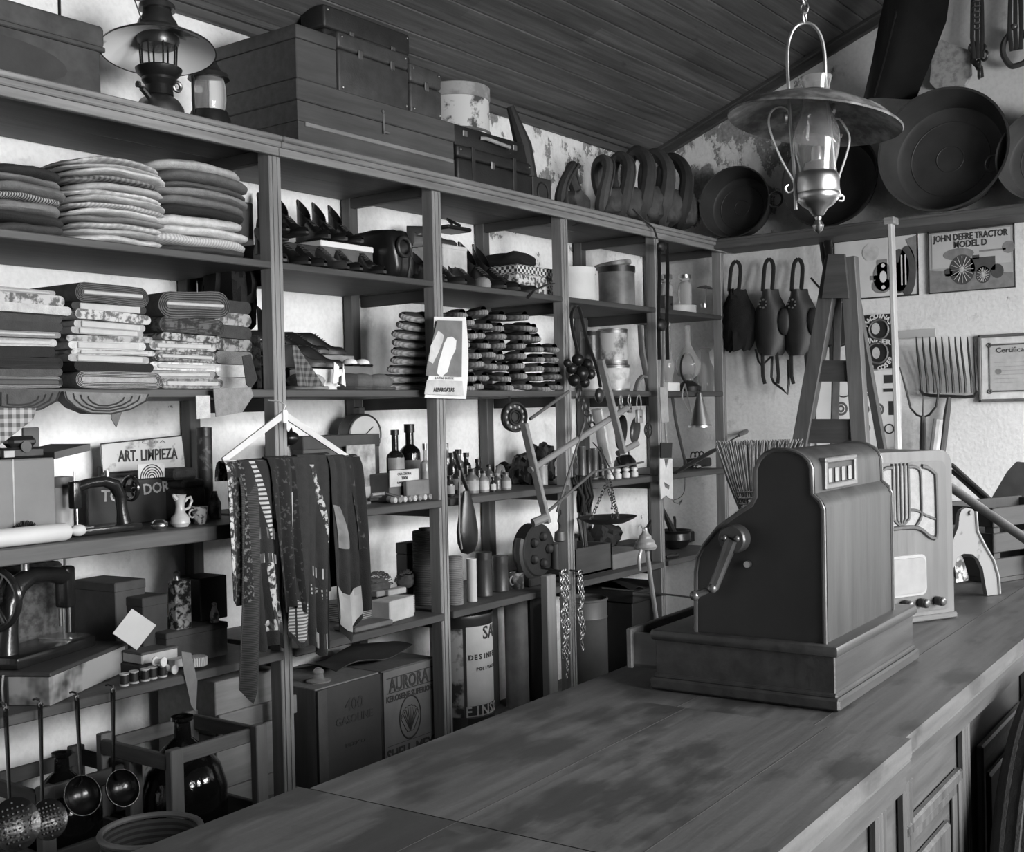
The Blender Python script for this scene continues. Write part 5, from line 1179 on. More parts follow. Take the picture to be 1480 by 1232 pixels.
for c, px in enumerate((672, 697, 721, 745, 769, 790)):
    P = fy(px, 560, .10); top = fy(px, hts[c], .06).z; z = ZB+.001; r = 0
    while z < top-.03:
        messy = max(0, (r-5)/6)
        rot = (ra_.uniform(-.03, .10), ra_.uniform(-.04, .04)+ra_.uniform(-.45, .45)*messy*(1 if c < 3 else .4), ra_.uniform(-.16, .16)-.5)
        slipper(P.x+ra_.uniform(-.010, .010), .13+ra_.uniform(-.04, .03), z+ra_.uniform(0, .004)+.006*(c % 2), rot, 'rope-soled slipper, %s up in the %s column from the left of the pile' % (ORD[min(r, 15)], ORD[c]))
        z += .0425+.006*messy; r += 1
for r in range(9):     # leaning ones left of the second post, seen lengthwise
    z = ZB+.003+r*.034; P = fy(590, 560, .12)
    slipper(P.x+.01+r*.006, .12+ra_.uniform(-.02, .02), z, (0, -.12-.035*r, PI/2+ra_.uniform(-.15, .15)), 'rope-soled slipper lying lengthwise, %s from the shelf left of the second post' % ORD[r], .95)
# ---------------- middle shelf, bays 4 and 5
can('paint_can', 'dark banded small paint can, upper left on the fourth bay middle shelf', 'can', 866, 15, 478, ZB+.104, .16, plain(.02, .35), blotch(.015, .1, 20, .6, .05, .35))
can('paint_can', 'pale small paint can under the dark banded one', 'can', 868, 15, 528, ZB+.001, .15, plain(.2, .4), plain(.36, .5, 0, .2), h=.102)
can('paint_can', 'stained pale paint can, upper of the two large cans', 'can', 904, 22, 475, ZB+.139, .14, metal(.25, .5), blotch(.12, .42, 11, .42, .06, .5))
can('paint_can', 'pale large paint can at the bottom, fourth bay middle shelf', 'can', 907, 23, 520, ZB+.001, .13, metal(.3, .5), blotch(.2, .5, 9, .38, .08, .5), h=.137)
t = T('leather_harness_belt', 'curved leather belt arching in front of the large paint can', 'belt', (fy(925, 545, .05).x, .05, ZB+.001))
b = B(); b.tube([(-.05, 0, .0), (-.02, 0, .05), (.02, 0, .075), (.06, 0, .07)], .014, 8, flat=.6); b.part('belt_strap', plain(.15, .6), t)
b = B(); L = [fy(x, y, .2) for x, y in ((925, 470), (928, 510), (938, 560))]; b.tube([p-L[2] for p in L], [.016, .02, .018], 8, flat=.5); b.thing('shoe_last', plain(.16, .6), 'long pale leather strap standing right of the large cans', 'strap', (L[2].x, .2, L[2].z))
GL = glass(.85, .05, .8)
def chimney(px, r_px, pt, y, label, prof):
    P = fy(px, pt, y); s = r_px*mpp(P); H = P.z-ZB; t = T('lamp_chimney', label, 'glass', (P.x, y+s, ZB+.001), 0)
    b = B(); pr = [(r*s, z*H) for r, z in prof]; b.lathe(pr+[(max(.001, r-.0015), z) for r, z in pr[::-1]], 24); b.part('glass_tube', GL, t); return t, s, H
chimney(973, 11, 466, .08, 'tall narrow glass lamp chimney, left of the round one', [(.55, 1), (.5, .8), (.55, .62), (.95, .42), (.9, .3), (.6, .2), (.55, .02), (.8, 0)])
t, s_, H_ = chimney(1010, 19, 470, .06, 'glass oil lamp with round globe and tall chimney, fifth bay', [(.22, 1), (.24, .72), (.5, .62), (.95, .47), (1, .38), (.8, .26), (.4, .2), (.35, .1), (.5, 0)])
b = B(); b.torus((0, 0, H_*.36), s_*1.15, .006, rot=(PI/2, 0, 0), n=28); b.part('globe_guard', IRON, t); b = B(); b.lathe([(0, 0), (s_*.95, 0), (s_*1.0, H_*.08), (s_*.4, H_*.16), (s_*.3, H_*.27), (0, H_*.28)], 20); b.part('burner_base', plain(.03, .4, .5), t)
chimney(1031, 13, 503, .09, 'bulging glass lamp chimney at the right end, fifth bay', [(.55, 1), (.75, .97), (.45, .9), (.5, .75), (.9, .55), (1, .35), (.9, .1), (.85, 0)])
simple_box('small_label', 'small white paper block at the shelf edge below the tall chimney', 'paper', 966, 983, 550, ZB+.001, .01, .03, PAPER, h=.045)
# ---------------- poster, bells and straps on the posts
pq = [fy(x, y, -.03) for x, y in ((627, 458), (673, 459), (675, 577), (611, 575))]
t = T('slipper_poster', 'curled printed poster of a rope-soled shoe pinned to the second post', 'poster', (pq[3].x, -.012, pq[3].z))
def pc(px, py): q = fy(px, py, -.045); return (q.x-pq[3].x, q.z-pq[3].z)
def sheet(u, v):
    a = pq[3].lerp(pq[2], u); c = pq[0].lerp(pq[1], u); q = a.lerp(c, v); return (q.x-pq[3].x, -.02-.012*math.sin(v*3.2)+.014*(1-v)*(u-.5), q.z-pq[3].z)
b = B(); b.grid(sheet, 10, 14, .0015); b.part('sheet', plain(.6, .7, 0, .05, 8), t)
def part_(name, pts, mat, off=.036): b = B(); b.prism([pc(*p) for p in pts], .001, (0, -off, 0), RY); return b.part(name, mat, t)
part_('printed_field', [(631, 463), (667, 464), (666, 545), (614, 543), (617, 520)], plain(.16, .8), .037)
part_('printed_sole', [(652, 487), (658, 492), (657, 505), (650, 520), (645, 538), (636, 545), (630, 540), (632, 525), (636, 512), (640, 497), (645, 488)], plain(.6, .8, 0, .05), .0385)
part_('printed_upper', [(632, 478), (640, 485), (638, 495), (632, 510), (624, 526), (618, 522), (621, 500)], plain(.45, .8), .0382)
part_('printed_band', [(616, 549), (667, 551), (669, 572), (612, 570)], plain(.38, .8), .037)
text('lettering', 'ALPARGATAS', .022, INK, t, (*[(pc(640, 564)[0])], -.039, pc(640, 564)[1]), (PI/2, 0, 0), .125, bold=.0008)
text('lettering', 'LA MAS FUERTE', .012, INK, t, (pc(641, 547)[0], -.0385, pc(641, 547)[1]), (PI/2, 0, 0), .11)
# leather pouch on the second post
P = fy(672, 800, -.05); s = mpp(P)
t = T('leather_pouch', 'dark leather pouch with pale seam hanging beside the second post', 'pouch', (fy(675, 745, -.06).x, -.06, fy(675, 802, -.06).z))
H = (802-712)*s; b = B(); b.lathe([(0, 0), (14*s, 4*s), (21*s, 18*s), (22*s, 34*s), (17*s, 60*s), (11*s, 80*s), (7*s, 92*s), (0, 93*s)], 20, sc=(1, .45, 1)); b.part('pouch_body', LB(.018), t, smooth=60)
b = B(); b.tube([(-19*s, -.012, 10*s), (-24*s, -.012, 34*s), (-22*s, -.01, 60*s), (-16*s, 0, 92*s), (-14*s, .0, 130*s)], .0035, 6); b.part('seam_cord', plain(.2, .6), t); b = B(); b.tube([(5*s, 0, 88*s), (-10*s, 0, 115*s), (-25*s, .0, 150*s)], .009, 6, flat=.5); b.part('hanging_strap', LB(.02), t)
# bells on the third post
def strapthing(name, label, cat, pts, y, r, mat, flat=.4, group=None):
    L = [fy(px, py, y) for px, py in pts]; P = L[0].copy(); b = B(); b.tube(smooth_pts([p-P for p in L], 4) if len(L) > 2 else [p-P for p in L], r, 6, flat=flat); return b.thing(name, mat, label, cat, P, group=group)
strapthing('harness_strap', 'looped black strap hanging above the bells on the third post', 'strap', ((838, 520), (828, 480), (826, 455), (832, 443), (838, 448), (848, 490), (862, 530), (868, 560)), -.07, .009, LEA(.03))
t = T('sleigh_bells', 'cluster of dark iron bells tied to the third post', 'bells', fy(838, 552, -.07))
for k, (px, py, r_) in enumerate(((835, 520, 9), (848, 527, 9), (826, 533, 8), (840, 540, 11), (853, 541, 8), (830, 550, 9), (845, 553, 8), (820, 525, 6))):
    q = fy(px, py, -.07-.015*(k % 2))-t.location; b = B(); b.ball(q, r_*mpp(t.location)); b.part('bell', plain(.03, .35, .7, .5), t)
for k, x0 in enumerate((952, 964)):
    strapthing('harness_strap', ('left' if k == 0 else 'right')+' dark strap hanging from the lip at the fourth post', 'strap', ((x0, 352), (x0+1, 400), (x0, 460), (x0+1, 520)), -.06, .011, LEA(.012), .4)
t = T('strap_pad', 'upper round black leather pad on the straps at the fourth post', 'pad', fy(957, 356, -.08)); b = B(); b.ball((0, 0, 0), .035, (1.1, .5, .8)); b.part('pad', LEA(.01), t)
t = T('strap_pad', 'lower round black leather pad on the straps at the fourth post', 'pad', fy(957, 470, -.08)); b = B(); b.ball((0, 0, 0), .035, (1.1, .5, .9)); b.part('pad', LEA(.01), t)
t = T('belt_panel', 'hanging belt with pale cut-out panel low on the fourth post', 'belt', fy(963, 640, -.07))
def b4(pts, mat, nm, holes=(), off=0): b = B(); b.prism([(fy(x, y, -.07).x-t.location.x, fy(x, y, -.07).z-t.location.z) for x, y in pts], .006, (0, -off, 0), RY, holes=[[(fy(x, y, -.07).x-t.location.x, fy(x, y, -.07).z-t.location.z) for x, y in h] for h in holes]); return b.part(nm, mat, t)
b4([(953, 560), (964, 560), (966, 610), (956, 612)], plain(.25, .6), 'upper_strap'); b4([(955, 640), (971, 640), (970, 662), (955, 662)], BLK, 'dark_band')
b4([(953, 663), (959, 663), (962, 678), (966, 663), (971, 663), (972, 722), (966, 720), (962, 716), (955, 722), (953, 700)], plain(.45, .6, 0, .15), 'cutout_panel', holes=[[(959, 697), (967, 702), (966, 708), (960, 704)]])
strapthing('harness_strap', 'long narrow strap running down the fourth post to the pale panel', 'strap', ((959, 470), (958, 520), (957, 560)), -.075, .008, plain(.2, .6))
strapthing('harness_strap', 'narrow strap between the upper strap and the dark band, fourth post', 'strap', ((961, 612), (963, 640)), -.072, .006, plain(.3, .6))
# ================================================================ left bay, sewing shelf
def sewing_machine(label, loc, rz, s, mirror=1, wheel=.055, base=True):
    """bed along X, head at -X, hand wheel at +X (mirrored when mirror = -1); s scales it"""
    t = T('sewing_machine', label, 'sewing machine', loc, rz); M_ = plain(.012, .22, .1, .3); k = mirror
    def X(v): return v*k*s
    b = B(); b.box((0, 0, .018*s), (.36*s, .16*s, .034*s), bev=.008*s, seg=2); b.part('bed', M_, t)
    b = B(); b.tube([(X(.13), 0, .03*s), (X(.12), 0, .10*s), (X(.115), 0, .17*s), (X(.08), 0, .225*s), (X(.02), 0, .245*s), (X(-.06), 0, .24*s), (X(-.13), 0, .225*s)], [.036*s, .028*s, .03*s, .032*s, .027*s, .024*s, .028*s], 14); b.part('arm', M_, t, smooth=60)
    b = B(); b.box((X(-.14), 0, .19*s), (.045*s, .05*s, .13*s), bev=.01*s, seg=2); b.part('head', M_, t)
    b = B(); b.cyl((X(-.14), -.012*s, .11*s), .005*s, .12*s, 8); b.part('needle_bar', metal(.5, .3), t); b = B(); b.cyl((X(-.125), .01*s, .12*s), .005*s, .10*s, 8); b.part('presser_bar', metal(.5, .3), t); b = B(); b.cyl((X(-.14), 0, .275*s), .004*s, .05*s, 8); b.part('pressure_screw', metal(.5, .3), t)
    b = B(); b.torus((X(.175), 0, .2*s), wheel*s, .011*s, rot=(0, PI/2, 0), n=30); b.cyl((X(.175), 0, .2*s), .02*s, .03*s, 16, rot=(0, PI/2, 0))
    for q in range(3): a = q*2*PI/3; b.tube([(X(.175), 0, .2*s), (X(.175), wheel*s*math.cos(a), .2*s+wheel*s*math.sin(a))], .006*s, 6)
    b.part('hand_wheel', plain(.06, .18, .8), t)
    b = B(); b.cyl((X(.04), 0, .275*s), .003*s, .05*s, 8); b.cyl((X(.04), 0, .28*s), .012*s, .03*s, 12); b.part('spool_pin', metal(.4, .4), t)
    b = B(); b.box((X(-.13), 0, .0375*s), (.09*s, .12*s, .004*s)); b.part('slide_plate', metal(.5, .25), t)
    return t
z1 = ZC+.001
t, W, H = boxthing('cardboard_box', 'large grey carton at the far left beneath the bolts', 'box', -30, 79, 664, z1, .10, .28, DARK)
b = B(); b.bb((0, 0, 0), (W, .28, H), bev=.004); b.part('carton_body', plain(.16, .7, 0, .15, 5), t); b = B(); b.bb((W*.42, -.001, 0), (W*.44, .002, H)); b.part('tape_seam', plain(.3, .6), t)
b = B(); b.prism([(0, 0), (.115, .02), (.115, .04), (0, .02)], .2, (W, .1, H-.005), RY); b.part('open_flap', plain(.09, .8), t)
zt2 = z1+H+.001
P = fy(38, 660, .12); t = T('toy_car', 'small dark tin toy on top of the large grey carton', 'toy', (P.x, .14, zt2))
b = B(); b.bb((-.06, 0, 0), (.07, .05, .03), bev=.006); b.bb((-.035, .0, .03), (.05, .05, .062), bev=.012); b.part('tin_body', plain(.02, .4), t); b = B(); b.cyl((.01, -.003, .032), .016, .006, 18, rot=(PI/2, 0, 0)); b.part('disc', plain(.06, .4), t)
b = B(); b.bb((-.055, -.003, .004), (-.025, .0, .022)); b.part('pale_plate', plain(.35, .5), t)
P = fy(60, 660, .2); b = B(); b.bb((0, 0, 0), (.05, .012, .085), bev=.002); b.thing('small_board', plain(.09, .6), 'small grey board standing behind the tin toy', 'board', (P.x-.03, .24, zt2))
P = fy(45, 752, .0); b = B(); b.bb((-.07, 0, 0), (.035, .003, .042)); b.thing('postcard', plain(.5, .7, 0, .15, 30), 'pale printed card leaning in front of the large carton', 'card', (P.x-.0, .03, z1+.0), (-.35, 0, 0))
P = fy(46, 740, .04); t = T('shaving_brush', 'black bristly brush head beside the pale card', 'brush', (P.x, .075, z1+.012)); b = B()
for k in range(160): a, e = U(0, 2*PI), U(.1, 1.5); d = Vector((math.cos(a)*math.cos(e), math.sin(a)*math.cos(e)*.5, math.sin(e)))*.05; b.tube([(0, 0, .0), d], [.002, .0008], 3)
b.part('bristles', plain(.01, .9), t); b = B(); b.ball((0, 0, 0), .012); b.part('knot', DARK, t)
P = fy(60, 776, -.0); t = T('rolling_pin', 'pale wooden rolling pin lying along the shelf edge at the left', 'rolling pin', (fy(40, 776, .02).x, .025, ZC+.026))
RM = Matrix.Rotation(PI/2, 4, 'Y'); L_ = fy(100, 776, .02).x-t.location.x
b = B(); b.lathe([(0, -.2), (.024, -.2), (.025, -.19), (.025, L_-.012), (.021, L_), (.0, L_)], 24, rot=RM); b.part('roller', plain(.42, .6, 0, .1, 5), t)
b = B(); b.lathe([(.008, L_), (.009, L_+.012), (.015, L_+.02), (.017, L_+.035), (.013, L_+.048), (0, L_+.052)], 18, rot=RM); b.part('handle', plain(.40, .6, 0, .1, 5), t)
P = fy(90, 758, .06); t = T('sugar_bowl', 'small shiny silver bowl left of the black sewing machine', 'bowl', (P.x, .08, z1)); b = B(); b.lathe([(0, 0), (.014, 0), (.024, .012), (.025, .022), (.018, .03), (.012, .034), (0, .036)], 24); b.part('bowl_body', metal(.8, .12), t); b = B(); b.torus((.026, 0, .018), .009, .003, rot=(PI/2, 0, 0), n=14); b.part('handle', metal(.8, .15), t)
can('tin_can', 'pale tin with lid behind the silver bowl', 'can', 97, 17, 690, z1, .18, plain(.22, .5), plain(.3, .5, 0, .2), lid=plain(.1, .5))
P = fy(155, 760, .10); sewing_machine('black sewing machine on the shelf in front of the dark lettered sign', (P.x, .13, z1), .05, .62, 1)
q = [fy(x, y, .42) for x, y in ((145, 642), (262, 630), (267, 676), (148, 684))]
t = T('tin_sign', 'pale worn sign with cleaning lettering leaning on the wall behind the sewing machine', 'sign', (q[3].x, .42, q[3].z))
b = B(); b.prism([(p.x-q[3].x, p.z-q[3].z) for p in q], .004, (0, 0, 0), RY); b.part('sign_plate', blotch(.2, .5, 14, .42, .05, .5), t)
b = B(); b.tube([(p.x-q[3].x, -.003, p.z-q[3].z) for p in q], .0025, 5, closed=True); b.part('dark_rim', plain(.06, .5), t)
W = q[1].x-q[0].x; text('lettering', 'ART. LIMPIEZA', .052, INK, t, (W*.55, -.004, .05), (PI/2, -.0, 0), W*.74, bold=.001); text('lettering', 'CERA', .014, MID, t, (W*.62, -.004, .094), (PI/2, 0, 0), W*.3)
z0_ = z1-.0
b = B(); b.bb((q[0].x+.01, .435, z1), (q[1].x-.01, .455, q[3].z+.02)); b.thing('small_board', plain(.07, .8), 'dark board propping the pale cleaning sign', 'board')
q = [fy(x, y, .30) for x, y in ((128, 694), (258, 686), (262, 746), (128, 752))]
t = T('wooden_sign', 'dark sign board with pale capital letters behind the sewing machine', 'sign', (q[3].x, .30, z1)); W = q[1].x-q[0].x; H = q[0].z-z1
b = B(); b.bb((0, 0, 0), (W, .012, H), bev=.002); b.part('sign_board', plain(.035, .6), t)
text('lettering', 'TO', .05, plain(.35, .7), t, (W*.24, -.002, H*.62), (PI/2, .06, 0), bold=.001); text('lettering', 'DOR', .048, plain(.35, .7), t, (W*.74, -.002, H*.72), (PI/2, -.06, 0), W*.30, bold=.001)
q = fy(203, 690, .26); t = T('printed_card', 'small card printed with concentric arches above the dark sign', 'card', (q.x, .27, fy(203, 692, .27).z)); b = B(); b.bb((0, 0, 0), (.1, .004, .045)); b.part('sheet', plain(.5, .7), t)
b = B()
for k in range(5): b.torus((.05, -.001, .0), .01+.008*k, .0018, rot=(PI/2, 0, 0), n=18, m=4, ang=PI, a0=0)
b.part('printed_arches', INK, t)
simple_box('small_carton', 'carton standing behind the dark sign holding the arches card', 'box', 160, 245, 693, z1, .325, .08, plain(.06, .8))
for k, (a, c, yt, yb_) in enumerate(((250, 274, 676, 690), (263, 297, 692, 715), (247, 262, 690, 712))):
    z0_ = z1 if k == 1 else fy(a, yb_, .25).z
    x0_, x1_ = fy(a, 700, .25).x, fy(c, 700, .25).x; zz = z1+.0005 if k == 1 else None
simple_box('wooden_block', 'rough dark block behind the white jug, lowest of its stack', 'block', 262, 298, 706, z1, .22, .12, plain(.05, .9, 0, .4, 30, .6), bev=.008)
zz = fy(280, 706, .22).z; simple_box('wooden_block', 'rough dark block in the middle of the stack behind the jug', 'block', 264, 297, 693, zz+.001, .22, .12, plain(.06, .9, 0, .4, 30, .6), bev=.008)
zz = fy(280, 693, .22).z; simple_box('wooden_block', 'rough dark block on top of the stack behind the jug', 'block', 252, 286, 677, zz+.001, .22, .12, plain(.05, .9, 0, .4, 30, .6), bev=.008)
can('tall_tin', 'tall dark printed tin with cap by the rear post, behind the hanger', 'tin', 302, 11, 618, z1, .34, plain(.03, .5), blotch(.03, .12, 30, .6, .05, .5), lid=plain(.02, .4))
P = fy(270, 765, .03); s = mpp(P); t = T('milk_jug', 'small white china jug with handle and spout near the scarves', 'jug', (P.x, .06, z1))
b = B(); b.lathe([(0, 0), (.022, 0), (.030, .012), (.028, .028), (.016, .042), (.013, .062), (.016, .085), (.020, .098), (.018, .098), (.012, .07), (0, .06)], 24); b.part('jug_body', plain(.38, .3), t)
b = B(); b.tube([(.014, 0, .05), (.034, 0, .055), (.045, 0, .075), (.04, 0, .088), (.028, 0, .085), (.018, 0, .075)], .0045, 8); b.part('handle', plain(.38, .3), t); b = B(); b.tube([(-.012, 0, .088), (-.026, 0, .1)], [.011, .004], 8); b.part('spout', plain(.38, .3), t)
P = fy(298, 760, .04); t = T('china_cup', 'small patterned china cup beside the white jug', 'cup', (P.x, .07, z1)); b = B(); b.lathe([(0, 0), (.016, 0), (.022, .02), (.027, .055), (.025, .055), (.018, .012), (0, .01)], 24); b.part('cup_body', blotch(.08, .42, 50, .46, .04, .3), t)
b = B(); b.torus((-.028, 0, .035), .012, .003, rot=(PI/2, 0, 0), n=14); b.part('handle', plain(.45, .3), t)
P = fy(238, 765, .03); t = T('compact_case', 'shiny round metal case left of the white jug', 'case', (P.x, .055, z1)); b = B(); b.lathe([(0, 0), (.02, 0), (.025, .01), (.024, .014)], 20); b.lathe([(.024, .014), (.025, .02), (.015, .028), (0, .028)], 20); b.part('case_body', metal(.6, .25), t)
P = fy(300, 735, .2); b = B(); b.lathe([(0, 0), (.02, 0), (.022, .05), (.012, .07), (.008, .09), (0, .09)], 14); b.thing('scent_bottle', blotch(.05, .2, 40, .5, .1, .4), 'small mottled bottle behind the patterned cup', 'bottle', (P.x+.03, .2, z1))
# ---------------- lower shelf, left bay
z2 = ZD+.001
# sewing machine case seen from its corner
cor = Vector((1.83, -.20, 0)); rz_ = math.radians(25)
cs = fz(72, 976, z2+.085)
t = T('machine_case', 'worn wooden sewing machine base with pale peeling sides at the left', 'case', (cs.x, cs.y, z2), math.radians(28))
b = B(); b.bb((0, 0, 0), (.43, .30, .08), bev=.003); b.part('case_base', blotch(.04, .26, 4, .45, .05, .8), t); b = B(); b.bb((-.006, -.006, .08), (.436, .306, .092), bev=.003); b.part('top_board', wood(.05, 0), t)
b = B()
for k in (0, 1): b.tube([(-.008, .13+k*.03, .085), (-.016, .13+k*.03, .05), (-.012, .13+k*.035, .0)], .0035, 6)
b.part('wire_clasp', metal(.4, .4), t); b = B(); b.bb((-.008, .12, .0), (-.001, .17, .08)); b.part('leather_tab', LEA(.02), t)
ctr = t.matrix_basis @ Vector((.17, .15, .093)) if False else Vector((cs.x, cs.y, 0))+Matrix.Rotation(math.radians(28), 3, 'Z') @ Vector((.19, .15, 0))
mB = sewing_machine('black hand sewing machine with big wheel on its wooden base at the left', (ctr.x, ctr.y, z2+.093), math.radians(20), .96, -1, .085)
t2 = None
simple_box('wicker_hamper', 'woven hamper behind the hand sewing machine at the far left', 'hamper', -20, 92, 818, z2, .33, .14, blotch(.03, .09, 40, .5, .1, .8), bev=.01)
def leanbox(px0, px1, pt, y, d, mat, label, tilt, name='cardboard_box', z=None, lid=.03):
    t = simple_box(name, label, 'box', px0, px1, pt, z or z2, y, d, mat, lid=lid); t.rotation_euler = (0, tilt, .08); return t
leanbox(166, 214, 840, .22, .2, plain(.07, .85), 'larger dull carton standing behind the pale diamond card', .0)
leanbox(206, 246, 862, .15, .16, plain(.05, .85), 'smaller dull carton right of the pale diamond card', .0)
P = fy(194, 910, .10); b = B(); b.prism([(-.075, 0), (0, -.062), (.078, .0), (0, .062)], .002, (0, 0, 0), RY); b.thing('square_card', plain(.4, .8, 0, .05), 'pale square card standing on its corner before the cartons', 'card', (P.x, .10, P.z), (-.15, 0, 0))
t = simple_box('note_pad', 'thick pale-edged notepad lying on a dark box by the spools', 'pad', 204, 258, 922, z2+.035, .07, .10, plain(.35, .8, 0, .2), h=.035, lid=.008, lidmat=plain(.09, .7))
simple_box('flat_box', 'flat dark box under the pale notepad', 'box', 202, 262, 940, z2, .07, .12, plain(.03, .8), h=.033)
P = fy(287, 938, .02); t = T('tape_measure', 'rolled pale tape measure near the shelf edge', 'tape', (P.x, .03, z2+.005)); b = B(); b.cyl((0, 0, .016), .032, .028, 28, bev=.002); b.part('tape_roll', stripes(.15, .55, 60, 'X', thr=.4), t); b = B(); b.bb((-.075, .01, .006), (-.02, .05, .03), bev=.001); b.part('tape_end', plain(.5, .7), t)
for k, (px, py, lab) in enumerate(((179, 982, 'first dark thread spool from the left at the shelf edge'), (194, 976, 'second dark thread spool from the left'), (209, 973, 'third dark thread spool from the left'), (221, 969, 'fourth dark thread spool, slightly behind'), (234, 969, 'fifth dark thread spool from the left'))):
    P = fz(px, py, z2); t = T('thread_spool', lab, 'thread spool', (fy(px, py, .02).x, .018+.004*(k % 2), z2), 0, 'thread spools at the edge of the lower left shelf')
    b = B(); b.lathe([(0, 0), (.014, 0), (.014, .004), (.006, .006), (.006, .030), (.014, .032), (.014, .036), (.004, .036), (0, .034)], 16); b.part('spool_core', plain(.35, .5), t); b = B(); b.lathe([(.0125, .006), (.0125, .030)], 16); b.part('thread', plain(.012, .6), t)
for k, (px, py, z, lab) in enumerate(((221, 958, .045, 'pale spool lying on top of the dark spools'), (244, 963, .01, 'spool lying on its side at the right of the row'))):
    P = fy(px, py, .03); t = T('thread_spool', lab, 'thread spool', (P.x, (.022 if k == 0 else .045), z2+(.0505 if k == 0 else .0145)), 0, 'thread spools at the edge of the lower left shelf')
    b = B(); b.lathe([(0, 0), (.014, 0), (.014, .004), (.008, .006), (.008, .030), (.014, .032), (.014, .036), (.004, .036), (0, .034)], 16, rot=(PI/2, 0, .2)); b.part('spool_core', plain(.5, .5), t)
P = fy(272, 888, .10); t = T('ornate_tin', 'tall ornate silver tin with finial on the lower left shelf', 'tin', (P.x, .14, z2)); H = fy(272, 836, .14).z-z2
b = B(); b.bb((-.03, -.022, 0), (.03, .022, H), bev=.005); b.part('tin_body', blotch(.04, .45, 40, .5, .05, .3, metal=.5), t); b = B(); b.lathe([(.0, H), (.012, H), (.008, H+.012), (.012, H+.022), (0, H+.03)], 12, c=(-.01, 0, 0)); b.part('finial', metal(.5, .3), t)
t = simple_box('display_box', 'black open-fronted box with trinkets beside the scarves', 'box', 289, 328, 834, z2+.11, .16, .12, BLK, h=None)
simple_box('flat_carton', 'grey flat carton under the black trinket box', 'box', 240, 330, 897, z2, .10, .26, plain(.06, .8), lid=.02, h=.108)
P = fy(306, 880, .15); b = B(); b.lathe([(0, 0), (.013, 0), (.016, .02), (.010, .04), (.007, .05), (.009, .06), (0, .066)], 14); b.thing('china_figurine', blotch(.15, .6, 50, .45, .05, .3), 'small pale figurine in front of the black trinket box', 'figurine', (P.x-.01, .125, z2+.109))
rag([(262, 942), (276, 944), (285, 985), (283, 1030), (276, 1020), (266, 975)], -.02, plain(.16, .7), 'grey ribbon hanging from the lower left shelf', 'ribbon', .002, 'ribbon')
# ---------------- ladles and skimmers hanging under it
def ladle(x0, y0, x1, y1, bx, by, r, label, holes=False):
    yy = -.045; A = fy(x0, y0, yy); C = fy(x1, y1, yy); Bc = fy(bx, by, yy-.03); t = T('skimmer' if holes else 'ladle', label, 'skimmer' if holes else 'ladle', A, 0, 'black ladles and skimmers hung under the shelf'); s = mpp(A); R = r*s
    b = B(); d = C-A; b.tube([(0, 0, 0), d*.5, d, Bc-A+Vector((0, .03, R*.3))], [.011, .0085, .007, .006], 8, flat=.4); b.part('handle', plain(.012, .25), t)
    b = B(); b.tube([(0, -.004, -.004), (0, .0, .010), (0, .02, .012), (0, .032, .008)], .003, 6); b.part('hanging_hook', IRON, t)
    b = B(); b.torus((0, -.003, -.002), .006, .002, rot=(PI/2, 0, 0), n=12, m=5); b.part('hanging_eye', metal(.3, .4), t)
    v = Bc-A; prof = [(R*math.sin(a*PI/20), -R*.62*math.cos(a*PI/20)) for a in range(11)] + [(R*.97*math.sin(a*PI/20), -R*.58*math.cos(a*PI/20)) for a in range(10, -1, -1)]
    if holes: prof = [(0, -R*.15), (R*.6, -R*.1), (R, 0), (R, .003), (R*.6, -R*.1+.003), (0, -R*.15+.003)]
    prof[0] = (0, prof[0][1]); b = B(); b.lathe(prof, 32, v, (1.15 if not holes else 1.25, 0, 0)); b.part('bowl', plain(.01, .2), t)
    if holes:
        b = B(); M = Matrix.Translation(v) @ Euler((1.25, 0, 0)).to_matrix().to_4x4()
        for i in range(-4, 5):
            for j in range(-4, 5):
                if i*i+j*j < 17: b.lathe([(.0028, 0), (.0028, .001), (0, .001)], 6, M @ Vector((i*R*.2, j*R*.2, .004-R*.1*(1-(i*i+j*j)/20))), (1.25, 0, 0))
        b.part('perforations', plain(.06, .5), t)
ladle(8, 1024, 15, 1180, 22, 1192, 38, 'leftmost skimmer with wide perforated bowl', True)
ladle(58, 1018, 61, 1150, 70, 1185, 29, 'second skimmer from the left, perforated', True)
ladle(111, 1008, 117, 1128, 120, 1150, 29, 'left of the two shiny black ladles')
ladle(163, 997, 164, 1115, 178, 1139, 27, 'right of the two shiny black ladles')
# ---------------- crates with dark demijohns on the floor
def zof(px, py, y): return fy(px, py, y).z
def crate(label, X0, Y0, w_, d, h, v):
    t = T('bottle_crate', label, 'crate', (X0, Y0, .10), math.radians(0), 'bottle crates on the low plinth'); m0 = wood(v, 2, .3, .8); m1 = wood(v*.85, 0, .3, .8)
    for (x, y) in ((0, 0), (w_-.045, 0), (0, d-.03), (w_-.045, d-.03)): b = B(); b.bb((x, y, 0), (x+.045, y+.03, h), bev=.003); b.part('corner_post', m0, t)
    for y in (.03, d-.045):
        b = B(); b.bb((.04, y, h-.055), (w_-.04, y+.018, h-.012), bev=.003); b.part('top_rail', m1, t)
        b = B(); b.bb((.0, y-.03 if y < .1 else y+.02, .0), (w_, y-.012 if y < .1 else y+.036, .09), bev=.003); b.part('bottom_board', m1, t)
    for x in (0, w_-.02):
        b = B(); b.bb((x, .02, h-.06), (x+.018, d-.02, h-.014), bev=.003); b.part('side_rail', wood(v*.8, 1, .3, .8), t)
        b = B(); b.bb((x, .02, .01), (x+.018, d-.02, .09), bev=.003); b.part('side_board', wood(v*.8, 1, .3, .8), t)
    b = B(); b.bb((.0, .0, .0), (w_, d, .012)); b.part('floor_board', m1, t); return t
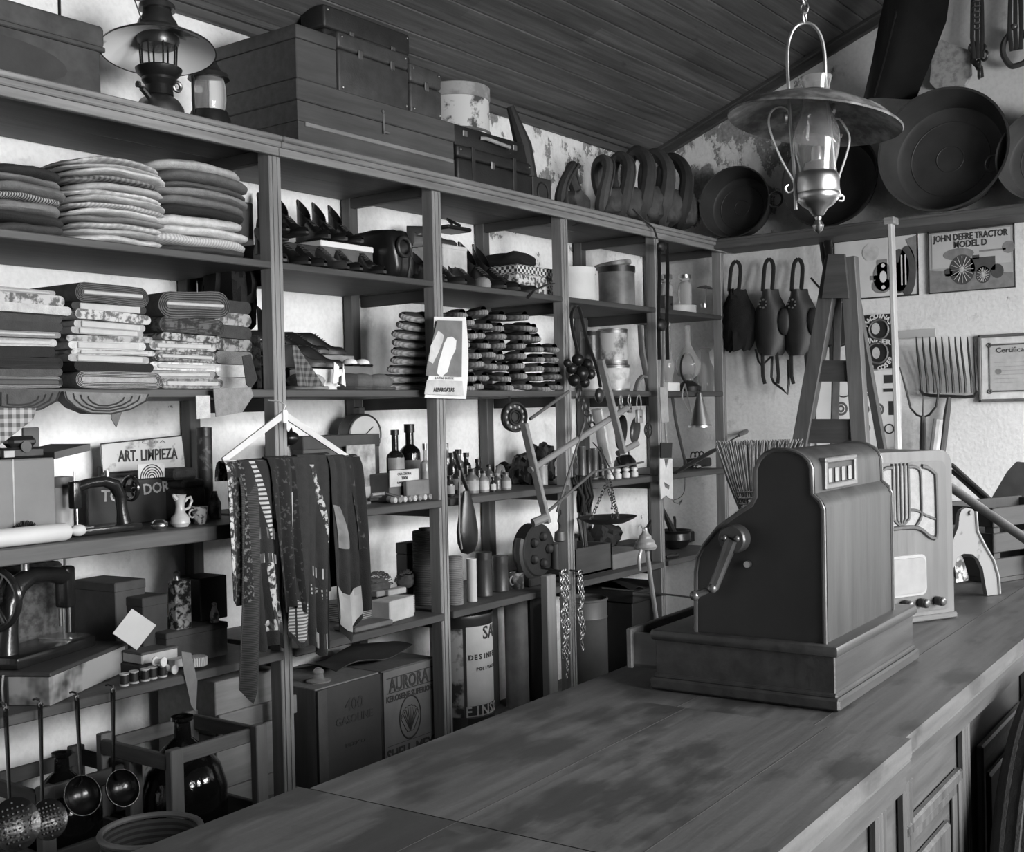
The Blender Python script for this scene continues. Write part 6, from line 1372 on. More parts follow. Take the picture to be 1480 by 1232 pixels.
pl_ = T('low_plinth', 'low rough wooden platform under the crates', 'platform', (1.4, -.20, 0)); b = B(); b.bb((0, 0, 0), (.97, .62, .098), bev=.004); b.part('platform_board', wood(.05, 0), pl_)
a_ = fy(172, 1057, .22); crate('left bottle crate, partly hidden by the ladles', fy(40, 1097, .16).x-.03, .05, .33, .32, fy(50, 1092, .3).z-.10-.02, .10)
c0 = crate('right bottle crate holding the dark demijohn', fy(232, 1090, -.12).x+.02, -.14, .36, .36, fy(232, 1088, -.12).z-.10, .15)
def demijohn(x, y, R, H, label, z=.115):
    t = T('demijohn', label, 'demijohn', (x, y, z), 0); b = B(); b.lathe([(0, 0), (R*.8, 0), (R, R*.35), (R, H*.4), (R*.85, H*.58), (R*.45, H*.74), (R*.2, H*.82), (R*.18, H*.95), (R*.26, H*.97), (R*.26, H), (R*.14, H), (0, H*.9)], 32); b.part('glass_body', plain(.008, .08), t); return t
demijohn(c0.location.x+.18, .04, .13, .36, 'large shiny black demijohn inside the right crate')
demijohn(fy(40, 1097, .16).x+.13, .20, .11, .30, 'black demijohn inside the left crate')
t = T('round_basket', 'round pale-rimmed basket at the bottom left corner', 'basket', (fy(215, 1225, -.45).x, -.46, .0)); zb_ = fy(215, 1200, -.45).z
b = B(); b.lathe([(0, .01), (.10, .01), (.122, zb_*.5), (.12, zb_-.01), (.11, zb_-.01), (.112, zb_*.5), (.095, .03), (0, .03)], 40); b.part('basket_body', stripes(.03, .07, 20, 'Z'), t); b = B(); b.torus((0, 0, zb_), .12, .008, n=40); b.part('rim', plain(.15, .6), t)
# pale wooden case behind the first post
x0_, x1_ = fy(311, 1000, .12).x, fy(424, 1000, .12).x
t = T('packing_case', 'pale upright plank case between the crates and the printed boxes', 'case', (x0_, .12, 0)); H = .53; W = min(x1_-x0_, fy(458, 1000, .07).x-x0_-.02)
for k in range(3): b = B(); b.bb((0, 0, H*k/3+.001), (W, .3, H*(k+1)/3-.001), bev=.003); b.part('case_plank', wood(.24, 0, .2), t)
for k in (0, 1): b = B(); b.bb((0, -.018, H*(.08+.6*k)), (W, -.001, H*(.2+.6*k)), bev=.003); b.part('cross_batten', wood(.20, 0, .2), t)
# ---------------- printed fuel boxes
BW = plain(.12, .7, 0, .2, 6)
def fuelbox(pxa, pxb, pt, label, rz=0):
    x0, x1 = fy(pxa, 1000, .07).x, fy(pxb, 1000, .07).x; H = fy(pxa, pt, .07).z; t = T('fuel_crate', label, 'box', (x0, .07, 0), 0, 'printed fuel boxes on the floor'); return t, x1-x0, H
t, W, H = fuelbox(458, 551, 998, 'dark printed fuel box with faded gasoline lettering')
b = B(); b.bb((0, .008, 0), (W, .36, H), bev=.003); b.part('box_body', wood(.20, 2, .2), t, label='pale wooden sides')
b = B(); b.bb((.0, 0, .0), (W-.004, .007, H-.004)); b.part('front_panel', plain(.055, .6, 0, .25, 5), t)
b = B(); b.bb((0, -.004, 0), (.045, .0, H-.004), bev=.001); b.part('side_batten', plain(.08, .6), t)
text('lettering', '400', .06, INK, t, (W*.56, -.0015, H*.80), (PI/2, 0, 0), W*.28, bold=.001); text('lettering', 'GASOLINE', .04, INK, t, (W*.56, -.0015, H*.68), (PI/2, 0, 0), W*.58, bold=.001); text('lettering', 'MEXICO', .02, INK, t, (W*.56, -.0015, H*.47), (PI/2, 0, 0), W*.3)
t, W, H = fuelbox(554, 634, 972, 'fuel box printed with a scallop shell inside an oval')
b = B(); b.bb((0, .008, 0), (W, .36, H), bev=.003); b.part('box_body', wood(.15, 2, .2), t); b = B(); b.bb((0.002, 0, .0), (W, .007, H-.002)); b.part('front_panel', plain(.15, .6, 0, .2, 6), t)
text('lettering', 'AURORA', .07, INK, t, (W*.45, -.0015, H*.86), (PI/2, 0, 0), W*.72, bold=.002); text('lettering', 'KEROSENE SUPERIOR', .03, INK, t, (W*.46, -.0015, H*.745), (PI/2, 0, 0), W*.84, bold=.001); text('lettering', 'SHELL-MEX', .06, INK, t, (W*.46, -.0015, H*.25), (PI/2, 0, 0), W*.86, bold=.0015); text('lettering', 'ARGENTINA LTD.', .02, INK, t, (W*.46, -.0015, H*.16), (PI/2, 0, 0), W*.6)
b = B(); b.bb((W*.06, -.001, H*.795), (W*.9, .0, H*.803)); b.part('printed_rule', INK, t); b = B(); b.bb((W*.06, -.001, H*.925), (W*.9, .0, H*.933)); b.part('printed_rule', INK, t); b = B(); b.bb((W*.06, -.001, H*.335), (W*.85, .0, H*.339)); b.part('printed_rule', INK, t)
b = B(); b.torus((W*.46, -.001, H*.54), .06, .003, rot=(PI/2, 0, 0), n=36, m=4, sc=(1.0, 1.35, 1)); b.part('printed_oval', INK, t)
sx, sz = W*.46, H*.52
b = B()
for k in range(9):
    a = math.radians(25+k*130/8.); b.tube([(sx, -.001, sz-.045), (sx+.045*math.cos(a), -.001, sz+.01+.035*math.sin(a))], .0018, 4)
b.tube([(sx+(.048+.004*(k % 2))*math.cos(math.radians(k*10-10)), -.001, sz+.008+(.042+.004*(k % 2))*math.sin(math.radians(k*10-10))) for k in range(21)], .0018, 4); b.tube([(sx-.047, -.001, sz), (sx-.018, -.001, sz-.045), (sx+.018, -.001, sz-.045), (sx+.047, -.001, sz)], .0018, 4)
b.part('printed_shell', INK, t)
P = fy(463, 975, .15); b = B(); b.lathe([(0, 0), (.045, 0), (.046, .006), (.02, .014), (.018, .028), (.022, .036), (.012, .048), (.0, .05)], 24); b.thing('glass_inkwell', glass(.7, .04, .8), 'small glass inkwell on the dark printed fuel box', 'inkwell', (P.x, .16, fy(458, 998, .07).z+.001))
b = B(); b.grid(lambda u, v: (.0+.42*u, .0+.2*v, .018+.014*math.sin(u*7+v*3)), 14, 6, .003); b.thing('leather_hide', plain(.05, .6), 'limp dark hide lying over the printed fuel boxes', 'hide', (fy(490, 985, .15).x, .16, fy(458, 998, .07).z+.002), (0, -.045, 0))
# ================================================================ hanger with scarves on the first post
HY = -.075
hg = T('coat_hanger', 'pale flat wooden coat hanger hooked on the first post', 'hanger', fy(410, 602, HY))
def hq(px, py, off=0): q = fy(px, py, HY); q.y -= off; return q-hg.location
for side, (ex_, ey_) in (('l', (322, 666)), ('r', (503, 662))):
    a, c = hq(410, 599), hq(ex_, ey_); b = B(); d = (c-a); u_ = d.normalized(); n_ = Vector((-u_.z, 0, u_.x)); w_ = .011
    b.prism([(p.x, p.z) for p in (a+n_*w_, c+n_*w_*.8, c-n_*w_*.8, a-n_*w_)], .008, (0, 0, 0), RY); b.part('arm', plain(.5, .6, 0, .1), hg)
a, c = hq(322, 667), hq(503, 664); b = B(); b.tube([a, c], .006, 8); b.part('crossbar', plain(.35, .6), hg)
b = B(); b.tube([hq(410, 600), hq(410, 592), hq(413, 586), hq(412, 580)+Vector((0, .03, 0)), hq(409, 578)+Vector((0, .07, 0))], .0025, 6); b.part('hook', plain(.6, .4), hg)
P = fy(409, 592, HY); b = B(); b.bb((-.012, -.012, -.02), (.006, -.005, .02)); b.part('white_tag', PAPER, hg, (0, 0, 0))
def scarf(label, top, bot, mats, seed, borders=(), off=0., folds=3, tip=None, deep=.03):
    """top (x0,x1,y) and bottom (x0,x1,y) in photo pixels"""
    q0, q1 = fy(top[0], top[2], HY), fy(top[1], top[2], HY); p0, p1 = fy(bot[0], bot[2], HY), fy(bot[1], bot[2], HY)
    t = T('patterned_scarf', label, 'scarf', (q0.x, HY-.008-off, q0.z), 0, 'scarves draped over the wooden hanger')
    tipv = tip if tip is not None else 0
    def f(u, v):
        a = q0.lerp(q1, u); c = p0.lerp(p1, u); bulge = math.sin(v*PI)*.006*(seed % 3-1)
        z = a.z+(c.z-a.z)*v; zz = -tipv*v**6*(1-abs(2*u-1))
        amp = deep*(.35+.65*v)
        return (a.x+(c.x-a.x)*v+bulge-q0.x, -amp*abs(math.sin(u*PI*folds+seed+v*.8))-.012*math.sin(min(1, v*12)*PI/2), z+zz-q0.z+(.012*math.cos(u*5+seed)*v))
    b = B(); b.grid(f, 18, 22, .0025); b.part('cloth_sheet', mats, t, smooth=60)
    b = B(); b.grid(lambda u, v: (f(u, 0)[0], .0+.035*math.sin(v*PI/2), .01*math.sin(v*PI)-.06*v*v), 8, 4, .0025); b.part('folded_back', mats, t, smooth=60)
    for (u0, u1, v0, v1, u2, u3, mb) in borders:      # printed band across the cloth
        b = B(); b.grid(lambda u, v: Vector(f((u0+(u1-u0)*u)*(1-v)+(u2+(u3-u2)*u)*v, v0+(v1-v0)*v))+Vector((0, -.0035, 0)), 6, 14, .0008); b.part('printed_band', mb, t, smooth=60)
    return t
CH = stripes(.03, .42, 22, 'Z', thr=.45, soft=.08); CH2 = blotch(.03, .42, 60, .5, .05, .9); FL = stripes(.05, .4, 14, 'X', thr=.5, soft=.1)
DOT = blotch(.012, .07, 70, .6, .04, .95); DRK = cloth(.022); MIDC = cloth(.03)
scarf('narrow dark scarf with tiny pattern hanging leftmost on the hanger', (318, 344, 668), (322, 352, 870), blotch(.012, .16, 80, .58, .05, .95), 1, ((0, .18, .0, .8, 0, .2, CH2),), .0, 1)
scarf('long ribbed scarf ending in a point, second from the left', (336, 360, 690), (333, 360, 985), stripes(.012, .045, 60, 'Z', soft=.3), 2, (), .012, 1, .06)
scarf('dark scarf with pale chain border, third from the left', (340, 384, 666), (362, 398, 935), DRK, 3, ((.25, .5, 0, .42, .75, .98, CH), (.0, 1, .36, .42, .0, 1, FL), (.3, 1, .5, .55, .3, 1, FL), (.55, .95, .55, .86, .6, 1, CH2), (.2, 1, .86, .92, .4, 1, FL)), .004, 2)
scarf('dark dotted scarf in the middle of the hanger', (376, 412, 662), (394, 424, 880), DOT, 4, (), .016, 2)
scarf('pleated dark scarf with light striped edge, just right of the post', (405, 432, 662), (402, 430, 915), MIDC, 5, ((.0, .35, .2, .55, .3, .55, FL), (.0, .9, .80, .98, .0, .95, stripes(.1, .45, 30, 'Z'))), .008, 1, .05)
scarf('dark scarf with zigzag diamond print, right half of the hanger', (425, 474, 658), (436, 466, 935), MIDC, 6, ((.25, .42, .05, .45, .85, 1, CH2), (.1, .9, .58, .63, .1, .9, FL), (.0, .9, .68, .73, .0, .9, CH), (.2, .8, .9, .97, .2, .8, FL)), .0, 2, .02)
scarf('scarf with large pale patches hanging near the right end', (464, 492, 660), (470, 505, 895), cloth(.03), 7, ((.0, .4, .3, .55, .2, .75, plain(.2, .9)), (.0, 1, .8, .97, .1, 1, plain(.36, .9, 0, .2, 8))), .014, 2, .06)
scarf('dark dotted scarf hanging rightmost on the hanger', (478, 514, 660), (494, 526, 885), cloth(.014), 8, ((.3, .5, .02, .6, .6, .85, blotch(.012, .1, 55, .6, .05, .9)),), .0, 2)
scarf('black scarf behind the pale-patched one', (448, 484, 664), (455, 498, 850), cloth(.012), 9, (), -.012, 2)
# ================================================================ second bay, bottle shelf
t = T('wall_clock', 'round clock with pale face leaning at the back of the second bay', 'clock', (fy(525, 628, .34).x, .36, fy(525, 628, .34).z)); R = 30*mpp(t.location); t.rotation_euler = (0, 0, -.15)
b = B(); b.cyl((0, 0, 0), R, .07, 40, rot=(PI/2, 0, 0), bev=.004); b.part('clock_case', plain(.06, .4), t); b = B(); b.cyl((0, -.036, 0), R*.88, .004, 40, rot=(PI/2, 0, 0)); b.part('clock_face', plain(.42, .6, 0, .08), t); b = B(); b.torus((0, -.037, 0), R*.93, R*.05, rot=(PI/2, 0, 0), n=40); b.part('bezel', plain(.03, .4), t)
b = B(); b.tube([(0, -.041, 0), (R*.45, -.041, R*.35)], .002, 4); b.part('minute_hand', INK, t); b = B(); b.tube([(0, -.041, 0), (-R*.3, -.041, -.1*R)], .0025, 4); b.part('hour_hand', INK, t)
b = B(); b.box((0, .0, R+.012), (.03, .04, .03), bev=.004); b.part('top_lug', plain(.06, .5), t)
simple_box('long_box', 'long grey lidded box in front of the clock, second bay', 'box', 438, 549, 629, z1, .22, .12, plain(.09, .6), lid=.05, lidmat=plain(.06, .6))
q = fy(505, 690, .18); b = B(); b.bb((0, 0, 0), (fy(546, 690, .18).x-q.x, .006, fy(525, 643, .18).z-z1), bev=.001); b.thing('mottled_plate', blotch(.18, .42, 18, .5, .15, .5), 'pale mottled plate standing before the long grey box', 'plate', (q.x, .19, z1))
t = T('cat_figurine', 'black animal figurine beside the first post behind the hanger', 'figurine', (fy(424, 690, .15).x, .18, z1)); b = B(); H = fy(424, 622, .15).z-z1; b.tube([(0, 0, 0), (.01, 0, H*.4), (-.005, 0, H*.8)], [.04, .035, .02], 10); b.ball((.01, -.01, H*.9), .028, (1.2, 1, .9)); b.tube([(.02, 0, H*.95), (.025, 0, H*1.03)], [.01, .002], 6); b.tube([(0, 0, H*.95), (-.004, 0, H*1.03)], [.01, .002], 6); b.part('figurine_body', plain(.012, .3), t, smooth=60)
zcb = z1+.105
simple_box('printed_carton', 'carton with pale printed label carrying the square bottle', 'box', 562, 606, 668, z1, .09, .13, plain(.10, .7), h=.105); 
x0_, x1_ = fy(563, 690, .085).x, fy(605, 690, .085).x; t = T('label_sign', 'pale label card with three printed lines on the carton', 'label', (x0_, .084, z1+.058)); b = B(); b.bb((0, 0, 0), (x1_-x0_, .004, .062)); b.part('sheet', plain(.42, .7), t)
text('lettering', 'CASA CENTRAL', .014, INK, t, ((x1_-x0_)/2, -.001, .046), (PI/2, 0, 0), .08); text('lettering', 'TIENDA', .014, INK, t, ((x1_-x0_)/2, -.001, .03), (PI/2, 0, 0), .035, bold=.0006); text('lettering', 'RAMOS GENERALES', .012, INK, t, ((x1_-x0_)/2, -.001, .014), (PI/2, 0, 0), .085)
bottle('square_bottle', 'dark bottle with tall square neck on the printed carton', 580, 13, 622, zcb+.001, .11, plain(.015, .12), BLK, plain(.2, .5), neck=.5)
bottle('apothecary_bottle', 'round-shouldered black bottle right of the square one', 603, 15.5, 614, z1, .24, plain(.01, .12), BLK, plain(.12, .5), neck=.3, nr=.4)
bottle('glass_bottle', 'slim clear bottle against the second post', 619, 7, 642, z1, .16, glass(.5, .1, .6), metal(.4), plain(.3, .5))
t = simple_box('picture_frame', 'small framed picture leaning by the second post', 'frame', 588, 622, 694, z1, .05, .02, plain(.16, .6)); 
for k in range(8):
    px = 572+k*7.2; P = fy(px, 722, .02); b = B(); b.cyl((0, 0, .013), .0115, .02, 14, rot=(PI/2, 0, .2), bev=.002); b.torus((0, -.011, .013), .006, .0015, rot=(PI/2, 0, .2), n=12, m=4); b.thing('small_reel', plain(.45 if k % 2 == 0 else .22, .5), '%s small pale reel from the left at the second bay shelf edge' % ORD[k], 'reel', (P.x, .03, z1), group='small reels on the second bay shelf edge')
for k in range(2):
    P = fy(574+k*14, 708, .05); b = B(); b.cyl((0, 0, .013), .012, .024, 14, rot=(PI/2, 0, 0), bev=.002); b.thing('small_reel', plain(.4, .5), ('left' if k == 0 else 'right')+' small reel sitting behind the front row of reels', 'reel', (P.x, .085, z1), group='small reels on the second bay shelf edge')
for k in range(7):
    P = fy(512+k*8, 725, .05); b = B(); b.tube([(0, 0, .004+.006*k), (.06, .05-.012*k, .02+.008*(k % 3))], .005+.002*(k % 2), 6); b.thing('paint_brush', plain([.05, .12, .2, .04, .09, .25, .03][k], .6), '%s loose brush from the left in the jumble by the scarves' % ORD[k], 'brush', (P.x, .06+.02*(k % 3), z1), group='loose brushes by the scarves')
b = B(); b.bb((0, 0, 0), (.10, .05, .07), bev=.004); b.thing('glass_tumbler', glass(.8, .1, .7), 'pale glassy box below the mottled plate', 'glass box', (fy(512, 700, .1).x, .11, z1))
# second bay, lower shelf
simple_box('paper_stack', 'stack of old ledgers with pale edges, second bay lower shelf', 'books', 520, 600, 868, z2, .10, .2, stripes(.06, .3, 45, 'Z'), bev=.002)
for k, (a, c, pt, y, lab, m_) in enumerate(((563, 606, 866, .02, 'thick white-edged booklet pile at the front of the ledgers', plain(.42, .8, 0, .15)), )):
    simple_box('booklet_pile', lab, 'booklets', a, c, pt, z2, y, .09, m_, bev=.004, rz=.15)
zq = fy(540, 868, .10).z+.001
for k, (a, c, lab) in enumerate(((545, 568, 'left of two small pale boxes on the ledgers'), (562, 588, 'right of two small pale boxes on the ledgers'))): simple_box('small_box', lab, 'box', a, c, 858+4*k, zq, .11+.02*(1-k), .04, plain(.22+.1*k, .7), h=.022)
for k, (px, lab) in enumerate(((556, 'larger heap of dark steel wool on the ledgers'), (598, 'smaller heap of dark steel wool beside the rope reel'))):
    P = fy(px, 850, .2); b = B()
    for j in range(70): a, e = U(0, 2*PI), U(.0, 1.4); r_ = .055*(1-.25*k); p = [(r_*math.cos(a+i*.35)*math.cos(e)*1.5, r_*.7*math.sin(a+i*.35)*math.cos(e), .02+r_*math.sin(e)*(1+.1*math.sin(i*2+j))) for i in range(6)]; b.tube(p, .0016, 3)
    b.ball((0, 0, .015), .045*(1-.25*k), (1.5, .8, .8)); b.thing('steel_wool', plain(.07, .9, 0, .3, 50), lab, 'steel wool', (P.x, .24, zq))
b = B(); b.bb((0, 0, 0), (.2, .11, .018), bev=.004); b.thing('flat_tray', plain(.14, .7, 0, .2), 'flat grey tray at the edge of the second bay lower shelf', 'tray', (fy(513, 895, .0).x, .0, z2))
P = fy(598, 825, .22); simple_box('labelled_box', 'two small labelled boxes stacked behind the rope reel', 'box', 588, 612, 800, z2+.001, .26, .06, plain(.09, .7)); zz = fy(600, 800, .26).z; simple_box('labelled_box', 'small labelled box topmost of its stack behind the rope reel', 'box', 587, 611, 784, zz+.001, .26, .06, plain(.07, .7))
def reel(label, px, r_px, pt, y, mat, z=z2, name='rope_reel', cat='rope reel', cap=None):
    P = fy(px, pt, y); R = r_px*mpp(P); H = P.z-z; t = T(name, label, cat, (P.x, y+R, z)); b = B()
    n = int(H/.0075); pr = [(0, 0)]
    for i in range(n+1): pr += [(R*.94, H*i/(n+1)), (R, H*(i+.5)/(n+1))]
    pr += [(R*.9, H), (0, H)]; b.lathe(pr, 30); b.part('wound_cord', mat, t)
    if cap: b = B(); b.cyl((0, 0, H+.006), R*.5, .012, 16); b.part('core_cap', cap, t)
    return t
reel('big dark reel of cord behind the second post', 630, 20, 768, .14, plain(.07, .8), cap=DARK)
reel('pale reel of cord right of the second post, lower shelf', 666, 13, 805, .05, plain(.18, .8))
can('white_cylinder', 'plain white cylinder between the cord reel and the dark tins', 'cylinder', 687, 7.5, 808, z2, .05, plain(.45, .6, 0, .05))
can('tall_tin', 'dark tall tin with lid, left of the two dark tins', 'tin', 708, 12.5, 799, z2, .08, plain(.05, .4), lid=plain(.03, .4))
can('tall_tin', 'dark tall tin, right of the two dark tins', 'tin', 732, 12, 804, z2, .1, plain(.05, .4), lid=plain(.04, .4))
for k, (px, lab) in enumerate(((758, 'patterned mug left of two on the third bay lower shelf'), (778, 'dark mug right of two on the third bay lower shelf'))):
    P = fy(px, 835, .08); t = T('enamel_mug', lab, 'mug', (P.x, .12, z2)); b = B(); b.lathe([(0, 0), (.03, 0), (.032, .07), (.029, .07), (.027, .006), (0, .006)], 20); b.part('mug_body', blotch(.04, .25, 30, .55, .1, .3) if k == 0 else plain(.03, .3), t); b = B(); b.torus((-.034, 0, .037), .018, .004, rot=(PI/2, 0, 0), n=16); b.part('handle', plain(.2, .3), t)
# medicine bottles, third bay
BG = plain(.03, .15); BC = plain(.12, .15)
MBX = [659, 668.5, 679, 650, 667, 675, 690, 705, 716, 723, 737, 655, 696, 712]
for k, (px, r_, pt, y, m_, cp, lb) in enumerate(((659, 8, 655, .22, BG, BLK, None), (668.5, 8, 650, .3, BC, BLK, plain(.3, .6)), (679, 7, 655, .28, BG, BLK, None), (650, 7, 640, .3, BC, None, None), (667, 8, 673, .14, BG, BLK, plain(.2, .6)), (675, 8, 687, .05, BC, BLK, plain(.35, .6)), (690, 10, 678, .06, plain(.14, .4), BLK, plain(.3, .6)), (705, 8, 681, .06, plain(.2, .4), BLK, plain(.42, .6)), (716, 4.5, 690, .05, BG, BLK, plain(.4, .6)), (723, 5.5, 685, .09, BC, plain(.4, .5), None), (737, 8, 683, .06, plain(.2, .3), plain(.08, .4), plain(.36, .6)), (655, 7, 688, .05, BG, BLK, plain(.25, .6)), (696, 7, 664, .2, BG, BLK, None), (712, 7, 672, .2, BC, BLK, plain(.2, .6)))):
    bottle('medicine_bottle', 'medicine bottle, %s from the left in the cluster beside the second post' % ORD[sorted(MBX).index(px)], px, r_, pt, z1, y, m_, cp, lb, 'medicine bottles beside the second post', neck=.26, nr=.5)
b = B(); b.torus((0, 0, .05), .035, .013, rot=(PI/2, 0, .3), n=20, ang=PI*1.3); b.thing('pipe_elbow', plain(.18, .5), 'pale curved horn-like piece behind the medicine bottles', 'horn', (fy(728, 672, .26).x, .28, z1))
for k, (px, pt, y, lab) in enumerate(((770, 660, .2, 'dark lumpy iron piece behind the long wooden arm'), (795, 645, .25, 'dark iron block near the third post, bottle shelf'), (750, 672, .3, 'dark ragged iron piece behind the medicine bottles'))):
    P = fy(px, pt, y); H = P.z-z1; b = superslab(.11, .1, H, px*.1, .0, 0, .03); b.thing('iron_casting', plain(.02, .7, 0, .4, 20, .5), lab, 'ironware', (P.x, y+.05, z1))
can('small_tin', 'pale little tin by the third post, bottle shelf', 'tin', 790, 8, 672, z1, .10, plain(.25, .4))
# oval cast iron seat
SP = fy(742, 603, -.03); s = mpp(SP)
t = T('pierced_trivet', 'oval pierced iron plate with raised rims hanging under the slippers', 'iron plate', SP)
b = B(); b.prism([(28*s*math.cos(2*PI*i/32), 21*s*math.sin(2*PI*i/32)) for i in range(32)], .012, (0, 0, 0), RY); b.part('oval_plate', plain(.045, .4), t)
for k_, w_ in ((.97, .006), (.52, .005), (.35, .003)): b = B(); b.tube([(28*s*k_*math.cos(2*PI*i/32), -.010, 21*s*k_*math.sin(2*PI*i/32)) for i in range(32)], w_, 6, closed=True); b.part('raised_rim', plain(.02, .4), t)
b = B()
for k in range(12): a = 2*PI*k/12; b.cyl((28*s*.75*math.cos(a), -.008, 21*s*.75*math.sin(a)), .006, .004, 10, rot=(PI/2, 0, 0))
b.part('pierced_holes', plain(.3, .6), t)
b = B(); b.tube([(0, .006, 10*s), (0, .02, 30*s)], .005, 6); b.part('hook', IRON, t)
# long-armed wooden implement tied to the third post
wt = T('wooden_implement', 'jointed wooden implement of flat arms and rods tied to the third post', 'implement', fy(830, 630, -.14))
WI = wood(.17, 0, .2, .7)
def wi(px, py, y=-.14): return fy(px, py, y)-wt.location
def flatarm(p, q, w_px, y0, y1, nm='arm', th=.02, mat=None):
    a, c = wi(*p, y0), wi(*q, y1); s = mpp(wt.location); d = c-a; rot = d.to_track_quat('Z', 'Y').to_matrix().to_4x4(); b = B(); b.box((a+c)/2, (w_px*s, th, d.length), rot, bev=.003); return b.part(nm, mat or WI, wt)
flatarm((757, 612), (791, 756), 11, -.16, -.16, 'flat_arm'); flatarm((868, 520), (901, 655), 11, -.2, -.2, 'flat_arm')
for p, q, r_, nm in (((766, 680), (906, 590), 4.6, 'round_bar'), ((893, 656), (921, 641), 5, 'round_bar'), ((770, 756), (790, 748), 6, 'round_bar'), ((766, 606), (822, 566), 2.4, 'thin_rod'), ((778, 752), (858, 682), 2.2, 'thin_rod'), ((805, 740), (845, 610), 1.8, 'thin_rod'), ((855, 683), (930, 668), 1.6, 'thin_rod')):
    b = B(); b.tube([wi(*p, -.15), wi(*q, -.18)], r_*mpp(wt.location), 10); b.part(nm, WI if nm == 'round_bar' else plain(.08, .6), wt)
b = B()
for k in range(6): q = wi(836+k*4, 570+k*9, -.12); b.torus(q, .014, .004, rot=(PI/2, .5+1.2*(k % 2), 0), n=12, m=5, sc=(1, 1.5, 1))
b.part('iron_links', IRON, wt)
strapthing('wool_tuft', 'pale bundled cloth hanging behind the right wooden arm', 'cloth', ((862, 592), (868, 620), (872, 645), (878, 670)), .05, .03, plain(.42, .9, 0, .15, 20), .5)
strapthing('wire_cable', 'dark cable curving down beside the third post', 'cable', ((857, 640), (870, 655), (878, 670), (888, 690)), -.1, .003, IRON, None)
t = T('leather_blinder', 'round dark leather cup beside the right wooden arm', 'leather cup', fy(866, 572, -.1)); b = B(); b.ball((0, 0, 0), .035, (.8, .5, 1)); b.part('cup', LB(.03), t)
t = T('black_fringe', 'hanging black knotted fringe right of the third post', 'fringe', fy(842, 690, -.04))
b = B()
for k in range(26): x = U(-.045, .045); b.tube([(x, U(-.01, .02), U(0, .01)), (x+U(-.01, .01), U(-.03, .02), -.09), (x*.8+U(-.01, .01), U(-.02, .02), U(-.17, -.13))], .006, 5)
b.part('cords', plain(.01, .95), t)
# hook with counterweight
t = T('counterweight', 'bell-shaped iron weight hanging on a hook left of the third post', 'weight', fy(809, 764, -.15)); b = B(); b.lathe([(0, 0), (.006, -.002), (.012, -.01), (.022, -.015), (.026, -.05), (.018, -.056), (0, -.056)], 20); b.part('weight_body', plain(.06, .5, .3), t)
b = B(); b.tube([(0, 0, 0), (.004, 0, .012), (-.012, 0, .03), (-.004, 0, .05), (.01, 0, .06), (.008, -.0, .078)], .004, 6); b.part('hook', IRON, t)
# grinder wheel
t = T('corn_grinder', 'dark round iron grinder with curved guard on the third bay lower shelf', 'grinder', (fy(782, 805, .08).x, .12, z2)); R = 40*mpp(fy(782, 805, .12))
b = B(); b.cyl((0, 0, R+.03), R*.95, .07, 32, rot=(PI/2, 0, 0), bev=.006); b.part('wheel', plain(.015, .7, 0, .4, 15, .4), t)
b = B(); b.torus((0, -.01, R+.03), R*1.02, .022, rot=(PI/2, 0, 0), n=20, ang=PI*.75, a0=-PI*1.15, m=8); b.part('curved_guard', plain(.03, .5, .3), t); b = B(); b.bb((-.09, -.04, 0), (.09, .06, .04), bev=.005); b.part('base', plain(.02, .7), t)
b = B(); b.cyl((.1, -.05, R*.9), .02, .12, 14); b.part('feed_cup', plain(.04, .6), t)
for k in range(5): b = B(); a = k*1.25; b.ball((R*.5*math.cos(a), -.04, R+.03+R*.5*math.sin(a)), .022, n=8); b.part('casting_lug', plain(.02, .7), t)
# chains over a pale upright
b = B(); xx = fy(795, 900, -.10).x; x2 = fy(808, 900, -.10).x; b.bb((xx, -.09, .0), (x2, -.055, fy(800, 832, -.10).z), bev=.003); o = b.thing('short_post', wood(.2, 2, .2), 'short pale upright standing beside the third post', 'post')
CHM = metal(.35, .5)
def chain(label, px, ytop, ybot, y, n_str, w_, yb_list):
    t = T('iron_chain', label, 'chain', fy(px, ytop, y), 0, 'chains hanging by the third post'); s = mpp(t.location)
    for k in range(n_str):
        b = B(); x = (k-(n_str-1)/2)*w_*s; L = (yb_list[k]-ytop)*s; n = int(L/.017)
        for i in range(n): b.torus((x+.003*math.sin(i), .006*math.sin(i*.7+k), -i*.017), .0062, .0021, rot=(PI/2, .25*math.sin(i*1.7), (i % 2)*PI/2), n=8, m=4, sc=(1, 1.7, 1))
        b.part('chain_strand', CHM, t)
    b = B(); b.tube([(-.012, -.004, .002), (.012, -.004, .002), (.012 if px < 830 else -.012, -y+.01, .01)], .004, 6); b.part('hanging_nail', IRON, t)
chain('bundle of pale chains hanging left of the third post', 816, 828, 970, -.12, 3, 6, (960, 985, 955)); chain('thinner bundle of pale chains right of the third post', 839, 828, 945, -.05, 2, 6, (930, 945))
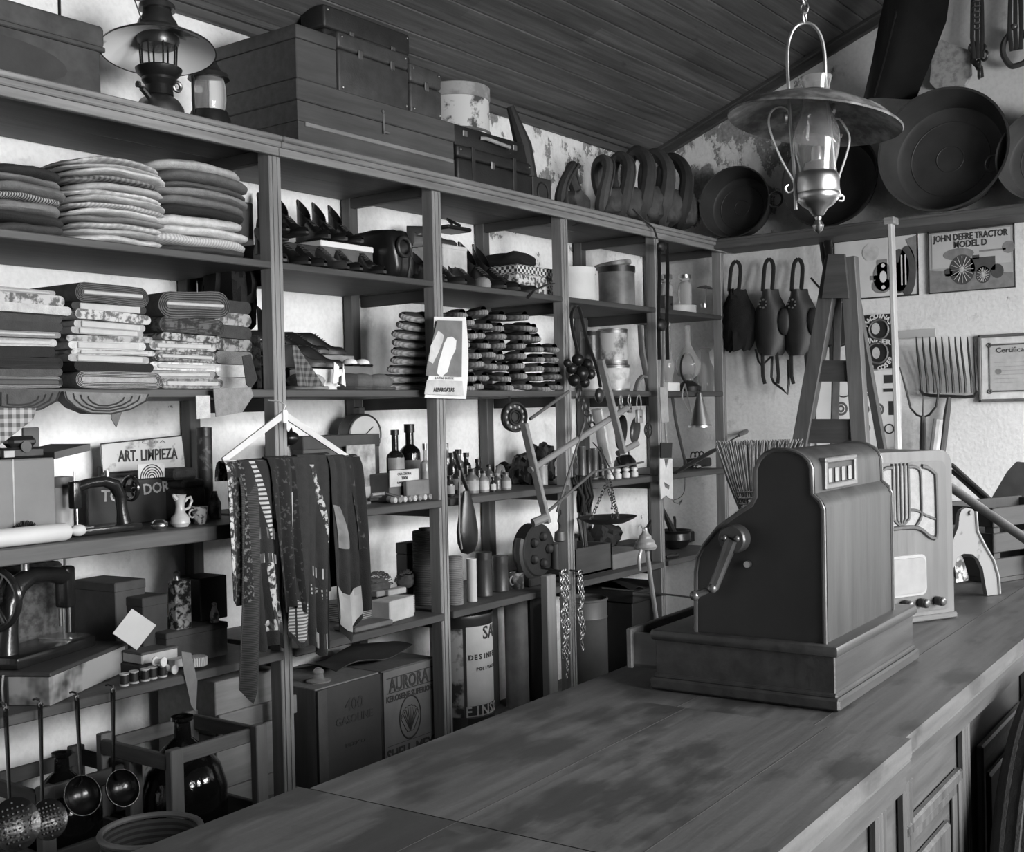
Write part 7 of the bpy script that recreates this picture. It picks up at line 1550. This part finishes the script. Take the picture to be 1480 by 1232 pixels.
# drums
P = fy(702, 888, .06); R = 47*mpp(P); H = P.z
t = T('tin_drum', 'large tin drum with torn printed label below the third bay', 'drum', (P.x, .06+R, 0)); b = B(); b.lathe([(0, 0), (R*.98, 0), (R, .01), (R*.98, .02), (R*.98, H-.02), (R*1.01, H-.012), (R*1.0, H), (R*.95, H-.006), (0, H-.012)], 44); b.part('drum_body', metal(.15, .45), t)
b = B(); b.lathe([(R*.988, H*.25), (R*.988, H-.045)], 30, rot=(0, 0, math.radians(-132)), ang=math.radians(82)); b.part('paper_label', plain(.42, .8, 0, .12, 8), t)
b = B(); b.lathe([(R*.988, H*.25), (R*.988, H-.05)], 24, rot=(0, 0, math.radians(-200)), ang=math.radians(62)); b.part('torn_label', blotch(.04, .3, 9, .5, .05, .8), t)
b = B(); b.lathe([(R*.992, H*.26), (R*.992, H*.33)], 30, rot=(0, 0, math.radians(-132)), ang=math.radians(82)); b.part('dark_stripe', plain(.03, .6), t)
def curved_text(body, size, z, deg0, step, mat):
    for k, c_ in enumerate(body):
        if c_ == ' ': continue
        a = math.radians(deg0+k*step); text('letter', c_, size, mat, t, (R*1.0*math.cos(a), R*1.0*math.sin(a), z), (PI/2, 0, a+PI/2), bold=.0008)
curved_text('SANI', .075, H*.86, -92, 18, INK); curved_text('DESINFEC', .030, H*.69, -124, 9.5, INK); curved_text('POLIVALEN', .018, H*.60, -112, 6.5, INK); curved_text('FINSO', .06, H*.285, -130, 17, plain(.5, .7))
b = B(); b.lathe([(R*1.0, H*.1), (R*1.005, H*.24)], 30, rot=(0, 0, math.radians(-132)), ang=math.radians(82)); b.part('lower_band', plain(.03, .6), t)
P = fy(872, 868, .0); R = 34*mpp(P); t = T('metal_barrel', 'plain grey ribbed metal barrel right of the chains', 'barrel', (P.x, .0+R, 0)); H = P.z; b = B(); b.lathe([(0, 0), (R, 0), (R, H*.82), (R*1.02, H*.83), (R, H*.84), (R, H), (R*.96, H), (R*.96, H-.01), (0, H-.012)], 40); b.part('barrel_body', plain(.10, .5, .2, .2, 6), t); b = B(); b.torus((0, 0, H), R, .006, n=40, m=6); b.part('rim', plain(.12, .4, .3), t)
P = fy(760, 862, .3); b = B(); b.cyl((0, 0, P.z/2), .055, P.z, 20); b.thing('stove_pipe', plain(.13, .5, .2), 'grey stove pipe standing behind the printed drum', 'pipe', (P.x, .36, 0))
b = B(); b.bb((0, 0, 0), (.10, .08, .5), bev=.01); b.thing('dark_canister', plain(.015, .7), 'dark upright canister behind the short pale upright', 'canister', (fy(774, 900, .32).x, .34, 0))
x0_, x1_ = fy(908, 870, .1).x, fy(952, 870, .1).x; z_ = fy(895, 858, .1).z
t = T('steamer_chest', 'large black chest with flat lid between the fourth post and the barrel', 'chest', (x0_, .075, 0)); b = B(); b.bb((0, 0, 0), (x1_-x0_, .34, z_-.06), bev=.006); b.part('chest_body', plain(.012, .6), t); b = B(); b.bb((-.01, -.01, z_-.06), (x1_-x0_+.01, .35, z_), bev=.01, seg=2); b.part('lid', plain(.02, .55), t)
b = B(); b.grid(lambda u, v: (-.0+(x1_-x0_)*u, -.0+.33*v, z_+.004+.012*math.sin(u*8+v*2)+.04*math.sin(v*PI)*(1-u)), 16, 8, .004); b.thing('oilcloth', plain(.015, .6), 'crumpled dark oilcloth thrown over the black chest', 'cloth', (x0_, .078, 0))
# ================================================================ fourth bay
t, W, H = boxthing('tool_box', 'open wooden tool box full of odd tools, fourth bay lower shelf', 'tool box', 838, 892, 790, z2, .03, .2, DARK)
for (a, c, d_) in (((0, 0, 0), (W, .014, H), 0), ((0, .19, 0), (W, .204, H*1.1), 0), ((0, 0, 0), (.014, .2, H), 1), ((W-.014, 0, 0), (W, .2, H), 1)): b = B(); b.bb(a, c, bev=.002); b.part('side_board', wood(.07, d_, .3), t)
b = B(); b.bb((0, 0, 0), (W, .2, .012)); b.part('bottom_board', wood(.06, 0), t); t.location.y = .06
bx = t.location.copy()
for k in range(7):
    b = B(); x = .03+k*W/8; b.tube([(0, 0, 0), (U(-.05, .05), U(-.02, .03), H*1.5+U(-.02, .05))], .006+.003*(k % 2), 7); b.thing('hand_tool', plain([.3, .03, .45, .05, .02, .1, .04][k], .5), '%s tool handle from the left sticking out of the wooden tool box' % ORD[k], 'hand tool', (bx.x+x, bx.y+.06+.02*(k % 4), z2+.03), group='tools in the wooden tool box')
t = simple_box('wooden_case', 'pale plain wooden case at the right of the tool box', 'case', 886, 936, 797, z2, .05, .18, wood(.16, 0, .2))
b = superslab(.2, .14, .1, 31, .0, 0, .03); b.thing('scrap_leather', plain(.03, .8), 'dark heap of scrap leather behind the tool box', 'leather', (fy(905, 780, .2).x, .345, z2+.061), smooth=60)
b = B(); b.bb((0, 0, 0), (.45, .12, .06)); b.thing('dark_block', plain(.02, .8), 'dark block beneath the heap of scrap leather', 'block', (fy(868, 780, .3).x, .28, z2))
t = T('siphon_pump', 'polished metal pump head with curved spout and long tube beside the till', 'pump', fy(933, 795, -.35)); s = mpp(t.location); PM_ = plain(.42, .3, .5, .1)
b = B(); b.lathe([(0, 0), (15*s, 1*s), (17*s, 5*s), (14*s, 9*s), (14*s, 12*s), (9*s, 17*s), (9*s, 20*s), (5*s, 24*s), (3*s, 32*s), (0, 33*s)], 28); b.part('pump_head', PM_, t); b = B(); b.tube(smooth_pts([(-10*s, 0, 3*s), (-17*s, -.004, -1*s), (-22*s, -.005, -12*s), (-21*s, -.005, -27*s)]), 2.6*s, 10); b.part('spout', PM_, t)
b = B(); b.tube([(4*s, 0, 0), (14*s, .0, -50*s), (27*s, .0, -105*s), (50*s, .02, -235*s), (80*s, .03, -t.location.z+.01)], 3.4*s, 10); b.part('long_tube', PM_, t); b = B(); b.tube([(-4*s, 0, 28*s), (-12*s, 0, 38*s), (-18*s, 0, 36*s)], .003, 6); b.part('lever', PM_, t)
# scale
t = T('hanging_scale', 'shallow dark scale pan hanging on thin chains in the fourth bay', 'scale', fy(878, 756, -.12)); s = mpp(t.location)
b = B(); b.lathe([(0, -.004), (30*s, .0), (46*s, 6*s), (50*s, 9*s), (46*s, 7.5*s), (30*s, .003), (0, 0)], 40, sc=(1, .8, 1)); b.part('pan', plain(.035, .4), t)
b = B()
for (xa, ya, xb_, yb_) in ((14*s, -.03, -2*s, 58*s), (30*s, .0, 10*s, 60*s), (-30*s, .03, 2*s, 60*s)):
    for k in range(14): f = k/13; b.torus((xa+(xb_-xa)*f, ya*(1-f), 6*s+(yb_-6*s)*f), .006, .0018, rot=(PI/2, 0, (k % 2)*PI/2), n=8, m=4, sc=(1, 1.6, 1))
b.part('chains', IRON, t); b = B(); b.tube([(-2*s, 0, 60*s), (0, .0, 80*s), (-4*s, .02, 110*s)], .005, 6); b.part('hanger_rod', IRON, t); b = B(); b.torus((-2*s, -.03, 10*s), .012, .0025, rot=(PI/2, 0, 0), n=14); b.part('ring', IRON, t)
# bottle shelf, fourth bay
for k, (px, lab) in enumerate(((887, 'first'), (898, 'second'), (910, 'third'), (922, 'fourth'))):
    P = fy(px, 690, .03); b = B(); b.lathe([(0, 0), (.018, 0), (.019, .006), (.019, .022), (.011, .027), (.011, .031), (.017, .034), (.017, .044), (.012, .048), (0, .048)], 18); b.thing('porcelain_insulator', plain(.5, .25, 0, .05), lab+' white porcelain insulator from the left, fourth bay', 'insulator', (P.x, .05, z1), group='white insulators in the fourth bay')
for k, (px, pt) in enumerate(((846, 645), (855, 650), (864, 648), (874, 652))):
    can('oil_tin', '%s dark tin of four standing behind the insulators' % ORD[k], 'tin', px, 6, pt, z1, .15, plain(.03 if k % 2 else .10, .35), None, None, 'dark tins behind the insulators')
for k, (px, lab) in enumerate(((844, 'left'), (858, 'middle'), (872, 'right'))):
    P = fy(px, 692, .05); b = B(); b.torus((0, 0, .012), .016, .006, n=16); b.ball((.01, -.01, .014), .009); b.thing('cow_bell', metal(.6, .3), lab+' one of three shiny little metal fittings at the shelf edge, fourth bay', 'fitting', (P.x, .05, z1), group='shiny fittings in the fourth bay')
b = superslab(.13, .1, .1, 12, .0, 0, .03); b.thing('white_cloth', plain(.4, .9), 'pale cloth wad on the bottle shelf right of the third post', 'cloth', (fy(846, 640, .25).x, .3, z1), smooth=60)
t = T('kettle', 'dark round kettle at the right of the fourth bay bottle shelf', 'kettle', (fy(918, 665, .14).x, .2, z1)); b = B(); b.lathe([(0, 0), (.045, 0), (.06, .03), (.055, .07), (.03, .1), (0, .105)], 24); b.part('kettle_body', plain(.02, .25), t); b = B(); b.torus((0, 0, .1), .04, .004, rot=(PI/2, 0, 0), n=20, ang=PI); b.part('handle', IRON, t); b = B(); b.tube([(-.04, 0, .05), (-.075, 0, .09)], [.012, .007], 8); b.part('spout', plain(.02, .25), t)
t = T('saddle_flap', 'black rounded leather flap hanging behind the right wooden arm', 'leather', fy(898, 625, .1)); b = B(); b.ball((0, 0, 0), .06, (.8, .3, 1.5), (0, .3, 0)); b.part('flap', LB(.008), t)
t = T('saddle_flap', 'grey rounded leather flap next to the black one, fourth bay', 'leather', fy(918, 622, .14)); b = B(); b.ball((0, 0, 0), .055, (.8, .3, 1.3), (0, .35, 0)); b.part('flap', LB(.06), t)
def padlock(px, py, w_, h, label, m_):
    P = fy(px, py, -.03); s = mpp(P); t = T('padlock', label, 'padlock', P); b = B(); b.torus((0, 0, -h*.38*s), w_*.40*s, .0028, rot=(PI/2, 0, 0), n=20, sc=(1, 1.9, 1)); b.part('shackle', metal(.6, .3), t); b = B(); b.box((0, 0, -h*.78*s), (w_*s, .018, h*.42*s), bev=.005, seg=2); b.part('lock_body', m_, t); b = B(); b.cyl((0, -.010, -h*.8*s), .005, .003, 10, rot=(PI/2, 0, 0)); b.part('keyhole_cover', IRON, t); return t
padlock(897, 566, 9, 34, 'slim padlock hanging left under the pale paint cans', metal(.5, .35)); padlock(923, 566, 16, 46, 'large bright padlock hanging right under the pale paint cans', metal(.75, .35)); padlock(909, 567, 9, 30, 'small dull padlock hanging between the other two', metal(.25, .5))
t = T('valve_wheel', 'small spoked iron wheel beside the fourth post', 'wheel', fy(937, 622, -.02)); b = B(); b.torus((0, 0, 0), .034, .004, rot=(PI/2, 0, 0), n=24)
for k in range(5): a = k*2*PI/5; b.tube([(0, 0, 0), (.034*math.cos(a), 0, .034*math.sin(a))], .0025, 5)
b.part('spoked_wheel', IRON, t)
P = fy(884, 718, -.02); b = B(); b.tube([(0, 0, .02), (0, 0, -.055)], .0025, 6); b.ball((0, 0, -.055), .006); b.thing('iron_nail', IRON, 'thin hooked nail hanging under the insulator shelf', 'nail', P)
# ================================================================ fifth bay
P = fy(1012, 618, -.02); s = mpp(P); t = T('tin_funnel', 'shiny tin funnel hanging mouth down in the fifth bay', 'funnel', P)
b = B(); b.lathe([(17*s, 0), (17*s, 3*s), (15*s, 4*s), (6*s, 38*s), (3.5*s, 50*s), (3*s, 50*s), (5.5*s, 38*s), (14*s, 4*s), (16*s, 1*s)], 28); b.part('funnel_cone', metal(.5, .3), t)
b = B(); b.torus((-3*s, 0, 52*s), .012, .002, rot=(PI/2, 0, 0), n=14); b.part('hanging_ring', IRON, t)
for k, (px, lab) in enumerate(((991, 'left of two'), (996, 'right of two'))): strapthing('steel_tongs', lab+' bright thin tongs blades hanging left of the funnel', 'tongs', ((990, 555), (990+k*8-4, 575), (996+k*3, 596)), -.03, .004, metal(.6, .3), None)
a, c = fy(1100, 612, -.07), fy(1068, 630, -.07); e = fy(975, 684, -.04)
t = T('hand_drill', 'long iron tool with grooved wooden handle lying across the fifth bay', 'tool', c)
b = B(); d = (a-c); b.tube([(0, 0, 0), d*.3, d*.4, d*.55, d*.95, d], [.008, .013, .010, .014, .015, .009], 12); b.part('handle', plain(.12, .4), t); b = B(); b.tube([(0, 0, 0), (e-c)*.25, (e-c)*.45], [.004, .005, .008], 8); b.part('shaft', IRON, t); b = B(); dd = (e-c); b.tube([dd*.4, dd*.6, dd], [.02, .022, .018], 8, flat=.4); b.part('blade', plain(.05, .4, .5), t)
t = T('carriage_fitting', 'black ironwork with small arches on the fifth bay bottle shelf', 'ironware', (fy(1020, 680, .1).x, .14, z1)); b = B()
for k in range(3): b.torus((-.07+k*.05, 0, .06), .03, .004, rot=(PI/2, 0, 0), n=16, ang=PI)
b.box((-.02, 0, .03), (.2, .08, .05), bev=.008); b.part('iron_frame', plain(.015, .5, 0, .4, 20, .4), t)
P = fy(1008, 672, .05); b = B(); b.ball((0, 0, .015), .018, (1.6, 1, .7)); b.thing('tin_lid', metal(.7, .25), 'small shiny lid in front of the black ironwork', 'lid', (P.x, .05, z1))
b = B(); L = [fy(x, y, .05) for x, y in ((972, 575), (977, 610), (985, 645), (992, 675))]; b.tube([p-L[3] for p in L], .010, 6, flat=.4); b.thing('wooden_rule', plain(.12, .6), 'flat leaning rule beside the fourth post, fifth bay', 'rule', L[3])
t = T('iron_cauldron', 'black round cauldron with handle on the fifth bay lower shelf', 'cauldron', (fy(1000, 790, .1).x, .2, z2)); R = 22*mpp(fy(1000, 790, .2)); 
b = B(); b.lathe([(0, 0), (R*.7, 0), (R, R*.5), (R*.95, R*.9), (R*1.1, R*1.1), (R*1.05, R*1.1), (R*.88, R*.85), (0, R*.2)], 28, c=(0, 0, .01)); b.part('cauldron_body', plain(.015, .3), t)
b = B(); b.tube([(-.02, 0, R), (-.06, 0, R*1.6), (-.14, .0, R*2.8)], [.02, .018, .008], 8); b.part('handle', plain(.02, .5), t)
for k in range(5):
    P = fy(985+k*9, 760, .1); b = B(); b.tube([(0, 0, 0), (U(-.03, .03), 0, .06+.015*(k % 3)), (U(-.04, .04), 0, .10)], .008, 6); b.thing('fire_iron', plain(.012, .5), '%s black iron scrap from the left standing behind the cauldron' % ORD[k], 'ironware', (P.x, .3, z2+.06), group='iron scrap behind the cauldron')
b = B(); b.bb((0, 0, 0), (.32, .14, .06), bev=.004); b.thing('dark_block', plain(.015, .7), 'low dark block behind the black cauldron', 'block', (fy(978, 760, .25).x, .27, z2))
strapthing('bent_wire', 'thin curly wire hanging right of the pale belt panel', 'wire', ((990, 690), (989, 710), (982, 720), (972, 724), (980, 728), (986, 722), (982, 730)), -.05, .0018, IRON, None)
strapthing('iron_bar', 'long dark pointed bar behind the till crank', 'bar', ((868, 850), (930, 856), (1000, 864), (1012, 868)), -.01, .008, IRON, .6)
t = T('iron_tool', 'small dark iron tool with knob low beside the fourth post', 'tool', (fy(972, 815, .0).x, .01, z2+.015)); b = B(); b.tube([(-.05, 0, 0), (0, 0, .0), (.05, 0, -.004), (.07, 0, -.003)], [.008, .014, .008, .012], 8); b.part('tool_body', plain(.02, .5), t)
# ================================================================ sub-parts: a piece that sits on a part hangs from that part
NEST = {'crank_arm': ('crank_rivet', 'crank_grip'), 'window_frame': ('window_recess', 'price_flag'), 'dial_bezel': ('dial_glass',), 'front_panel': ('speaker_cloth', 'grille'),
        'case_lid': ('latch', 'handle'), 'clock_face': ('minute_hand', 'hour_hand'), 'wheel_disc': (), 'head': ('needle_bar', 'presser_bar', 'pressure_screw'), 'side_panel': ('side_moulding', 'keyhole_cover'),
        'burner_cage': ('cage_rod', 'valve_ring'), 'tyre_casing': ('tread_rib',), 'printed_oval': ('printed_shell',), 'printed_tractor': ('wheel_spokes',), 'printed_sheet': ('lettering', 'printed_seal', 'text_line', 'ornamental_border'),
        'printed_band': (), 'side_rail': (), 'leather_pad': ('strap', 'stud', 'eye_cup'), 'label_plate': (), 'box_lid': ('latch',), 'arm': ('spool_pin',), 'paper_label': ('letter', 'dark_stripe'), 'roller': ('handle',), 'bail': ('side_boss',)}
def _stem(o): return o.name.split('.')[0]
for _t in [o for o in COL.objects if o.parent is None and o.children]:
    _ch = list(_t.children)
    for _c in _ch:
        want = NEST.get(_stem(_c))
        if not want or _c.matrix_basis != Matrix.Identity(4) or _c.parent is not _t: continue
        if any(_stem(x) == _stem(_c) and x is not _c and x.children for x in _ch): continue
        for x in _ch:
            if _stem(x) in want and x.parent is _t and not x.children and x.data: x.parent = _c
